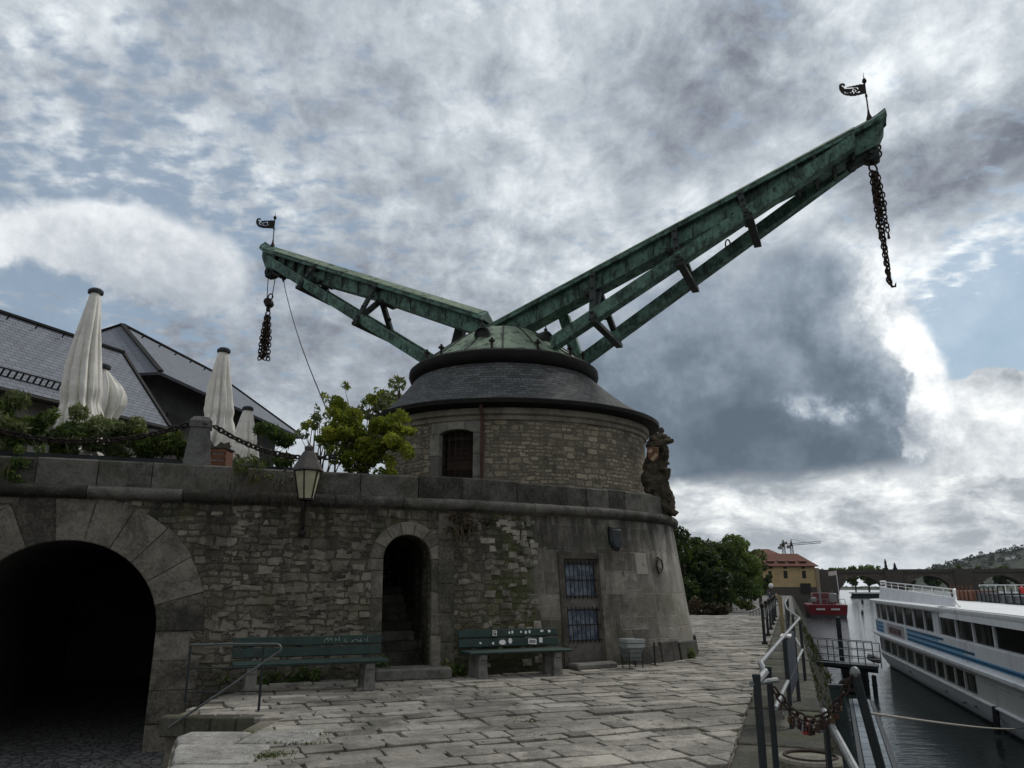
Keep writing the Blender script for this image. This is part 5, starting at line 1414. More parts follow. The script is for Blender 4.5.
# ------------------------------------------------------------------ wire bin with a grey liner
c = atz(634, 669, 0); C0 = c
o = empty('waste_bin', tuple(c), 'square grey waste bin with a pale liner on thin legs near the round bastion end', 'bin')
M = Matrix.Translation(c + Vector((0, .15, 0))) @ Matrix.Rotation(R(24), 4, 'Z')
for sx in (-1, 1):
    for sy in (-1, 1):
        mb = MB(); mb.tube([M @ Vector((sx * .15, sy * .13, 0)), M @ Vector((sx * .165, sy * .14, .54))], .012, 6); mb.build('leg', M_darksteel, o)
mb = MB(); lp = lambda w, d, z: [M @ Vector((x * w + random.gauss(0, .006), y * d + random.gauss(0, .006), z + random.gauss(0, .006))) for x, y in ((-1, -1), (-.3, -1.03), (.3, -1), (1, -1), (1.02, 0), (1, 1), (0, 1), (-1, 1), (-1.02, 0))]
mb.loft([lp(.13, .1, .16), lp(.16, .13, .22), lp(.175, .145, .36), lp(.185, .155, .52)]); mb.build('liner_bag', mat('grey_plastic_liner', (.17, .185, .185), .45, .3, 6, bump=.5, bscale=9, bdist=.03), o, smooth=50)
mb = MB(); mb.loft([lp(.195, .165, .38), lp(.205, .175, .55), lp(.17, .145, .555), lp(.16, .13, .53)]); mb.build('liner_rim', mat('pale_plastic_rim', (.3, .32, .31), .5, .3, 6, bump=.4, bscale=9, bdist=.02), o, smooth=50)
mb = MB()
for k in range(5):
    z = .12 + k * .09; w = .145 + .01 * k; mb.tube([M @ Vector((x * w * 1.15, y * w, z)) for x, y in ((-1, -1), (1, -1), (1, 1), (-1, 1))], .006, 5, closed=True)
mb.build('wire_basket', M_darksteel, o)
mb = MB(); mb.tube([atz(655, 665, 0), atz(655, 665, 0) + Vector((0, 0, .45))], .02, 6); o = mb.build('short_pipe', M_darksteel, None); reorigin(o, atz(655, 665, 0)); tag(o, 'short thin pipe standing at the wall right of the waste bin', 'pipe')

# ------------------------------------------------------------------ quay railing
rail = empty('quay_railing', (edge(9.5) - .2, 9.5, 0), 'galvanised tube railing on dark posts running along the quay edge', 'railing')
top = [atz(761, 668, 1.0), aty(797, 618, 14.1), aty(785, 609, 20.6)]
T0 = Vector((1.97, 6.45, 1.0)); T1 = Vector((5.02, 14.0, 1.04)); T2 = Vector((7.15, 20.8, 1.0)); T3 = Vector((9.3, 27.2, 1.0)); T4 = Vector((14.2, 41.0, 1.0))
mb = MB(); mb.tube([T0, T0.lerp(T1, .5), T1.lerp(T0, .04), T1, T1.lerp(T2, .05), T2, T3, T4], .019, 10); mb.build('top_rail', M_galv, rail, smooth=40)
def ptr(t, z, pts=(T0, T1, T2, T3, T4)):
    acc = [0]
    for a, b in zip(pts, pts[1:]): acc.append(acc[-1] + (b - a).length)
    s = t
    for k in range(len(pts) - 1):
        if s <= acc[k + 1]: break
    q = pts[k].lerp(pts[k + 1], (s - acc[k]) / (acc[k + 1] - acc[k])); return Vector((q.x, q.y, z))
mb = MB(); mb.tube([ptr(s, .52) for s in (1.1, 3.5, 5.5, 8.1, 12, 20, 30, 36)], .022, 10); mb.build('mid_rail', M_galv, rail, smooth=40)
for s in (3.3, 5.45, 8.15, 11.5, 15, 18.5, 22, 25.5, 29, 32.5, 36):
    mb = MB(); a = ptr(s, -.02); b = ptr(s, .99); mb.beam(a, b, .07, .035, up=(1, 0, 0), bev=.006); mb.tube([a, a + Vector((0, 0, .03))], .08, 8); mb.build('post', M_darksteel, rail)
a, b = ptr(3.42, 0), ptr(5.35, 0); mb = MB(); d = (b - a).normalized(); nn = Vector((d.y, -d.x, 0))
mb.loft([[q + nn * o + Vector((0, 0, z)) for q, z in ((a, .34), (b, .34), (b, .97), (a, .97))] for o in (-.02, .02)])
o = mb.build('notice_board', M_panel, None); reorigin(o, a); tag(o, 'dark navy board fixed between two posts of the quay railing', 'board')
mb = MB(); mb.box(a.lerp(b, .12) + Vector((0, 0, 1.0)), (.12, .36, .03), math.atan2(d.y, d.x) - PI / 2, bev=.006); mb.build('pale_top_strip', M_white, o)
# near pair of flat posts (end of railing) and the pair by the water
def flatpost(px, py, z, w, label, d=.05, cap=False, m=None, xy=None, lean=0.0, group='flat steel posts of the chained gangway gap'):
    t = atz(px, py, z) if xy is None else Vector((xy[0], xy[1], z)); base = Vector((t.x + lean, t.y, -.03))
    o = empty('steel_post', tuple(base), label, 'post', group)
    mb = MB(); mb.beam(base, t, w, d, up=(.3, 1, 0), bev=.008); mb.build('shaft', m or M_darksteel, o)
    mb = MB(); mb.box(base + Vector((0, 0, .045)), (w * 2.2, w * 2.2, .03), .3, bev=.005); mb.build('base_plate', M_darksteel, o)
    if cap: mb = MB(); mb.sphere(t, w * .62, 10, 6, (1, 1, 1.2)); mb.build('rounded_cap', mat('dull_steel_cap', (.2, .21, .2), .5, .3, 6, metal=.5, bump=.1), o, smooth=60)
    else: mb = MB(); mb.beam(t, t + Vector((0, 0, .02)), w * 1.1, d * 1.3, up=(.3, 1, 0)); mb.build('end_cap', M_darksteel, o)
    return t
g1 = flatpost(756.5, 678, 1.1, .042, 'left one of the two nearest dark flat posts holding the love lock chain', .03)
g2 = flatpost(768.5, 670, 1.1, .036, 'right one of the two nearest dark flat posts holding the love lock chain', .03)
h1 = flatpost(836, 688, 1.0, .08, 'broad dark teal flat post at the water end of the love lock chain', .04, lean=.1, m=mat('teal_black_paint', (.02, .035, .038), .45, .4, 5, metal=.1, bump=.15, dirt=.2))
h2 = flatpost(855, 673, 1.1, .05, 'round capped dark post right of the broad teal post above the water', .05, cap=True, lean=.2)
mb = MB(); mb.tube([T0, g2.lerp(g1, .3) + Vector((0, 0, .0)), g1 + Vector((0, 0, -.02))], .022, 8); mb.tube([g1 + Vector((-.03, 0, -.03)), g2 + Vector((.05, .02, -.06))], .016, 8); mb.build('end_bow', M_galv, rail)
# chain with love locks
pts = sag(g2 + Vector((.02, 0, -.1)), h2 + Vector((-.03, 0, -.03)), .2, 18)
lc_ = empty('love_lock_chain', tuple(pts[9]), 'sagging chain crowded with small padlocks between the near posts', 'chain')
mb = MB(); chain(mb, pts, .06, .04, .007); mb.build('chain_links', M_rust, lc_)
random.seed(71)
cols = {'red': mat('red_lock', (.4, .05, .05), .4, .2, 20, bump=0), 'pink': mat('pink_lock', (.5, .16, .2), .4, .2, 20, bump=0), 'brass': mat('brass_lock', (.12, .08, .04), .4, .3, 20, metal=.7, bump=0), 'steel': mat('steel_lock', (.2, .2, .21), .4, .3, 20, metal=.8, bump=0), 'rust': mat('rust_lock', (.06, .028, .02), .8, .4, 20, bump=.2)}
for i in range(46):
    t = random.gauss(.44, .2) if i > 2 else (.42, .46, .38)[i]; t = min(.93, max(.08, t)); k = t * 18; q = pts[int(k)].lerp(pts[min(18, int(k) + 1)], k % 1)
    kk = random.choice(['brass', 'steel', 'rust', 'rust', 'steel', 'brass', 'rust']) if i > 2 else ('pink', 'rust', 'red')[i]; w = random.uniform(.018, .03) if i > 2 else .045
    mb = MB(); M = Matrix.Translation(q + Vector((random.gauss(0, .012), random.gauss(0, .012), -.045 - w * .4))) @ Matrix.Rotation(random.uniform(0, PI), 4, 'Z') @ Matrix.Rotation(random.gauss(0, .2), 4, 'Y')
    mb.box(None, (w * 1.3, .014, w * 1.2), mat=M, bev=.004); mb.tube([M @ Vector((w * .4 * math.cos(a_), 0, w * .6 + w * .75 * math.sin(a_))) for a_ in [PI * j / 6 for j in range(7)]], .003, 5); mb.build('padlock', cols[kk], lc_)
# rail of the steps going down to the landing stage
s0 = atz(822, 708, .82); s1 = atz(862, 772, .9)
o = empty('landing_rail', tuple(Vector((s1.x, s1.y, 0))), 'grey tube handrail sloping beside the love lock chain above the water', 'handrail')
a = Vector((2.42, 6.0, .62)); 
a = aty(824, 711, 5.4); b = aty(866, 790, 3.4)
mb = MB(); mb.tube([a + Vector((-.03, .06, -.12)), a, b, b + (b - a) * .6], .02, 8); mb.build('tube', M_galv, o)
mb = MB(); q = aty(812, 712, 5.6); q2 = a.lerp(b, .4); 
for t, dx in ((.05, -.03), (.75, -.03)):
    mb = MB(); q = a.lerp(b, t); mb.beam(Vector((q.x + dx, q.y, -.5)), q, .045, .03, up=(1, 0, 0), bev=.005); mb.build('stanchion', M_darksteel, o)
# round stone bollard at the bottom edge
c = atz(805, 757, .28); C = Vector((c.x, c.y - .12, 0))
o = empty('mooring_bollard', (C.x, C.y, 0), 'low round mossy stone bollard with concentric rings at the bottom edge', 'bollard')
mb = MB(); mb.lathe([(.22, -.03), (.225, .06), (.19, .12), (.19, .2), (.255, .24), (.262, .285), (.245, .305), (.2, .312), (.185, .30), (.15, .304), (.02, .31)], 28, C); mb.build('stone_head', stone('mossy_bollard', (.17, .16, .125), .4, 4, .02, .45, .4), o, smooth=35)
mb = MB(); mb.tube([C + Vector((.195 * math.cos(t), .195 * math.sin(t), .312)) for t in [2 * PI * i / 36 for i in range(36)]], .012, 6, closed=True); mb.build('iron_ring', M_rust, o, smooth=40)
# inner row of chain posts further along, with a few oddments
random.seed(81)
prev = None
for i in range(6):
    y = 22.5 + i * 3.6; x = edge(y) - 1.05 + (.0 if i else 0); b0 = Vector((x, y, 0))
    o = empty('chain_post', tuple(b0), ['dark chain post with a ball top, nearest in the far railing', 'second nearest dark chain post by the far railing', 'third dark chain post by the far railing', 'fourth dark chain post by the far railing', 'fifth dark chain post by the far railing', 'farthest dark chain post before the ramp'][i], 'post', 'dark chain posts inside the far railing')
    mb = MB(); mb.tube([b0, b0 + Vector((0, 0, 1.0))], .045, 8); mb.tube([b0, b0 + Vector((0, 0, .08))], .085, 8); mb.build('shaft', M_darksteel, o); mb = MB(); mb.sphere(b0 + Vector((0, 0, 1.04)), .075, 10, 7); mb.build('ball_top', M_iron, o)
    if prev is not None:
        mb = MB(); mb.tube(sag(prev + Vector((0, 0, .9)), b0 + Vector((0, 0, .9)), .28, 10), .02, 5); o2 = mb.build('post_chain', M_iron, None); reorigin(o2, prev); tag(o2, ['', 'slack chain between the nearest two chain posts', 'slack chain between the second and third chain posts', 'slack chain between the third and fourth chain posts', 'slack chain between the fourth and fifth chain posts', 'slack chain between the last two chain posts'][i], 'chain', 'chains of the far posts')
    prev = b0
# white bars of a ramp railing at the crest
c = Vector((atz(757, 613, .0).x - 0, 43.2, 0)); c = aty(752, 616, 43)
o = empty('ramp_railing', (c.x, c.y, 0), 'low pale railing with upright bars at the crest before the lower path', 'railing')
e0 = aty(750, 612, 43); e1 = aty(766, 605, 43.5)
mb = MB(); mb.tube([e0, e1, e1 + Vector((.8, .1, .02))], .05, 8); mb.build('top_rail', M_galv, o)
for k in range(6):
    q = e0.lerp(e1, k / 5.5); mb = MB(); mb.tube([Vector((q.x, q.y, 0)), q], .03, 6); mb.build('bar', M_galv, o)
# yellowish bare post among the railings
q = aty(782, 622, 26); mb = MB(); b0 = Vector((q.x, 26, 0)); mb.beam(b0, b0 + Vector((0, 0, 1.25)), .1, .1, bev=.01); o = mb.build('wooden_post', mat('pale_yellow_wood', (.28, .23, .12), .8, .3, 5, bump=.3), None); reorigin(o, b0); tag(o, 'pale yellowish wooden post among the dark railing posts', 'post')
# ------------------------------------------------------------------ floating walkway, gangway, mooring piles
c0 = atz(861, 700, ZW + .45); c1 = atz(884, 790, ZW + .45)
o = empty('floating_walkway', (c0.x, c0.y, ZW), 'narrow blue grey floating walkway lying on the water between the quay and the ship', 'jetty')
d = (c1 - c0).normalized(); c1 = c0 + d * 22; nn = Vector((-d.y, d.x, 0))
mb = MB()
k = 0; s = 0
while s < 22:
    a = c0 + d * s; mb.box(a + d * .55, (1.07, .72, .1), math.atan2(d.y, d.x), bev=.015, tone=random.random()); s += 1.12
mb.build('deck_sections', mat('blue_grey_deck', (.16, .2, .235), .5, .25, 3, bump=.15, dirt=.3, tone=.5), o)
for s_ in (-1, 1):
    mb = MB(); mb.beam(c0 + nn * s_ * .45 - Vector((0, 0, .12)), c1 + nn * s_ * .45 - Vector((0, 0, .12)), .16, .3, bev=.02); mb.build('side_float', M_darksteel, o)
for k in range(4):
    mb = MB(); q = c0 + d * (2 + k * 5.5) - Vector((0, 0, .3)); mb.box(q, (1.4, .9, .35), math.atan2(d.y, d.x), bev=.05); mb.build('float_tank', M_darksteel, o)
# gangway from the quay wall to the pontoon
ga = aty(820, 664, 38.0); gb = aty(877, 671, 36.0)
ga = aty(817, 662, 38.0); gb = aty(878, 667, 36.8)
o = empty('gangway', tuple(ga), 'dark steel gangway with thin railings leading over the water to the ship', 'gangway')
mb = MB(); mb.beam(ga - (gb - ga) * .08, gb, 1.2, .16, bev=.02); mb.beam(ga, gb - Vector((0, 0, .12)), .2, .3); mb.build('walkway', M_darksteel, o)
for s in (-1, 1):
    off = Vector((.15, 1, 0)).normalized() * .56 * s; mb = MB()
    for z in (.35, .7, 1.05): mb.tube([ga + off + Vector((0, 0, z)), gb + off + Vector((0, 0, z))], .02, 6)
    for k in range(5): q = ga.lerp(gb, k / 4) + off; mb.tube([q, q + Vector((0, 0, 1.05))], .024, 6)
    mb.build('gangway_rail', M_galv if s < 0 else M_darksteel, o)
# floating pontoon with fender under the gangway head
pc = atz(857, 692, ZW); o = empty('mooring_pontoon', tuple(pc), 'dark square pontoon with a rubber tyre under the gangway end', 'pontoon')
mb = MB(); mb.box(pc + Vector((0, 0, .55)), (.95, .95, 1.7), .2, bev=.05); mb.build('float', M_darksteel, o)
mb = MB(); tc = pc + Vector((-.55, -.55, .35)); mb.tube([tc + Vector((.45 * math.cos(t), -.1 * math.cos(t), .25 * math.sin(t) - .0)) for t in [2 * PI * i / 18 for i in range(18)]], .17, 8, closed=True); mb.build('tyre_fender', mat('black_rubber', (.018, .018, .018), .7, .2, 8, bump=.2), o)
mb = MB(); q = pc + Vector((1.0, -.3, 1.75)); mb.tube([q + Vector((-.3, .1, .1)), q, q + Vector((.25, -.2, -.1))], [.18, .24, .16], 10); mb.build('capstan', mat('grey_fitting', (.12, .12, .12), .5, .3, 5, bump=.2), o)
random.seed(91)
def pile(px, ptop, pwater, w, label, mt=None):
    b = atz(px, pwater, ZW); t = aty(px, ptop, b.y); B = Vector((b.x, b.y, ZW - .6)); T = Vector((b.x, b.y, t.z))
    o = empty('mooring_pile', (b.x, b.y, ZW), label, 'pile', 'mooring piles in the river')
    mb = MB(); mb.tube([B, T], w, 10); mb.tube([T - Vector((0, 0, .5)), T - Vector((0, 0, .4))], w * 1.15, 10); mb.build('shaft', mt or M_darksteel, o)
    mb = MB(); mb.sphere(T, w * 1.02, 10, 6, (1, 1, .6)); mb.build('cap', M_iron, o)
pile(843, 618, 668, .16, 'tall slender dark pile standing in the river behind the gangway')
pile(868, 672, 693, .12, 'short dark pile at the pontoon, the left of the two by the ship', None)
pile(876, 676, 696, .12, 'short dark pile at the pontoon, the right of the two by the ship', None)
# ------------------------------------------------------------------ passenger ship
SD = Vector((.295, 1, 0)).normalized(); SR = Vector((SD.y, -SD.x, 0)); SO = Vector((17.2, 27.5, 0))
BEAM = 8.4; S_A, S_B = -17.0, 36.2
def plan(ins, round_len=5.5, end_len=None):
    """closed outline (s, lateral), inset by ins, rounded at the far end, tapering at the near bow"""
    out = []; hb = BEAM / 2
    s1 = S_B - round_len
    out.append((S_A + ins, hb)); 
    for k in range(1, 9):
        t = k / 8; out.append((S_A + ins + 9 * t, hb - (hb - ins) * math.sin(t * PI / 2)))
    NS2 = 22
    for k in range(1, NS2): t = k / NS2; out.append((S_A + 9 + (s1 - S_A - 9) * t, ins))
    for k in range(13):
        a = -PI / 2 + PI * k / 12; out.append((s1 + (round_len - ins) * max(0, math.cos(a)) ** .6, hb + (hb - ins) * math.sin(a)))
    for k in range(1, NS2): t = 1 - k / NS2; out.append((S_A + 9 + (s1 - S_A - 9) * t, BEAM - ins))
    for k in range(7, 0, -1): t = k / 8 ; out.append((S_A + ins + 9 * t, hb + (hb - ins) * math.sin(t * PI / 2)))
    return out
def S3(s, l, z): q = SO + SD * s + SR * l; return Vector((q.x, q.y, z))
def loop(ins, z): return [S3(s, l, z) for s, l in plan(ins)]
def s_at(px, z, l=0.0):
    lo, hi = -6.0, 36.0
    for _ in range(50):
        m = (lo + hi) / 2
        if proj(S3(m, l, z))[0] > px: lo = m
        else: hi = m
    return (lo + hi) / 2
M_hull = mat('grey_white_ship_paint', (.68, .69, .71), .38, .12, 1.2, bump=.04, dirt=.22, dirtc=(.26, .26, .26))
M_hull2 = mat('white_ship_paint', (.78, .79, .79), .35, .1, 1.2, bump=.04, dirt=.18, dirtc=(.4, .4, .39))
M_boot = mat('dark_hull_paint', (.02, .024, .03), .4, .3, 2, bump=.1)
M_blue1 = mat('pale_blue_stripe', (.14, .36, .58), .35, .1, 3, bump=0)
M_blue2 = mat('deep_blue_stripe', (.01, .085, .17), .35, .15, 3, bump=0)
M_cream = mat('cream_panel', (.42, .43, .4), .45, .12, 1.5, bump=.05, dirt=.2, dirtc=(.3, .3, .28))
def streaked(name, c):
    m, nt, b = new_mat(name); p = objco(nt)
    st = nt.noise(nt.vm('MULTIPLY', p, (2.2, 2.2, .22)), 1.0, 6, .7); n1 = nt.noise(p, .8, 5, .6)
    cc = nt.mixc(nt.step(n1, .35, .65), tuple(x * .9 for x in c), c)
    cc = nt.mixc(nt.mul(nt.step(st, .52, .68), .45), cc, (.30, .27, .23))
    seam = nt.m('FRACT', nt.mul(nt.add(nt.mul(nt.sep(p)[0], SD.x), nt.mul(nt.sep(p)[1], SD.y)), .4))
    cc = nt.mixc(nt.mul(nt.m('LESS_THAN', seam, .008), .5), cc, (.12, .12, .12))
    nt.put(b.inputs['Base Color'], cc); b.inputs['Roughness'].default_value = .4
    nt.put(b.inputs['Normal'], nt.bump(nt.noise(p, 1.5, 2), .12, .03)); return m
M_hull = streaked('grey_white_ship_paint', (.68, .69, .71)); M_hull2 = streaked('white_ship_paint', (.78, .79, .79))
def shipglass():
    m, nt, b = new_mat('ship_window_glass'); oi = nt.node('ShaderNodeObjectInfo').outputs['Random']; cz = nt.noise(nt.vm('MULTIPLY', objco(nt), (2.5, 2.5, .5)), 1.0, 3); nt.put(b.inputs['Base Color'], nt.mixc(nt.mul(nt.mul(oi, oi), nt.step(cz, .4, .62)), (.006, .008, .009), (.085, .09, .085))); b.inputs['Roughness'].default_value = .12; b.inputs['IOR'].default_value = 1.12; b.inputs['Specular IOR Level'].default_value = .2
    n = nt.noise(objco(nt), .6, 2); nt.put(b.inputs['Normal'], nt.bump(n, .12, .05)); return m
M_sglass = shipglass()
ship = empty('passenger_ship', (SO.x, SO.y, ZW), 'long white two deck passenger ship with blue stripes moored at the right', 'ship')
z_hull, z_rub0, z_rub1, z_w1, z_roof0, z_roof1 = -2.98, -1.86, -1.62, -.78, .36, .60
mb = MB(); mb.loft([loop(1.1, ZW - .6), loop(.62, ZW + .12)]); mb.build('boot_top', M_boot, ship)
mb = MB(); mb.loft([loop(.62, ZW + .12), loop(.30, -3.4), loop(.16, z_hull)]); mb.build('hull', M_hull, ship, smooth=40)
mb = MB(); mb.loft([loop(.12, z_hull - .03), loop(.06, z_hull), loop(.06, z_hull + .05), loop(.14, z_hull + .07)]); mb.build('gunwale_strip', M_hull2, ship)
mb = MB(); mb.loft([loop(.36, z_hull), loop(.36, z_rub0)]); mb.build('lower_saloon', M_boot, ship)
mb = MB(); mb.loft([loop(.12, z_rub0 - .1), loop(.1, z_rub0 - .02), loop(-.10, z_rub0 + .05), loop(-.12, z_rub1 - .06), loop(-.06, z_rub1), loop(.1, z_rub1 + .01)]); mb.build('rubbing_strake', M_hull2, ship, smooth=30)
mb = MB(); mb.loft([loop(.1, z_rub1 - .02), loop(.1, z_w1)]); mb.build('side_band', M_hull, ship)
mb = MB(); mb.loft([loop(.34, z_w1 - .02), loop(.40, z_roof0 + .02)]); mb.build('upper_saloon', M_boot, ship)
mb = MB(); mb.loft([loop(.12, z_roof0), loop(-.10, z_roof0 + .02), loop(-.14, z_roof0 + .1), loop(-.14, z_roof1 - .03), loop(-.08, z_roof1), loop(.3, z_roof1 + .03)]); mb.build('roof', M_hull2, ship, smooth=30)
def sidepoly(mb, pts, l, th=.05):
    """panel on the quay side: pts (s, z), outer face at lateral l"""
    mb.loft([[S3(s, l + th, z) for s, z in pts], [S3(s, l, z) for s, z in pts]])
# windows follow the straight part and the rounded end
def side_lat(s, ins):
    P_ = plan(ins)
    for (a, b) in zip(P_, P_[1:]):
        if a[1] <= BEAM / 2 + .01 and b[1] <= BEAM / 2 + .01 and a[0] <= s <= b[0]: return a[1] + (b[1] - a[1]) * (s - a[0]) / max(1e-6, b[0] - a[0])
    return BEAM / 2
def strip(mb, s0, s1, z0, z1, ins, th=.04, n=4, sl0=0, sl1=0):
    lo = []
    for k in range(n + 1):
        s = s0 + (s1 - s0) * k / n; l = side_lat(s, ins); sl = sl0 + (sl1 - sl0) * k / n
        lo.append([S3(s, l, z0), S3(s + sl, l + .0, z1), S3(s + sl, l + th, z1), S3(s, l + th, z0)])
    mb.loft(lo)
# upper windows
bounds_u = [s_at(px, (z_w1 + z_roof0) / 2) for px in (1021, 987.5, 967, 950.5)] ; slant = s_at(934, -.2)
far_px = [929, 919.5, 909, 899.5, 891, 883.5, 877, 871.5]
far_b = [s_at(px, -.2) for px in far_px]
b_all = sorted([bounds_u[0] - 3.1 * k for k in range(1, 6)] + bounds_u + [slant]); b_far = sorted(far_b)
def windows(bs, z0, z1, ins, w=.16, name='window', slant_first=0.0):
    for i, (a, b) in enumerate(zip(bs, bs[1:])):
        mb = MB(); strip(mb, a + w / 2, b - w / 2, z0 + .05, z1 - .04, ins + .08, .02); mb.build(name, M_sglass, ship)
windows(b_all, z_w1, z_roof0, .2); windows(b_far, z_w1, z_roof0, .2)
mb = MB()
for s in b_all[:-1]: strip(mb, s - .09, s + .09, z_w1, z_roof0, .2, .12, 1)
for s in b_far[1:]: strip(mb, s - .07, s + .07, z_w1, z_roof0, .2, .12, 1)
strip(mb, slant - .1, b_far[0] + .12, z_w1, z_roof0, .19, .12, 1)       # broad slanted pillar
for s0, s1 in ((b_all[0], b_far[-1]),): strip(mb, s0, s1, z_w1 - .02, z_w1 + .06, .16, .15, 30); strip(mb, s0, s1, z_roof0 - .06, z_roof0 + .02, .16, .15, 30)
mb.build('upper_window_frames', M_hull, ship)
# lower windows, then cream doors
lo_px = [971, 959, 949.5, 939.5, 931, 919.5, 910, 902, 893.5, 887, 880.5, 874]
lo_b = sorted(s_at(px, -2.4) for px in lo_px)
windows(lo_b, z_hull + .07, z_rub0 - .1, .22)
mb = MB()
for s in lo_b: strip(mb, s - .08, s + .08, z_hull + .05, z_rub0 - .08, .22, .14, 1)
strip(mb, lo_b[0], lo_b[-1], z_rub0 - .2, z_rub0 - .06, .2, .15, 30); strip(mb, lo_b[0], lo_b[-1], z_hull + .03, z_hull + .12, .2, .15, 30)
strip(mb, lo_b[-1], 35.5, z_hull, z_rub0, .24, .1, 20)
mb.build('lower_window_frames', M_cream, ship)
se = lo_b[0]; sd1 = s_at(990, -2.4); sd2 = s_at(1019, -2.4)
for a, b in ((sd1 + .02, se - .1), (sd2, sd1 - .02)):
    mb = MB(); strip(mb, a, b, z_hull + .06, z_rub0 - .08, .2, .12, 4); strip(mb, a + .2, b - .4, z_rub0 - .32, z_rub0 - .27, .17, .05, 2); mb.build('side_door', M_cream, ship)
mb = MB(); strip(mb, sd2 - 12, sd2 - .05, z_hull + .1, z_rub0 - .1, .25, .05, 10); mb.build('dark_opening', M_sglass, ship)
# side band decoration: three dark blue stripes on pale blue
zb0 = z_rub1 + .06
sa, sb_ = s_at(882, -1.2), s_at(871.5, -1.2)
mb = MB(); strip(mb, sa, sb_, zb0, z_w1 - .08, .085, .03, 6); mb.build('blue_panel', M_blue1, ship)
mb = MB()
for k in range(3): z = zb0 + .06 + k * .26; strip(mb, sa, sb_, z, z + .1, .075, .03, 6)
mb.build('dark_blue_stripes', M_blue2, ship)
s_r = s_at(905.5, -1.2); 
e1, e2, e3 = s_at(941, -.95), s_at(972, -1.2), s_at(1024, -1.45) - 4
mb = MB(); 
for (z, e) in ((zb0 + .50, e1), (zb0 + .27, e2), (zb0 + .05, e3)): strip(mb, e + (s_r - e) * .12, s_r, z, z + .2, .085, .03, 8)
mb.build('blue_panel', M_blue1, ship)
mb = MB()
for (z, e) in ((zb0 + .60, e1), (zb0 + .34, e2), (zb0 + .09, e3)): strip(mb, e, s_r, z, z + .105, .075, .03, 10)
mb.build('dark_blue_stripes', M_blue2, ship)
n0, n1 = s_at(902.5, -1.2), s_at(886, -1.2)
mb = MB(); strip(mb, n0, n1, zb0 + .02, z_w1 - .06, .085, .03, 4); np_ = mb.build('name_panel', mat('mauve_grey_panel', (.34, .31, .32), .5, .15, 2, bump=.03), ship)
mb = MB(); rnd = random.Random(9); s = n1 - 1.0
while s > n0 + .9:
    w = rnd.uniform(.28, .45); l = side_lat(s, .07)
    for (a0, b0, a1, b1) in [((0, 0), (0, 1), (1, 1), (1, 0))][0:0] + rnd.sample([(0, .0, .0, 1), (0, 1, 1, 1), (1, 0, 1, 1), (0, .5, 1, .5), (0, 0, 1, 0)], 3):
        mb.beam(S3(s - a0 * w * .8, l, -1.38 + b0 * .34), S3(s - a1 * w * .8, l, -1.38 + b1 * .34), .05, .05)
    s -= w + .16
mb.build('faded_lettering', mat('faded_brown_letters', (.16, .1, .1), .6, .2, 6, bump=0), np_)
# portholes / fenders along the hull, small lights
mb = MB()
for px, py in ((905, 683), (940, 704), (956, 697), (968, 722)):
    s = s_at(px, -3.3); mb.box(S3(s, side_lat(s, .34) - .05, -3.35 - random.uniform(0, .2)), (.3, .12, .12), math.atan2(SD.y, SD.x), bev=.02)
mb.build('hull_fittings', M_galv, ship)
for px in (993,):
    s = s_at(px, -3.1); mb = MB(); mb.tube([S3(s, .1, -2.9), S3(s, .05, -3.9)], .12, 10); mb.tube([S3(s - .3, .1, -3.3), S3(s + .3, .1, -3.3)], .05, 6); mb.build('fender', M_boot, ship)
# raised bulwark of the open sun deck at the far part, with railing
s_k = s_at(942, .6); NB = 20
mb = MB(); lo = []
for k in range(NB + 1):
    s = s_k + (34.4 - s_k) * k / NB; t = k / NB; h = .42 + .5 * t; l = side_lat(s, .45); l2 = l + .1
    lo.append([S3(s, l, z_roof1), S3(s, l + .15, z_roof1 + h), S3(s, l2 + .15, z_roof1 + h), S3(s, l2, z_roof1)])
mb.loft(lo); mb.build('sun_deck_bulwark', M_hull, ship)
mb = MB(); tp = []
for k in range(NB + 1):
    s = s_k + (34.4 - s_k) * k / NB; h = .42 + .5 * k / NB; l = side_lat(s, .45) + .2; tp.append(S3(s, l, z_roof1 + h + .38))
    if k % 2 == 0: mb.tube([S3(s, l, z_roof1 + h - .05), tp[-1]], .025, 6)
mb.tube(tp, .03, 8); mb.tube([p - Vector((0, 0, .18)) for p in tp], .018, 6); mb.build('sun_deck_rail', M_hull2, ship)
mb = MB(); mb.tube([tp[0], S3(s_k - .15, .55, z_roof1 + .75), S3(s_k - .5, .5, z_roof1 + .3), S3(s_k - 1.3, .45, z_roof1 + .06)], [.05, .06, .06, .05], 8); mb.build('rail_end_bow', M_hull2, ship)
mb = MB(); strip(mb, -14, s_k + .4, .14, z_roof1 + .02, -.1, .3, 20); strip(mb, s_k - .5, s_k + .4, .3, z_roof1 + .02, -.1, .3, 2); mb.build('roof_fascia', M_hull2, ship)
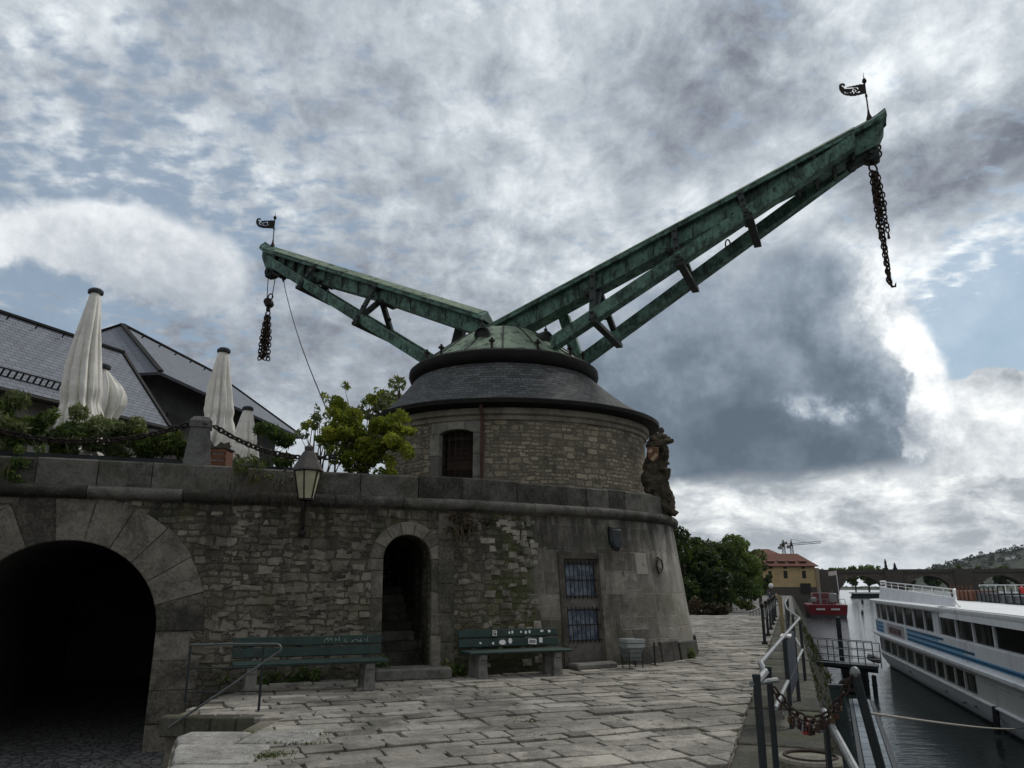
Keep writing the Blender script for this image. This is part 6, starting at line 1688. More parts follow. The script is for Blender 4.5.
# forward roof with crossing rails, stowed benches and awning frames on top
mb = MB()
for l in (7.6,):
    q0, q1 = S3(-8, l, z_roof1 + 1.0), S3(34, l, z_roof1 + 1.0); mb.tube([q0, q1], .03, 6); mb.tube([q0 - Vector((0, 0, .45)), q1 - Vector((0, 0, .45))], .02, 6)
    for k in range(22): s = -8 + 2 * k; mb.tube([S3(s, l, z_roof1), S3(s, l, z_roof1 + 1.0)], .025, 6)
mb.build('deck_rail', M_hull2, ship)
for (s0, s1, l, h, m_) in ((11.5, 17.5, 5.0, .42, M_boot), (18.2, 22.5, 5.2, .5, M_boot), (23.5, 28.5, 5.2, .6, M_wood)):
    mb = MB(); a, b = S3(s0, l, z_roof1 + .05), S3(s1, l, z_roof1 + .05); mb.beam(a + Vector((0, 0, h / 2)), b + Vector((0, 0, h / 2)), 1.3, h, bev=.05)
    for k in range(6): q = a.lerp(b, k / 5); mb.beam(q - SR * .7, q - SR * .7 + Vector((0, 0, h + .35)), .06, .06)
    mb.build('stowed_benches', m_, ship)
q = S3(s_at(1023, .9, 7.5), 7.5, z_roof1 + .55); mb = MB(); mb.tube([q + SD * .3 * math.cos(t) + Vector((0, 0, .3 * math.sin(t))) for t in [2 * PI * i / 20 for i in range(20)]], .09, 8, closed=True)
o = mb.build('life_ring', mat('red_lifebuoy', (.5, .03, .03), .5, .15, 6, bump=.05), None); reorigin(o, q); tag(o, 'red life ring hanging on the deck rail of the ship at the right edge', 'life ring')

# mooring ropes
mb = MB(); a = atz(875, 718, ZW + .9); b = aty(990, 736, 25.6); ra, rb_ = aty(862, 712, 5.25), S3(s_at(1012, -3.2), .3, -3.3); mb.tube(sag(ra, rb_, .06, 24), [.01 + .012 * k / 24 for k in range(25)], 6)
o = mb.build('mooring_rope', mat('pale_rope', (.3, .28, .24), .9, .3, 12, bump=.3), None); reorigin(o, ra); tag(o, 'pale mooring rope stretched low over the water to the ship hull', 'rope')

# ------------------------------------------------------------------ second ship moored on the far side
S2O = SO + SR * 16 + SD * 20
def B3(s, l, z): q = S2O + SD * s + SR * l; return Vector((q.x, q.y, z))
sh2 = empty('moored_ship', (S2O.x, S2O.y, ZW), 'low river ship with a dark awning and tan deckhouse beyond the white ship', 'ship')
def bplan(ins): return [(-20 + ins, ins), (26, ins), (33 - ins, 2.2), (34 - ins, 4), (33 - ins, 5.8), (26, 8 - ins), (-20 + ins, 8 - ins)]
def bl_(ins, z): return [B3(s, l, z) for s, l in bplan(ins)]
mb = MB(); mb.loft([bl_(.8, ZW - .5), bl_(.1, -2.6), bl_(.1, -2.2)]); mb.build('hull', M_boot, sh2)
mb = MB(); mb.loft([bl_(.7, -2.2), bl_(.7, .3)]); mb.build('deckhouse', mat('dark_brown_house', (.05, .04, .034), .5, .3, 2, bump=.05), sh2)
mb = MB(); mb.loft([bl_(.2, .3), bl_(.2, .5)]); mb.build('upper_deck', M_greyplank, sh2)
mb = MB(); mb.prism([(p.x, p.y) for p in (B3(6, 1, 0), B3(17, 1, 0), B3(17, 7, 0), B3(6, 7, 0))], .5, 1.55); mb.build('wheelhouse', mat('tan_house', (.26, .19, .13), .6, .25, 2, bump=.05), sh2)
mb = MB(); mb.prism([(p.x, p.y) for p in (B3(-18, 1, 0), B3(4, 1, 0), B3(4, 7, 0), B3(-18, 7, 0))], 1.9, 2.05); mb.build('awning', M_boot, sh2)
mb = MB(); mb.prism([(p.x, p.y) for p in (B3(19, 1, 0), B3(31, 1.8, 0), B3(31, 6, 0), B3(19, 7, 0))], 2.35, 2.5); mb.build('awning', M_hull2, sh2)
mb = MB()
for k in range(16): mb.tube([B3(-18 + k * 3.2, .5, .5), B3(-18 + k * 3.2, .5, 1.9 if k < 8 else 2.3)], .05, 6)
mb.tube([B3(-19, .5, 1.45), B3(30, .5, 1.45)], .04, 6); mb.tube([B3(-19, .5, 1.0), B3(30, .5, 1.0)], .03, 6)
mb.tube([B3(27, 4, .5), B3(27, 4, 4.6)], .07, 6); mb.tube([B3(10, 4, 1.5), B3(10, 4, 3.2)], .05, 6); mb.build('posts_and_rails', M_darksteel, sh2)
for k in range(9):
    mb = MB(); a = B3(-18 + k * 4.6, .66, -1.3); mb.beam(a, a + SD * 3.4, .06, 1.1); mb.build('window', M_sglass, sh2)
# ------------------------------------------------------------------ red work boat downstream
RB = atz(829, 617, ZW); 
rb = empty('red_boat', tuple(RB), 'red work boat with low white deck gear and a small flag moored down the quay', 'boat')
def r3(s, l, z): q = RB + SD * s + SR * l; return Vector((q.x, q.y, z))
def rl(w, z, e=0): return [r3(s, l * w, z) for s, l in ((-e, -1), (-e, 1), (13, 1), (18, .5), (20 + e, 0), (18, -.5), (13, -1))]
mb = MB(); mb.loft([rl(2.9, ZW - .4), rl(3.1, ZW + .35)]); mb.build('dark_bottom', M_boot, rb)
mb = MB(); mb.loft([rl(3.1, ZW + .35), rl(3.35, ZW + 2.1, .2)]); mb.build('hull', mat('dark_red_hull', (.15, .008, .014), .4, .25, .6, bump=.05, dirt=.3), rb)
mb = MB(); 
for l0 in (-1.9, .6):
    for k in range(5): mb.box(r3(-.24, l0 + .3 * k, ZW + 1.35), (.2, .05, .3), math.atan2(SR.y, SR.x) if False else math.atan2(SR.y, SR.x), bev=0)
mb.build('stern_lettering', M_hull2, rb)
mb = MB(); mb.box(r3(8, 0, ZW + 3.1), (5, 4, 2.1), math.atan2(SD.y, SD.x), bev=.1); mb.build('cabin', mat('dim_red_cabin', (.12, .03, .03), .5, .3, 1, bump=.05), rb)
mb = MB()
for k in range(7): l = -3 + k; mb.tube([r3(.2, l, ZW + 2.0), r3(.2, l, ZW + 3.1)], .05, 5)
mb.tube([r3(.2, -3, ZW + 3.1), r3(.2, 3, ZW + 3.1)], .05, 5)
mb.tube([r3(2, -1.0, ZW + 2), r3(2, -1.0, ZW + 4.8)], .16, 6); mb.box(r3(1.5, -2.2, ZW + 3.0), (.8, .8, .8), 0, bev=.1); mb.box(r3(2, 1.2, ZW + 3.3), (1.2, .9, 1.6), .2, bev=.1)
mb.tube([r3(2, 2.0, ZW + 2), r3(1.5, 1.1, ZW + 4.6), r3(2, .6, ZW + 2)], .09, 6); mb.build('deck_gear', M_galv, rb)
fl = atz(0, 0, 0); fp = r3(.3, 2.2, ZW + 2)
mb = MB(); mb.tube([fp, fp + Vector((-.2, 0, 6.2))], .06, 6); mb.build('flag_staff', M_hull2, rb)
mb = MB(); top = fp + Vector((-.2, 0, 6.1)); 
lo = [[top + Vector((-1.5 * t, .15 * math.sin(5 * t), -.15 * t + q)) + Vector((0, dy, 0)) for q, dy in ((0, -.01), (0, .01), (-.75, .01), (-.75, -.01))] for t in [k / 6 for k in range(7)]]
mb.loft(lo); mb.build('flag', mat('pale_flag', (.6, .52, .48), .8, .1, 2, bump=0), rb)
# low white-roofed landing boat far along the river
q = atz(868, 598, ZW); o = empty('flat_roofed_boat', tuple(q), 'low flat boat with a white roof lying before the bridge', 'boat')
dx = Vector((.94, -.33, 0)); Lw = 60 * q.y / F
def f3(a, b, z): v = q + dx * a + Vector((.33, .94, 0)) * b; return Vector((v.x, v.y, z))
def fq(a0, a1, b0, b1): return [(f3(a, b, 0).x, f3(a, b, 0).y) for a, b in ((a0, b0), (a1, b0), (a1, b1), (a0, b1))]
mb = MB(); mb.prism(fq(-7, 9, 0, 5), ZW - .3, ZW + .7); mb.build('hull', M_boot, o)
mb = MB(); mb.prism(fq(-6.5, 8.5, .4, 4.6), ZW + .7, ZW + 1.9); mb.build('cabin', M_darksteel, o)
mb = MB(); mb.prism(fq(-7.4, 9.4, -.3, 5.3), ZW + 1.9, ZW + 2.5); mb.build('white_roof', M_hull2, o)
# little dark mooring marks standing in the water
for k, (px, py) in enumerate(((862.5, 600), (862.5, 611))):
    b = atz(px, py + 3, ZW); o = empty('river_marker', tuple(b), ['farther small dark marker in the bright water left of the ship', 'nearer small dark marker in the bright water left of the ship'][k], 'marker', 'small markers in the river')
    r_ = 1.6 * b.y / F; mb = MB(); mb.tube([b - Vector((0, 0, .3)), b + Vector((0, 0, r_ * 1.6))], r_ * .75, 8); mb.build('drum', M_boot, o); mb = MB(); mb.tube([b + Vector((0, 0, r_ * 1.6)), b + Vector((0, 0, r_ * 2.6))], r_ * .25, 6); mb.build('top_mark', M_iron, o)
# ------------------------------------------------------------------ ground sheets and river
mb = MB(); mb.recalc = False; G = 3000
mb.quad((-G, -G, ZW - .6), (G, -G, ZW - .6), (G, G, ZW - .6), (-G, G, ZW - .6)); tag(mb.build('riverbed', mat('land_far', (.03, .04, .022), .9, .4, .004, bump=0), None), kind='structure')
mb = MB(); mb.recalc = False; y0, y1 = 6, 900
def rx(y, w): return edge(y) + w
mb.quad((rx(y0, -.2), y0, ZW), (rx(y0, 140), y0, ZW), (rx(y1, 140), y1, ZW), (rx(y1, -.2), y1, ZW)); mb.quad((2.2, -300, ZW), (150, -300, ZW), (rx(6, 140), 6, ZW), (2.2, 6, ZW))
def water():
    m, nt, b = new_mat('river_water'); p = geopos(nt)
    # long wavelets running across the river, plus small chop
    a = nt.noise(nt.vm('MULTIPLY', p, (.55, 1.5, 1)), 1.0, 4, .6, .3); c = nt.noise(nt.vm('MULTIPLY', p, (1.2, 2.2, 1)), 3.2, 3, .6); l = nt.noise(p, .06, 3, .6)
    h = nt.add(nt.mul(a, nt.lin(l, .3, .7, .5, 1.3)), nt.mul(c, .25))
    b.inputs['Base Color'].default_value = (.012, .02, .017, 1); b.inputs['Roughness'].default_value = .06; b.inputs['IOR'].default_value = 1.33; b.inputs['Specular IOR Level'].default_value = .5
    nt.put(b.inputs['Normal'], nt.bump(h, .55, .12)); return m
tag(mb.build('river', water(), None), kind='structure')
# bank land on the quay side beyond the crest and behind the bastion
mb = MB(); mb.recalc = False; mb.poly([(edge(43.5) + .0, 43.5, -1.02), (edge(300), 300, -1.02), (-400, 300, -1.02), (-400, -60, -1.02), (-2.2, -60, -1.02), (-2.2, -14, -1.02), (-30, -14.5, -1.02), (-30, 24, -1.02), (0, 30, -1.02)])
tag(mb.build('bank_ground', mat('bank_gravel', (.11, .105, .095), .95, .3, .3, bump=.2, dirt=.3), None), kind='structure')
# ramp from the quay down to the lower path
mb = MB(); mb.recalc = False; e = lambda y, o: edge(y) + o
mb.quad((-1, 44, -.03), (e(44, 0), 44, -.03), (e(60, 0), 60, -1.0), (2, 60, -1.0)); mb.quad((-1, 44, -.03), (-1, 44, -2), (e(44, 0), 44, -2), (e(44, 0), 44, -.03)); tag(mb.build('ramp', stone('ramp_stone', (.12, .115, .105), .3, .8, .01, .05, .3), None), kind='structure')
# lower riverside path
mb = MB(); mb.recalc = False; mb.quad((e(60, -8), 60, -.99), (e(60, -.3), 60, -.99), (e(290, -.3), 290, -.99), (e(290, -8), 290, -.99)); tag(mb.build('riverside_path', mat('grey_path', (.13, .127, .118), .9, .2, .4, bump=.1, dirt=.25), None), kind='structure')
# ------------------------------------------------------------------ trees along the path (left bank)
random.seed(101)
ZB = -1.02
def bigtree(x, y, h, r, label, lm, n=5200, group='trees along the riverside path', leaf=.25, low=.18):
    o = empty('broadleaf_tree', (x, y, ZB), label, 'tree', group); c = Vector((x, y, ZB))
    bl = clumps((x, y, ZB + h * (.5 + low / 2)), (r * .85, r * .85, h * (.5 - low / 2) * .9), 34, r * .18, r * .38, .45)
    mb = MB(); leaves(mb, bl, n, leaf, .3, shell=.5); mb.build('crown', lm, o)
    mb = MB(); mb.tube([c - Vector((0, 0, .2)), c + Vector((.1, 0, h * .25)), c + Vector((0, .1, h * .5)), c + Vector((0, 0, h * .85))], [r * .09, r * .07, r * .05, r * .02], 8)
    limbs(mb, c + Vector((0, 0, h * .3)), [b_[0] for b_ in bl[::2]], r * .03); mb.build('trunk', M_bark, o)
    return o
def tree_at(px, ptop, Y, rpx, label, lm, **k):
    t = aty(px, ptop, Y); dep = Y * CP; bigtree(t.x, Y, t.z - ZB, rpx * dep / F, label, lm, **k)
tree_at(682, 524, 60, 40, 'dark broad tree nearest the round bastion end', M_lf_dark, low=.0, n=12000)
tree_at(704, 533, 68, 38, 'dark green tree second from the bastion along the path', M_lf_dark, low=.0, n=12000)
tree_at(724, 532, 80, 36, 'tall leafy tree with loose twigs at its top, in the middle of the riverside row', M_lf_mid, low=.0, n=12000)
tree_at(740, 541, 95, 27, 'mid green tree overhanging the path before the yellow building', M_lf_mid, low=.15)
tree_at(757, 562, 118, 16, 'smaller dark tree at the far end of the riverside row', M_lf_dark, low=.15)
tree_at(662, 540, 75, 26, 'dark tree standing behind the bastion corner', M_lf_dark, low=.1, n=3000)
tree_at(690, 552, 85, 22, 'low dark tree filling the gap behind the second tree', M_lf_dark, low=.05, n=3000)
def bush(px, py0, Y, rpx, hpx, label, lm, n=900, cat='bush', name='bush'):
    b = aty(px, py0, Y); z0 = max(ZB, -.03 - max(0, Y - 44) * .06); dep = Y * CP; r = rpx * dep / F; h = hpx * dep / F
    o = empty(name, (b.x, Y, z0), label, cat); bl = clumps((b.x, Y, z0 + h * .5), (r, r * .7, h * .5), 16, r * .2, r * .35, .3)
    mb = MB(); leaves(mb, bl, n, .16, .2); mb.build('foliage', lm, o); mb = MB(); limbs(mb, (b.x, Y, z0), [b_[0] for b_ in bl], r * .03, wob=.02); mb.build('stems', M_bark, o)
bush(747, 602, 84, 9, 10, 'bright yellow green bush at the edge of the lower path', M_lf_bright)
bush(700, 609, 46, 17, 15, 'brown dry hedge at the left below the crest', M_lf_brown, 1400, 'hedge', 'dry_hedge')
bush(718, 612, 45.5, 13, 10, 'low brown dry plants at the right end of the hedge', M_lf_brown, 800)
bush(737, 597, 100, 8, 9, 'dull green bush behind the white table', M_lf_mid)
# ------------------------------------------------------------------ café furniture, people, lamp far down the path
def wtable(px, py, Y, wpx, label, name='white_table'):
    b = aty(px, py, Y); w = wpx * Y * CP / F; o = empty(name, (b.x, Y, ZB), label, 'table', 'white tables by the path'); c = Vector((b.x, Y, ZB))
    mb = MB(); mb.box(c + Vector((0, 0, .74)), (w, .8, .05), .1, bev=.01); mb.build('table_top', M_white, o)
    mb = MB(); mb.prism([(c.x + x * w * .48, c.y + y * .38) for x, y in ((-1, -1), (1, -1), (1, 1), (-1, 1))], ZB + .3, ZB + .72); mb.build('cloth', M_canvas, o)
    for sx in (-1, 1): mb = MB(); mb.tube([c + Vector((sx * w * .4, 0, 0)), c + Vector((sx * w * .4, 0, .72))], .03, 6); mb.build('leg', M_darksteel, o)
wtable(732, 605, 84, 10, 'white covered table under the pale parasol beside the bushes')
wtable(694, 597, 70, 9, 'white table in the shade under the dark trees near the bastion')
b = aty(733, 600, 86); o = empty('open_parasol', (b.x, 86, ZB), 'pale green open parasol over the white table on the lower path', 'parasol'); c = Vector((b.x, 86, ZB))
mb = MB(); mb.tube([c, c + Vector((0, 0, 2.6))], .05, 6); mb.build('pole', M_galv, o); mb = MB(); mb.lathe([(1.5, 2.0), (1.48, 2.02), (.8, 2.35), (.04, 2.62)], 8, c); mb.build('canopy', mat('pale_green_cloth', (.4, .46, .36), .8, .15, 1, bump=.1), o)
def person(x, y, z, h, ang, top, legs, label, skinc=(.35, .22, .16), stride=.18):
    o = None; k = h / 1.75
    V = {}; E = []; names = ['pel', 'sp', 'ch', 'nk', 'hd', 'ht', 'hipL', 'knL', 'anL', 'toL', 'hipR', 'knR', 'anR', 'toR', 'shL', 'elL', 'haL', 'shR', 'elR', 'haR']
    P = [(0, 0, .95), (0, 0, 1.12), (0, .0, 1.36), (0, .01, 1.5), (0, .03, 1.60), (0, .02, 1.72), (-.1, 0, .9), (-.11, stride * .5, .5), (-.11, stride * .6, .08), (-.12, stride * .6 + .16, .03), (.1, 0, .9), (.11, -stride * .2, .5), (.11, -stride, .09), (.12, -stride + .16, .03), (-.19, 0, 1.42), (-.25, -.06, 1.13), (-.24, .08, .88), (.19, 0, 1.42), (.25, -.02, 1.13), (.24, .12, .9)]
    rad = [.13, .125, .15, .055, .085, .06, .095, .065, .042, .035, .095, .065, .042, .035, .065, .045, .035, .065, .045, .035]
    edges = [(0, 1), (1, 2), (2, 3), (3, 4), (4, 5), (0, 6), (6, 7), (7, 8), (8, 9), (0, 10), (10, 11), (11, 12), (12, 13), (2, 14), (14, 15), (15, 16), (2, 17), (17, 18), (18, 19)]
    me = bpy.data.meshes.new('person'); me.from_pydata([(a * k, b * k, c * k) for a, b, c in P], edges, []); o = bpy.data.objects.new('person', me); col.objects.link(o)
    sk = o.modifiers.new('Skin', 'SKIN'); 
    if not me.skin_vertices: me.attributes
    lay = me.skin_vertices[0] if len(me.skin_vertices) else None
    if lay is None:
        bm = bmesh.new(); bm.from_mesh(me); bm.verts.layers.skin.verify(); bm.to_mesh(me); bm.free(); lay = me.skin_vertices[0]
    for i, r in enumerate(rad): lay.data[i].radius = (r * k, r * k); lay.data[i].use_root = (i == 0)
    sb = o.modifiers.new('Sub', 'SUBSURF'); sb.levels = 1; sb.render_levels = 2
    m, nt, b_ = new_mat('person_clothes_%d' % len(bpy.data.materials)); zz = nt.mul(nt.sep(objco(nt))[2], 1 / k)
    cc = nt.mixc(nt.step(zz, .93, .96), legs, top); cc = nt.mixc(nt.step(zz, 1.48, 1.5), cc, skinc); cc = nt.mixc(nt.step(zz, 1.655, 1.68), cc, (.03, .02, .015)); cc = nt.mixc(nt.sub(1.0, nt.step(zz, .07, .1)), cc, (.03, .03, .03))
    nt.put(b_.inputs['Base Color'], cc); b_.inputs['Roughness'].default_value = .85; me.materials.append(m)
    o.location = (x, y, z); o.rotation_euler = (0, 0, ang); tag(o, label, 'person', 'people on the lower path')
def person_at(px, py, Y, h, *a, **k): b = aty(px, py, Y); person(b.x, Y, ZB, h, *a, **k)
person_at(761, 600, 118, 1.75, .3, (.02, .025, .035), (.02, .02, .025), 'person in dark clothes walking on the lower path, left of a pair')
person_at(770, 601, 112, 1.72, 2.8, (.04, .05, .09), (.03, .03, .035), 'person in dark blue walking beside the far railing')
person_at(714, 607, 74, 1.7, 1.2, (.4, .14, .13), (.05, .05, .06), 'person in a pink top standing at the left under the trees')
person_at(724, 607, 78, 1.7, -1.0, (.035, .035, .04), (.03, .03, .04), 'person in dark clothes standing near the white table')
person_at(777, 603, 105, 1.7, .5, (.3, .25, .15), (.05, .05, .06), 'person in a beige top by the far railing')
b = aty(771, 602, 100); o = empty('street_lamp', (b.x, 100, ZB), 'dark street lamp with a pale globe on the lower path', 'lamp'); c = Vector((b.x, 100, ZB)); t = aty(771, 587, 100)
mb = MB(); mb.tube([c, Vector((t.x, 100, t.z))], [.09, .05], 8); mb.tube([c, c + Vector((0, 0, .4))], .14, 8); mb.build('pole', M_darksteel, o); mb = MB(); mb.sphere((t.x, 100, t.z + .15), .3, 12, 8); mb.build('globe', M_white, o, smooth=180)
# ------------------------------------------------------------------ yellow building at the bridge head
YB = 205.0
def bp(px, py, Y=YB): return aty(px, py, Y)
w0, w1 = bp(756, 590).x, bp(817, 590).x; ze = bp(790, 566).z; zr = bp(790, 554).z
bd = empty('yellow_building', ((w0 + w1) / 2, YB, ZB), 'ochre building with a red tiled roof and small dormers beyond the path', 'building')
dpt = 16
zm = bp(790, 587).z
mb = MB(); mb.prism([(w0, YB), (w1, YB), (w1 + 3, YB + dpt), (w0, YB + dpt)], zm, ze); mb.build('wall', mat('ochre_plaster', (.42, .31, .16), .9, .15, .5, bump=.05, dirt=.25, dirtc=(.15, .12, .08)), bd)
mb = MB(); mb.prism([(w0 - .1, YB - .1), (w1 + .1, YB - .1), (w1 + 3.1, YB + dpt), (w0, YB + dpt)], ZB - 4, zm); mb.build('stone_base', M_bridge, bd)
mb = MB(); rm_ = YB + dpt / 2; hx = (zr - ze) * 1.0
a, b_, c, d = Vector((w0 - .8, YB - .8, ze)), Vector((w1 + .8, YB - .8, ze)), Vector((w1 + 3.8, YB + dpt + .8, ze)), Vector((w0 - .8, YB + dpt + .8, ze)); r0 = Vector((w0 - .5, rm_, zr + .4)); r1 = Vector((bp(806, 554).x + .6, rm_, zr + .4))
for f in ([a, b_, r1, r0], [b_, c, r1], [c, d, r0, r1]): slope_face(mb, f, .15)
rf = mb.build('roof', M_redtile, bd)
for px in (770, 781, 791, 802):
    q = bp(px, 562.5, YB + 2.4); mb = MB(); mb.box(q, (1.5, 2.2, .6), 0); mb.build('dormer_face', M_darkwood, rf); mb = MB(); slope_face(mb, [q + Vector((-1.0, -1.3, .3)), q + Vector((1.0, -1.3, .3)), q + Vector((.9, 1.6, .75)), q + Vector((-.9, 1.6, .75))], .08); mb.build('dormer_roof', M_redtile, rf)
for (px, py, w, h) in ((785.5, 574.5, .85, 1.5), (804, 574.5, .85, 1.5), (785, 567.5, .8, .5), (803, 567.5, .8, .5), (770.5, 567.5, .8, .5), (770, 574, .7, 1.2)):
    q = bp(px, py); mb = MB(); mb.box(Vector((q.x, YB - .03, q.z)), (w * 1.15, .1, h * 1.25), 0); mb.build('window', M_darkwood, bd)
q = bp(805.5, 588.5); mb = MB(); mb.box(Vector((q.x, YB - .2, q.z)), (2.6, .3, 2.6), 0); mb.build('gate', M_darkwood, bd)
mb = MB(); q = bp(819, 578, YB); mb.prism([(w1, YB - .3), (w1 + .9, YB - .3), (w1 + 1.4, YB + 3), (w1, YB + 3)], ZB - 3, bp(818, 568).z); mb.build('corner_pier', mat('pale_pier', (.27, .22, .15), .9, .2, .6, bump=.05), bd)
# roof behind it
q0, q1 = bp(752, 556, 230), bp(783, 552, 230); o = empty('roof_behind', ((q0.x + q1.x) / 2, 232, ZB), 'darker red roofed house rising behind the yellow building', 'house')
o.name = 'red_roofed_house'
mb = MB(); mb.prism([(q0.x, 230), (q1.x, 230), (q1.x, 240), (q0.x, 240)], ZB, q0.z); mb.build('wall', M_plaster, o)
mb = MB(); zt2 = bp(768, 550, 232).z + .4
slope_face(mb, [Vector((q0.x - .5, 229.5, q0.z - .2)), Vector((q1.x + .8, 229.5, q0.z - .2)), Vector((q1.x - 2.5, 235, zt2)), Vector((q0.x + 2.5, 235, zt2))], .15); slope_face(mb, [Vector((q0.x - .5, 240.5, q0.z - .2)), Vector((q1.x + .8, 240.5, q0.z - .2)), Vector((q1.x - 2.5, 235, zt2)), Vector((q0.x + 2.5, 235, zt2))], .15)
slope_face(mb, [Vector((q1.x + .8, 229.5, q0.z - .2)), Vector((q1.x + .8, 240.5, q0.z - .2)), Vector((q1.x - 2.5, 235, zt2))], .15); mb.build('roof', mat('brown_red_tile', (.13, .05, .034), .85, .3, 1, bump=.2), o)
mb = MB(); q = bp(757, 553, 233); mb.box(q + Vector((0, 0, .2)), (1.2, 1.2, 1.6), 0); mb.build('chimney', M_plaster, o)
# ------------------------------------------------------------------ old stone bridge
BA = aty(812, 575, 262); BD = Vector((.94, -.33, 0)).normalized(); BN = Vector((BD.y, -BD.x, 0))     # BN faces us
zbt = aty(840, 570, 258).z; zpar = zbt
br = empty('stone_bridge', (BA.x, BA.y, ZW), 'old dark stone bridge with arches and heavy piers crossing the river', 'bridge')
def Bf(u, z, off=0.0): q = BA + BD * u + BN * off; return Vector((q.x, q.y, z))
ops = []; u0 = u_px(838, -1, -20, 200, Bf); span = u_px(887, -1, -20, 200, Bf) - u0
ucs = [u0 + span / 2 + (span + 5.2) * k for k in range(-1, 8)]
for uc in ucs[1:]: ops.append((uc, span / 2, ZW - .5, ZW + 1.0, (zbt - 1.9) - (ZW + 1.0)))
mb = MB(); wall_strips(mb, Bf, -14, ucs[-1] + 30, 2.0, ZW - .5, zbt - 1.0, 1.5, ops); 
for op in ops:
    uc, hw, zo, zs_, ri = op; prof = [(uc - hw, zo)] + [(uc - hw * math.cos(PI * i / 14), arch_top(uc - hw * math.cos(PI * i / 14), uc, hw, zs_, ri)) for i in range(15)] + [(uc + hw, zo)]
    for p_, q_ in zip(prof, prof[1:]): mb.quad(Bf(*p_), Bf(*q_), Bf(*q_, -7), Bf(*p_, -7), [(0, 0), (1, 0), (1, 7), (0, 7)])
wall_strips(mb, lambda u, z, off=0: Bf(u, z, -7), -14, ucs[-1] + 30, 2.0, ZW - .5, zbt - 1.0, 1.5, ops)
mb.build('arches', M_bridge, br)
mb = MB(); mb.beam(Bf(-14, zbt - .9, -3.5), Bf(ucs[-1] + 30, zbt - .9, -3.5), 7.4, .3); mb.build('deck', M_bridge, br)
for off in (.1, -7.1):
    mb = MB(); mb.beam(Bf(-14, zbt - .4, off), Bf(ucs[-1] + 30, zbt - .4, off), .5, 1.1); mb.build('parapet', M_bridge, br)
for k in range(len(ucs) - 1):
    um = (ucs[k] + ucs[k + 1]) / 2; mb = MB(); pts = [(um - 2.7, .1), (um - 2.5, 1.2), (um, 3.6), (um + 2.5, 1.2), (um + 2.7, .1)]
    mb.prism([(Bf(u_, 0, o_).x, Bf(u_, 0, o_).y) for u_, o_ in pts] + [(Bf(um, 0, -.2).x, Bf(um, 0, -.2).y)], ZW - .5, zbt - .1); mb.build('pier', M_bridge, br)
# statue like finials on the piers
for (px, h) in ((886, 3.4), (895, 2.2)):
    uu = u_px(px, zbt, -20, 200, Bf); q = Bf(uu, zbt, .6); mb = MB(); mb.box(q + Vector((0, 0, .3)), (1.0, 1.0, .7), .3, bev=.1); mb.lathe([(.42, .6), (.45, 1.2), (.3, h * .55), (.42, h * .7), (.2, h * .82), (.24, h * .92), (.05, h)], 10, q); mb.build('pier_statue', M_darkwood, br)
# ------------------------------------------------------------------ far trees beyond the bridge
random.seed(131)
for i, (px, pt, Y, rpx, lm) in enumerate(((822, 568, 300, 8, M_lf_dark), (836, 565, 310, 9, M_lf_mid), (853, 564, 315, 9, M_lf_mid), (866, 561, 320, 11, M_lf_mid), (879, 566, 320, 9, M_lf_mid), (905, 571, 330, 8, M_lf_dark), (930, 570, 330, 9, M_lf_dark), (955, 565, 335, 10, M_lf_dark), (975, 567, 335, 10, M_lf_dark), (1000, 566, 340, 11, M_lf_dark), (1020, 566, 340, 11, M_lf_dark), (1042, 565, 345, 12, M_lf_dark))):
    lab = ['dark tree just right of the yellow building behind the bridge', 'leafy tree behind the bridge, second right of the yellow building', 'green tree behind the bridge over the left part of the big arch', 'tallest green tree behind the bridge over the big arch', 'green tree behind the bridge just left of the pointed pier statue', 'dark low tree behind the bridge right of the pier statue', 'dark low tree behind the bridge under the left end of the hill', 'dark rounded tree behind the bridge under the hill slope', 'dark tree behind the bridge right of the rounded tree', 'broad dark tree behind the bridge near the right edge', 'dark tree behind the bridge at the right edge', 'dark tree behind the bridge just outside the right edge'][i]
    t = aty(px, pt, Y); bigtree(t.x, Y, t.z - ZB, rpx * Y * CP / F, lab, lm, n=900, group='trees beyond the bridge', leaf=.95)
# ------------------------------------------------------------------ wooded hill
def hill_h(x, y):
    # ridge rising to the right
    t = (x - 900) / 560.0
    hgt = 128 * max(0, min(1, t)) ** .75 * (1 if t < 1 else 1)
    return hgt
mb = MB(); nx, ny = 150, 40; vs = {}
for i in range(nx + 1):
    for j in range(ny + 1):
        x = 640 + 1300 * i / nx; y = 1250 + 700 * j / ny; f = math.sin(PI * min(1, j / ny * 1.0) / 2) ** 1.2
        n_ = mnoise.noise(Vector((x / 90, y / 90, 0))); z = ZW - 1 + hill_h(x, y) * f * (1 + .12 * n_) + (mnoise.noise(Vector((x / 14, y / 14, 3))) * 5 + random.uniform(-1.5, 2.5)) * min(1, f * 3)
        vs[i, j] = mb.bm.verts.new((x, y, z))
for i in range(nx):
    for j in range(ny): mb.face((vs[i, j], vs[i + 1, j], vs[i + 1, j + 1], vs[i, j + 1]), tone=random.random())
def hillmat():
    m, nt, b = new_mat('wooded_hill'); p = geopos(nt); n = nt.noise(p, .012, 6, .65); n2 = nt.noise(p, .11, 5, .75)
    cc = nt.mixc(nt.step(n2, .35, .65), (.010, .019, .013), (.04, .058, .032)); cc = nt.mixc(nt.mul(nt.step(n, .52, .62), .6), cc, (.085, .09, .055)); nt.put(b.inputs['Base Color'], cc); b.inputs['Roughness'].default_value = .95
    nt.put(b.inputs['Normal'], nt.bump(n2, 1.0, 6)); return m
tag(mb.build('hill', hillmat(), None), kind='structure')
random.seed(141)
mb = MB(); bl = []
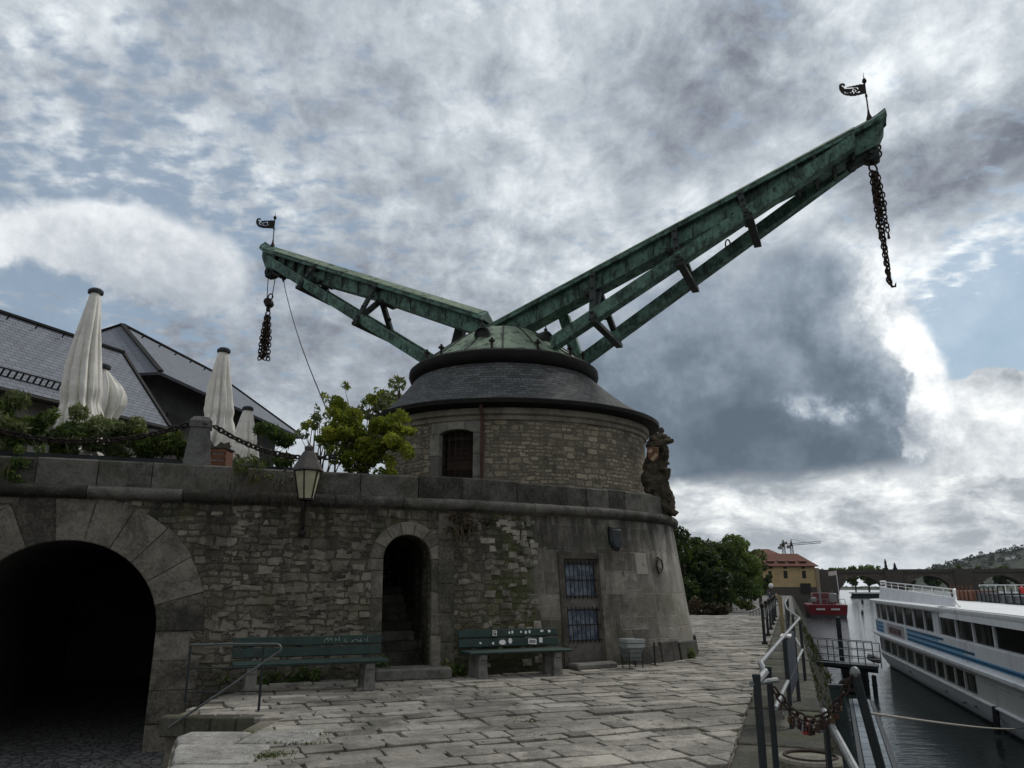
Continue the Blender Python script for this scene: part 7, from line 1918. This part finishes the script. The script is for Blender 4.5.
for k in range(150):
    x = random.uniform(920, 1700); f = random.uniform(.55, 1.0); y = 1250 + 700 * f; z = ZW + hill_h(x, y) * math.sin(PI * f / 2) ** 1.2; r = random.uniform(4, 8); bl.append(((x, y, z + r * .5), (r, r, r * random.uniform(.8, 1.8))))
for k in range(120):
    x = 905 + 900 * k / 120 + random.uniform(-4, 4); y = 1920; z = ZW + hill_h(x, y); r = random.uniform(3.5, 8); bl.append(((x, y, z + r * .4), (r, r, r * random.uniform(.8, 1.6))))
leaves(mb, bl, 14000, 3.0, .2); tag(mb.build('hill_wood', leafmat('far_wood_leaf', (.014, .026, .016), (.05, .075, .04), .0), None), 'woods covering the far hill', 'woods', kind='stuff')
for i, (px, py) in enumerate(((981, 554), (1001, 559), (1008, 558.5), (1014, 557.5), (966, 562))):
    b = next((q for q in (aty(px, py, Y_) for Y_ in range(1300, 1950, 6)) if q.z < ZW + 2 + hill_h(q.x, q.y) * math.sin(PI * (q.y - 1250) / 700 / 2) ** 1.2), aty(px, py, 1900)); o = empty('hillside_house', (b.x, b.y, b.z - 5), ['pale house high up on the wooded hill', 'left one of the row of pale houses on the hillside', 'middle one of the row of pale houses on the hillside', 'right one of the row of pale houses on the hillside', 'pale house lowest and leftmost on the hillside'][i], 'house', 'houses on the hill')
    mb = MB(); mb.box(b, (7, 8, 6), .2 * i); mb.build('wall', M_white, o)
    mb = MB(); M = Matrix.Translation(b + Vector((0, 0, 3))) @ Matrix.Rotation(.2 * i, 4, 'Z'); mb.loft([[M @ Vector(p) for p in ((-4, -4.5, 0), (4, -4.5, 0), (0, -4.5, 3.5))], [M @ Vector(p) for p in ((-4, 4.5, 0), (4, 4.5, 0), (0, 4.5, 3.5))]]); mb.build('roof', mat('grey_roof_far', (.12, .1, .09), .9, .1, .1, bump=0), o)
# ------------------------------------------------------------------ tower cranes on the skyline
def tcrane(px, pbase, ptop, Y, j0, j1, label):
    b = aty(px, pbase, Y); t = aty(px, ptop, Y); sx = Y * CP / F; B = Vector((b.x, Y, ZB)); T = Vector((b.x, Y, t.z)); w = .9
    o = empty('tower_crane', tuple(B), label, 'tower crane', 'tower cranes on the skyline'); mb = MB()
    for x in (-1, 1):
        for y in (-1, 1): mb.tube([B + Vector((x * w, y * w, 0)), T + Vector((x * w, y * w, 0))], .22, 5)
    n = 14
    for k in range(n):
        z0 = B.z + (T.z - B.z) * k / n; z1 = B.z + (T.z - B.z) * (k + 1) / n; s = 1 if k % 2 else -1; mb.tube([(b.x - s * w, Y - w, z0), (b.x + s * w, Y - w, z1)], .16, 4)
    mb.build('mast', M_rust, o); mb = MB(); L, Rr = Vector((b.x + j0 * sx, Y, T.z + .6)), Vector((b.x + j1 * sx, Y, T.z + .9 + (2 if j1 > 0 else 0)))
    for dz, dy in ((0, -.6), (0, .6), (1.5, 0)): mb.tube([L + Vector((0, dy, dz)), Rr + Vector((0, dy, dz))], .2, 5)
    for k in range(20): q = L.lerp(Rr, k / 20); q2 = L.lerp(Rr, (k + 1) / 20); mb.tube([q + Vector((0, -.6, 0)), q2 + Vector((0, 0, 1.5))], .13, 4)
    mb.build('boom', M_rust, o); mb = MB(); mb.loft([[T + Vector((x, y, 0)) for x, y in ((-1, -1), (1, -1), (1, 1), (-1, 1))], [T + Vector((x * .15, y * .15, 6)) for x, y in ((-1, -1), (1, -1), (1, 1), (-1, 1))]]); mb.tube([T + Vector((0, 0, 6)), L.lerp(Rr, .1)], .1, 4); mb.tube([T + Vector((0, 0, 6)), L.lerp(Rr, .8)], .1, 4)
    mb.build('tower_head', M_rust, o); mb = MB(); mb.box(L.lerp(Rr, .06) - Vector((0, 0, 1.2)), (3, 1.6, 2.2), 0); mb.build('counterweight', M_plaster, o)
tcrane(784, 552, 547.3, 620, -4, 4, 'shorter tower crane with a stubby boom above the yellow building')
tcrane(792, 552, 546.5, 650, -5, 30, 'tower crane with a long boom reaching right above the yellow building')

# ------------------------------------------------------------------ thin moist air
mb = MB(); HZ0, HZ1 = ZW - 1.6, 175.0
mb.loft([[Vector((x, y, z)) for x, y in ((-3050, -3050), (3050, -3050), (3050, 3050), (-3050, 3050))] for z in (HZ0, HZ1)])
hm = bpy.data.materials.new('haze_air'); hm.use_nodes = True; hn = NT(hm.node_tree); hm.node_tree.nodes.clear()
hv = hn.node('ShaderNodeVolumePrincipled', {'Color': (.80, .87, .95, 1), 'Density': .00003, 'Anisotropy': .2}); ho = hn.node('ShaderNodeOutputMaterial'); hn.t.links.new(hv.outputs[0], ho.inputs['Volume'])
tag(mb.build('haze', hm, None), 'thin moist air over the river', kind='stuff')
# ------------------------------------------------------------------ sky: Nishita + cloud layers mixed in the world shader
w = bpy.data.worlds.new('World'); sc.world = w; w.use_nodes = True
wt = NT(w.node_tree); w.node_tree.nodes.clear()
SUN_AZ, SUN_EL = R(52), R(48)
co = wt.node('ShaderNodeTexCoord').outputs['Generated']
x, y, z = wt.sep(co)
zp = wt.m('MAXIMUM', z, 0.0)
sky = wt.node('ShaderNodeTexSky', sky_type='NISHITA'); sky.sun_disc = False; sky.sun_elevation = SUN_EL; sky.sun_rotation = SUN_AZ; sky.air_density = 1.2; sky.dust_density = 1.0; sky.ozone_density = 1.5
blue = wt.mixc(1.0, sky.outputs[0], (.62, .66, .72), 'MULTIPLY')
den = wt.add(zp, .16); P = wt.comb(wt.m('DIVIDE', x, den), wt.m('DIVIDE', y, den), 0.0)      # flat cloud deck overhead
az = wt.mul(wt.m('ARCTAN2', x, y), 180 / PI); el = wt.mul(wt.m('ARCSINE', z), 180 / PI)
nA = wt.noise(P, .9, 6, .60, .35); nB = wt.noise(wt.vm('ADD', P, (5, 3, 1)), 2.6, 7, .64, .3); nC = wt.noise(wt.vm('MULTIPLY', P, (1.4, 1.0, 1)), 8.0, 5, .62, .4); nD = wt.noise(co, 5.0, 5, .62, .2); nE = wt.noise(co, 13.0, 6, .64, .1); nF = wt.noise(wt.vm('MULTIPLY', co, (1, 1, 2.2)), 11.0, 5, .62, .2)
wn_ = wt.noise(wt.vm('ADD', co, (3, 7, 2)), 5.0, 4, .62, .2)
def azel(px, py):
    d = ray(px, py).normalized(); return math.degrees(math.atan2(d.x, d.y)), math.degrees(math.asin(d.z))
wz = wt.add(wt.mul(wt.sub(nD, .5), 14.0), wt.mul(wt.sub(nE, .5), 5.0)); we = wt.add(wt.mul(wt.sub(wn_, .5), 12.0), wt.mul(wt.sub(nE, .5), 4.0))
AE = wt.comb(az, el, 0.0); WV = wt.comb(wz, we, 0.0); warped = {}
def vma(v, m_, a_):
    n = wt.node('ShaderNodeVectorMath', {0: v, 1: m_, 2: a_}, operation='MULTIPLY_ADD'); return n.outputs[0]
def blob(px, py, rx, ry, warp=1.0):
    """soft patch of cloud around one direction of the sky, radii in degrees; 1 at the centre"""
    a, e = azel(px, py)
    if warp not in warped: warped[warp] = vma(WV, (warp, warp, 0), AE)
    v = vma(warped[warp], (1 / rx, 1 / ry, 0), (-a / rx, -e / ry, 0))
    n = wt.node('ShaderNodeVectorMath', {0: v, 1: v}, operation='DOT_PRODUCT')
    return wt.m('POWER', .36788, n.outputs['Value'])
def acc(lst):
    s = lst[0]
    for k in lst[1:]: s = wt.add(s, k)
    return s
def patches(lst, warp):
    t = 0.0
    for b_ in lst: t = wt.m('MULTIPLY_ADD', blob(*b_[:4], warp), b_[4], t)
    return t
# brightness of the general cloud deck, lumpy at three scales
lump = wt.add(wt.add(wt.mul(wt.sub(nA, .5), .55), wt.mul(wt.sub(nB, .5), .6)), wt.add(wt.mul(wt.sub(nC, .5), wt.step(el, 6.0, 26.0, .1, .55)), wt.mul(wt.sub(nE, .5), wt.step(el, 6.0, 26.0, .85, .72))))
L = wt.add(wt.add(.465, lump), patches(((830, 30, 12, 7, .15), (905, 60, 9, 9, .15), (540, 90, 10, 9, .08), (930, 290, 8, 6, .22), (600, 240, 8, 6, .14), (760, 210, 7, 4, .2), (730, 80, 8, 4.5, -.30), (965, 165, 10, 5, -.30), (860, 185, 5, 4, -.10), (470, 270, 12, 7, -.05), (150, 340, 20, 6, -.05), (380, 330, 12, 6, -.07), (50, 30, 14, 8, .05), (200, 130, 16, 9, .12), (960, 265, 9, 4, .34), (620, 330, 9, 5, -.04)), 1.0))
# ripples of thin high cloud over pale blue
rip = wt.noise(wt.vm('MULTIPLY', P, (1.0, 1.25, 1)), 17.0, 4, .5, .15)
hole = patches(((70, 240, 17, 5.2, .40), (140, 180, 15, 9, .30), (230, 235, 9, 4.5, .3), (18, 295, 7, 5, .55), (40, 70, 14, 10, .18), (300, 110, 12, 8, .05), (990, 352, 9, 4.6, 1.1), (985, 300, 9, 6, .62)), .9)
thin = wt.step(wt.sub(wt.add(hole, wt.mul(wt.sub(.5, rip), 2.6)), wt.mul(wt.sub(nB, .5), 1.1)), .16, .95)
deckc = wt.ramp(L, [(0.0, (.10, .115, .14)), (.2, (.165, .185, .22)), (.4, (.29, .322, .365)), (.58, (.44, .48, .52)), (.8, (.72, .76, .78)), (1.0, (.90, .92, .92))])
pale = wt.mixc(.35, wt.vscale(wt.mixc(1.0, blue, (.9, 1.0, .95), 'MULTIPLY'), .088), (.40, .46, .53))
col_ = wt.mixc(wt.mul(thin, .85), deckc, pale)
# low sunlit cumulus banks above the horizon
bank = wt.step(wt.add(wt.sub(wt.mul(wt.step(el, 11.5, 5.0), 1.2), .25), wt.mul(wt.sub(nD, .5), 1.6)), .35, .6)
bank = wt.mul(bank, wt.step(az, -8, 8))
bl_ = wt.add(.53, wt.add(wt.mul(wt.sub(nF, .5), 1.9), wt.mul(wt.sub(nE, .5), .7)))
bankc = wt.ramp(bl_, [(0.05, (.22, .245, .275)), (.4, (.33, .36, .39)), (.62, (.53, .56, .58)), (.85, (.82, .84, .83)), (1.0, (.93, .94, .93))])
col_ = wt.mixc(bank, col_, bankc)
def puff(col_, lst, thr, wd, cols, shade):
    m_ = wt.step(wt.add(patches(lst, .5), wt.add(wt.mul(wt.sub(nE, .5), .85), wt.mul(wt.sub(nD, .5), .6))), thr, thr + wd)
    return wt.mixc(m_, col_, wt.ramp(shade, cols))
sh0 = wt.add(.52, wt.add(wt.mul(wt.sub(nE, .5), 1.9), wt.mul(wt.sub(nF, .5), .9)))
# white cumulus heads: right of the storm cloud, and greyer ones on the left
col_ = puff(col_, ((895, 402, 4.2, 2.6, .8), (975, 408, 4.5, 2.2, .85), (1010, 440, 6, 3, .8), (940, 445, 9, 3, .8)), .5, .16, [(0.1, (.30, .33, .36)), (.5, (.56, .59, .61)), (.9, (.92, .93, .92))], sh0)
lsh = wt.add(.46, wt.add(wt.mul(wt.add(wt.sub(nE, .5), wt.mul(wt.sub(nD, .5), .6)), 1.9), wt.add(wt.mul(wt.sub(nF, .5), .8), wt.mul(wt.sub(el, azel(100, 250)[1]), .085))))
col_ = puff(col_, ((60, 228, 4.6, 2.2, .85), (120, 240, 5.2, 2.4, .9), (185, 248, 4.2, 2.6, .85), (215, 285, 5, 3, .6), (120, 280, 8, 2.4, .4)), .5, .42, [(0.0, (.22, .25, .295)), (.3, (.31, .342, .39)), (.6, (.46, .495, .53)), (1.0, (.76, .785, .80))], wt.add(.36, wt.mul(lsh, .6)))
# the big grey-blue storm cumulus: flat base, soft on the left, crisp bright rim on the sunny side
core = patches(((765, 400, 10.0, 6.5, 1.0), (680, 430, 8.5, 5.0, 1.1), (860, 420, 5.0, 4.6, .85), (735, 330, 7, 4.5, .7), (670, 340, 6, 4.5, .75), (800, 300, 6, 3.5, .4), (610, 430, 8, 5.0, 1.0), (825, 300, 5, 4, .5), (878, 345, 2.6, 2.6, .45), (880, 430, 3.0, 2.2, .35)), .5)
fl = wt.step(wt.add(el, wt.mul(wt.sub(nE, .5), 2.6)), azel(770, 488)[1], azel(770, 466)[1])
dens = wt.add(core, wt.add(wt.mul(wt.sub(nE, .5), 1.1), wt.add(wt.mul(wt.sub(nD, .5), .6), wt.mul(wt.sub(nB, .5), .4))))
sunny = wt.mul(wt.step(az, azel(800, 400)[0], azel(880, 400)[0]), wt.step(el, azel(880, 275)[1], azel(880, 330)[1]))
dm_ = wt.mul(wt.mixf(sunny, wt.step(dens, .05, .95), wt.step(dens, .36, .72)), fl)
# tone of the storm cloud: heavy slate blue at the base, paler upwards, cauliflower white on the sunny right
right = wt.step(az, azel(775, 400)[0], azel(950, 400)[0]); up_ = wt.step(el, azel(770, 450)[1], azel(770, 270)[1])
tone = wt.add(wt.add(.06, wt.mul(up_, .42)), wt.add(wt.mul(wt.mul(right, right), .62), wt.add(wt.mul(wt.sub(nE, .5), wt.add(.9, wt.mul(right, 1.1))), wt.mul(wt.sub(nD, .5), .7))))
tone = wt.add(tone, wt.mul(wt.mul(wt.step(blob(815, 405, 5.5, 1.1, .6), .2, 1.0), wt.step(nE, .45, .7)), .45))
dark = wt.ramp(tone, [(0.0, (.088, .118, .152)), (.22, (.135, .17, .21)), (.45, (.235, .28, .335)), (.65, (.36, .405, .45)), (.85, (.66, .69, .71)), (1.0, (.90, .92, .92))])
col_ = wt.mixc(dm_, col_, dark)
# cauliflower heads catching the light along the right edge of the storm cloud
col_ = puff(col_, ((908, 335, 2.0, 2.0, .8), (922, 375, 1.9, 2.6, .9), (918, 420, 2.2, 2.2, .85), (935, 445, 2.6, 1.8, .8), (893, 300, 2.0, 1.6, .6)), .62, .4, [(0.1, (.27, .305, .35)), (.4, (.50, .53, .56)), (.75, (.86, .88, .88)), (1.0, (.93, .94, .94))], wt.add(sh0, wt.mul(wt.sub(az, azel(918, 380)[0]), .10)))
# pale veil right at the horizon
col_ = wt.mixc(wt.mul(wt.step(el, 3.2, .2), .6), col_, (.62, .66, .69))
# behind the camera: unseen grey sky, made brighter to light the facing walls
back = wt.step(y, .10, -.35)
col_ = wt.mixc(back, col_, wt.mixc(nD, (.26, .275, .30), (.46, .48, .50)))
col_ = wt.mixc(wt.step(z, -.02, -.06), col_, (.10, .10, .095))
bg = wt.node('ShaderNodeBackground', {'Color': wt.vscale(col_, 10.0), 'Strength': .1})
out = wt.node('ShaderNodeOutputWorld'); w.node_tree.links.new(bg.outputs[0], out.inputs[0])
w.cycles.sampling_method = 'MANUAL'; w.cycles.sample_map_resolution = 1024
# weak sun through cloud, from the right and ahead
sl = bpy.data.lights.new('sun', 'SUN'); sl.energy = SUN_E if 'SUN_E' in globals() else 1.3; sl.angle = R(12); sl.color = (1, .95, .88)
so = bpy.data.objects.new('sun', sl); col.objects.link(so)
so.rotation_euler = Vector((math.sin(SUN_AZ) * math.cos(SUN_EL), math.cos(SUN_AZ) * math.cos(SUN_EL), math.sin(SUN_EL))).to_track_quat('Z', 'Y').to_euler()
# ------------------------------------------------------------------ camera
cam = bpy.data.cameras.new('camera'); cam.lens = 27.0; cam.sensor_width = 36.0; cam.clip_start = .05; cam.clip_end = 20000
cobj = bpy.data.objects.new('camera', cam); col.objects.link(cobj); cobj.location = (0, 0, EYE); cobj.rotation_euler = (PI / 2 + PITCH, 0, 0); sc.camera = cobj
vs_ = sc.view_settings; vs_.view_transform = 'Standard'; vs_.look = 'None'; vs_.exposure = 0.38; vs_.gamma = 1.0; vs_.use_curve_mapping = False
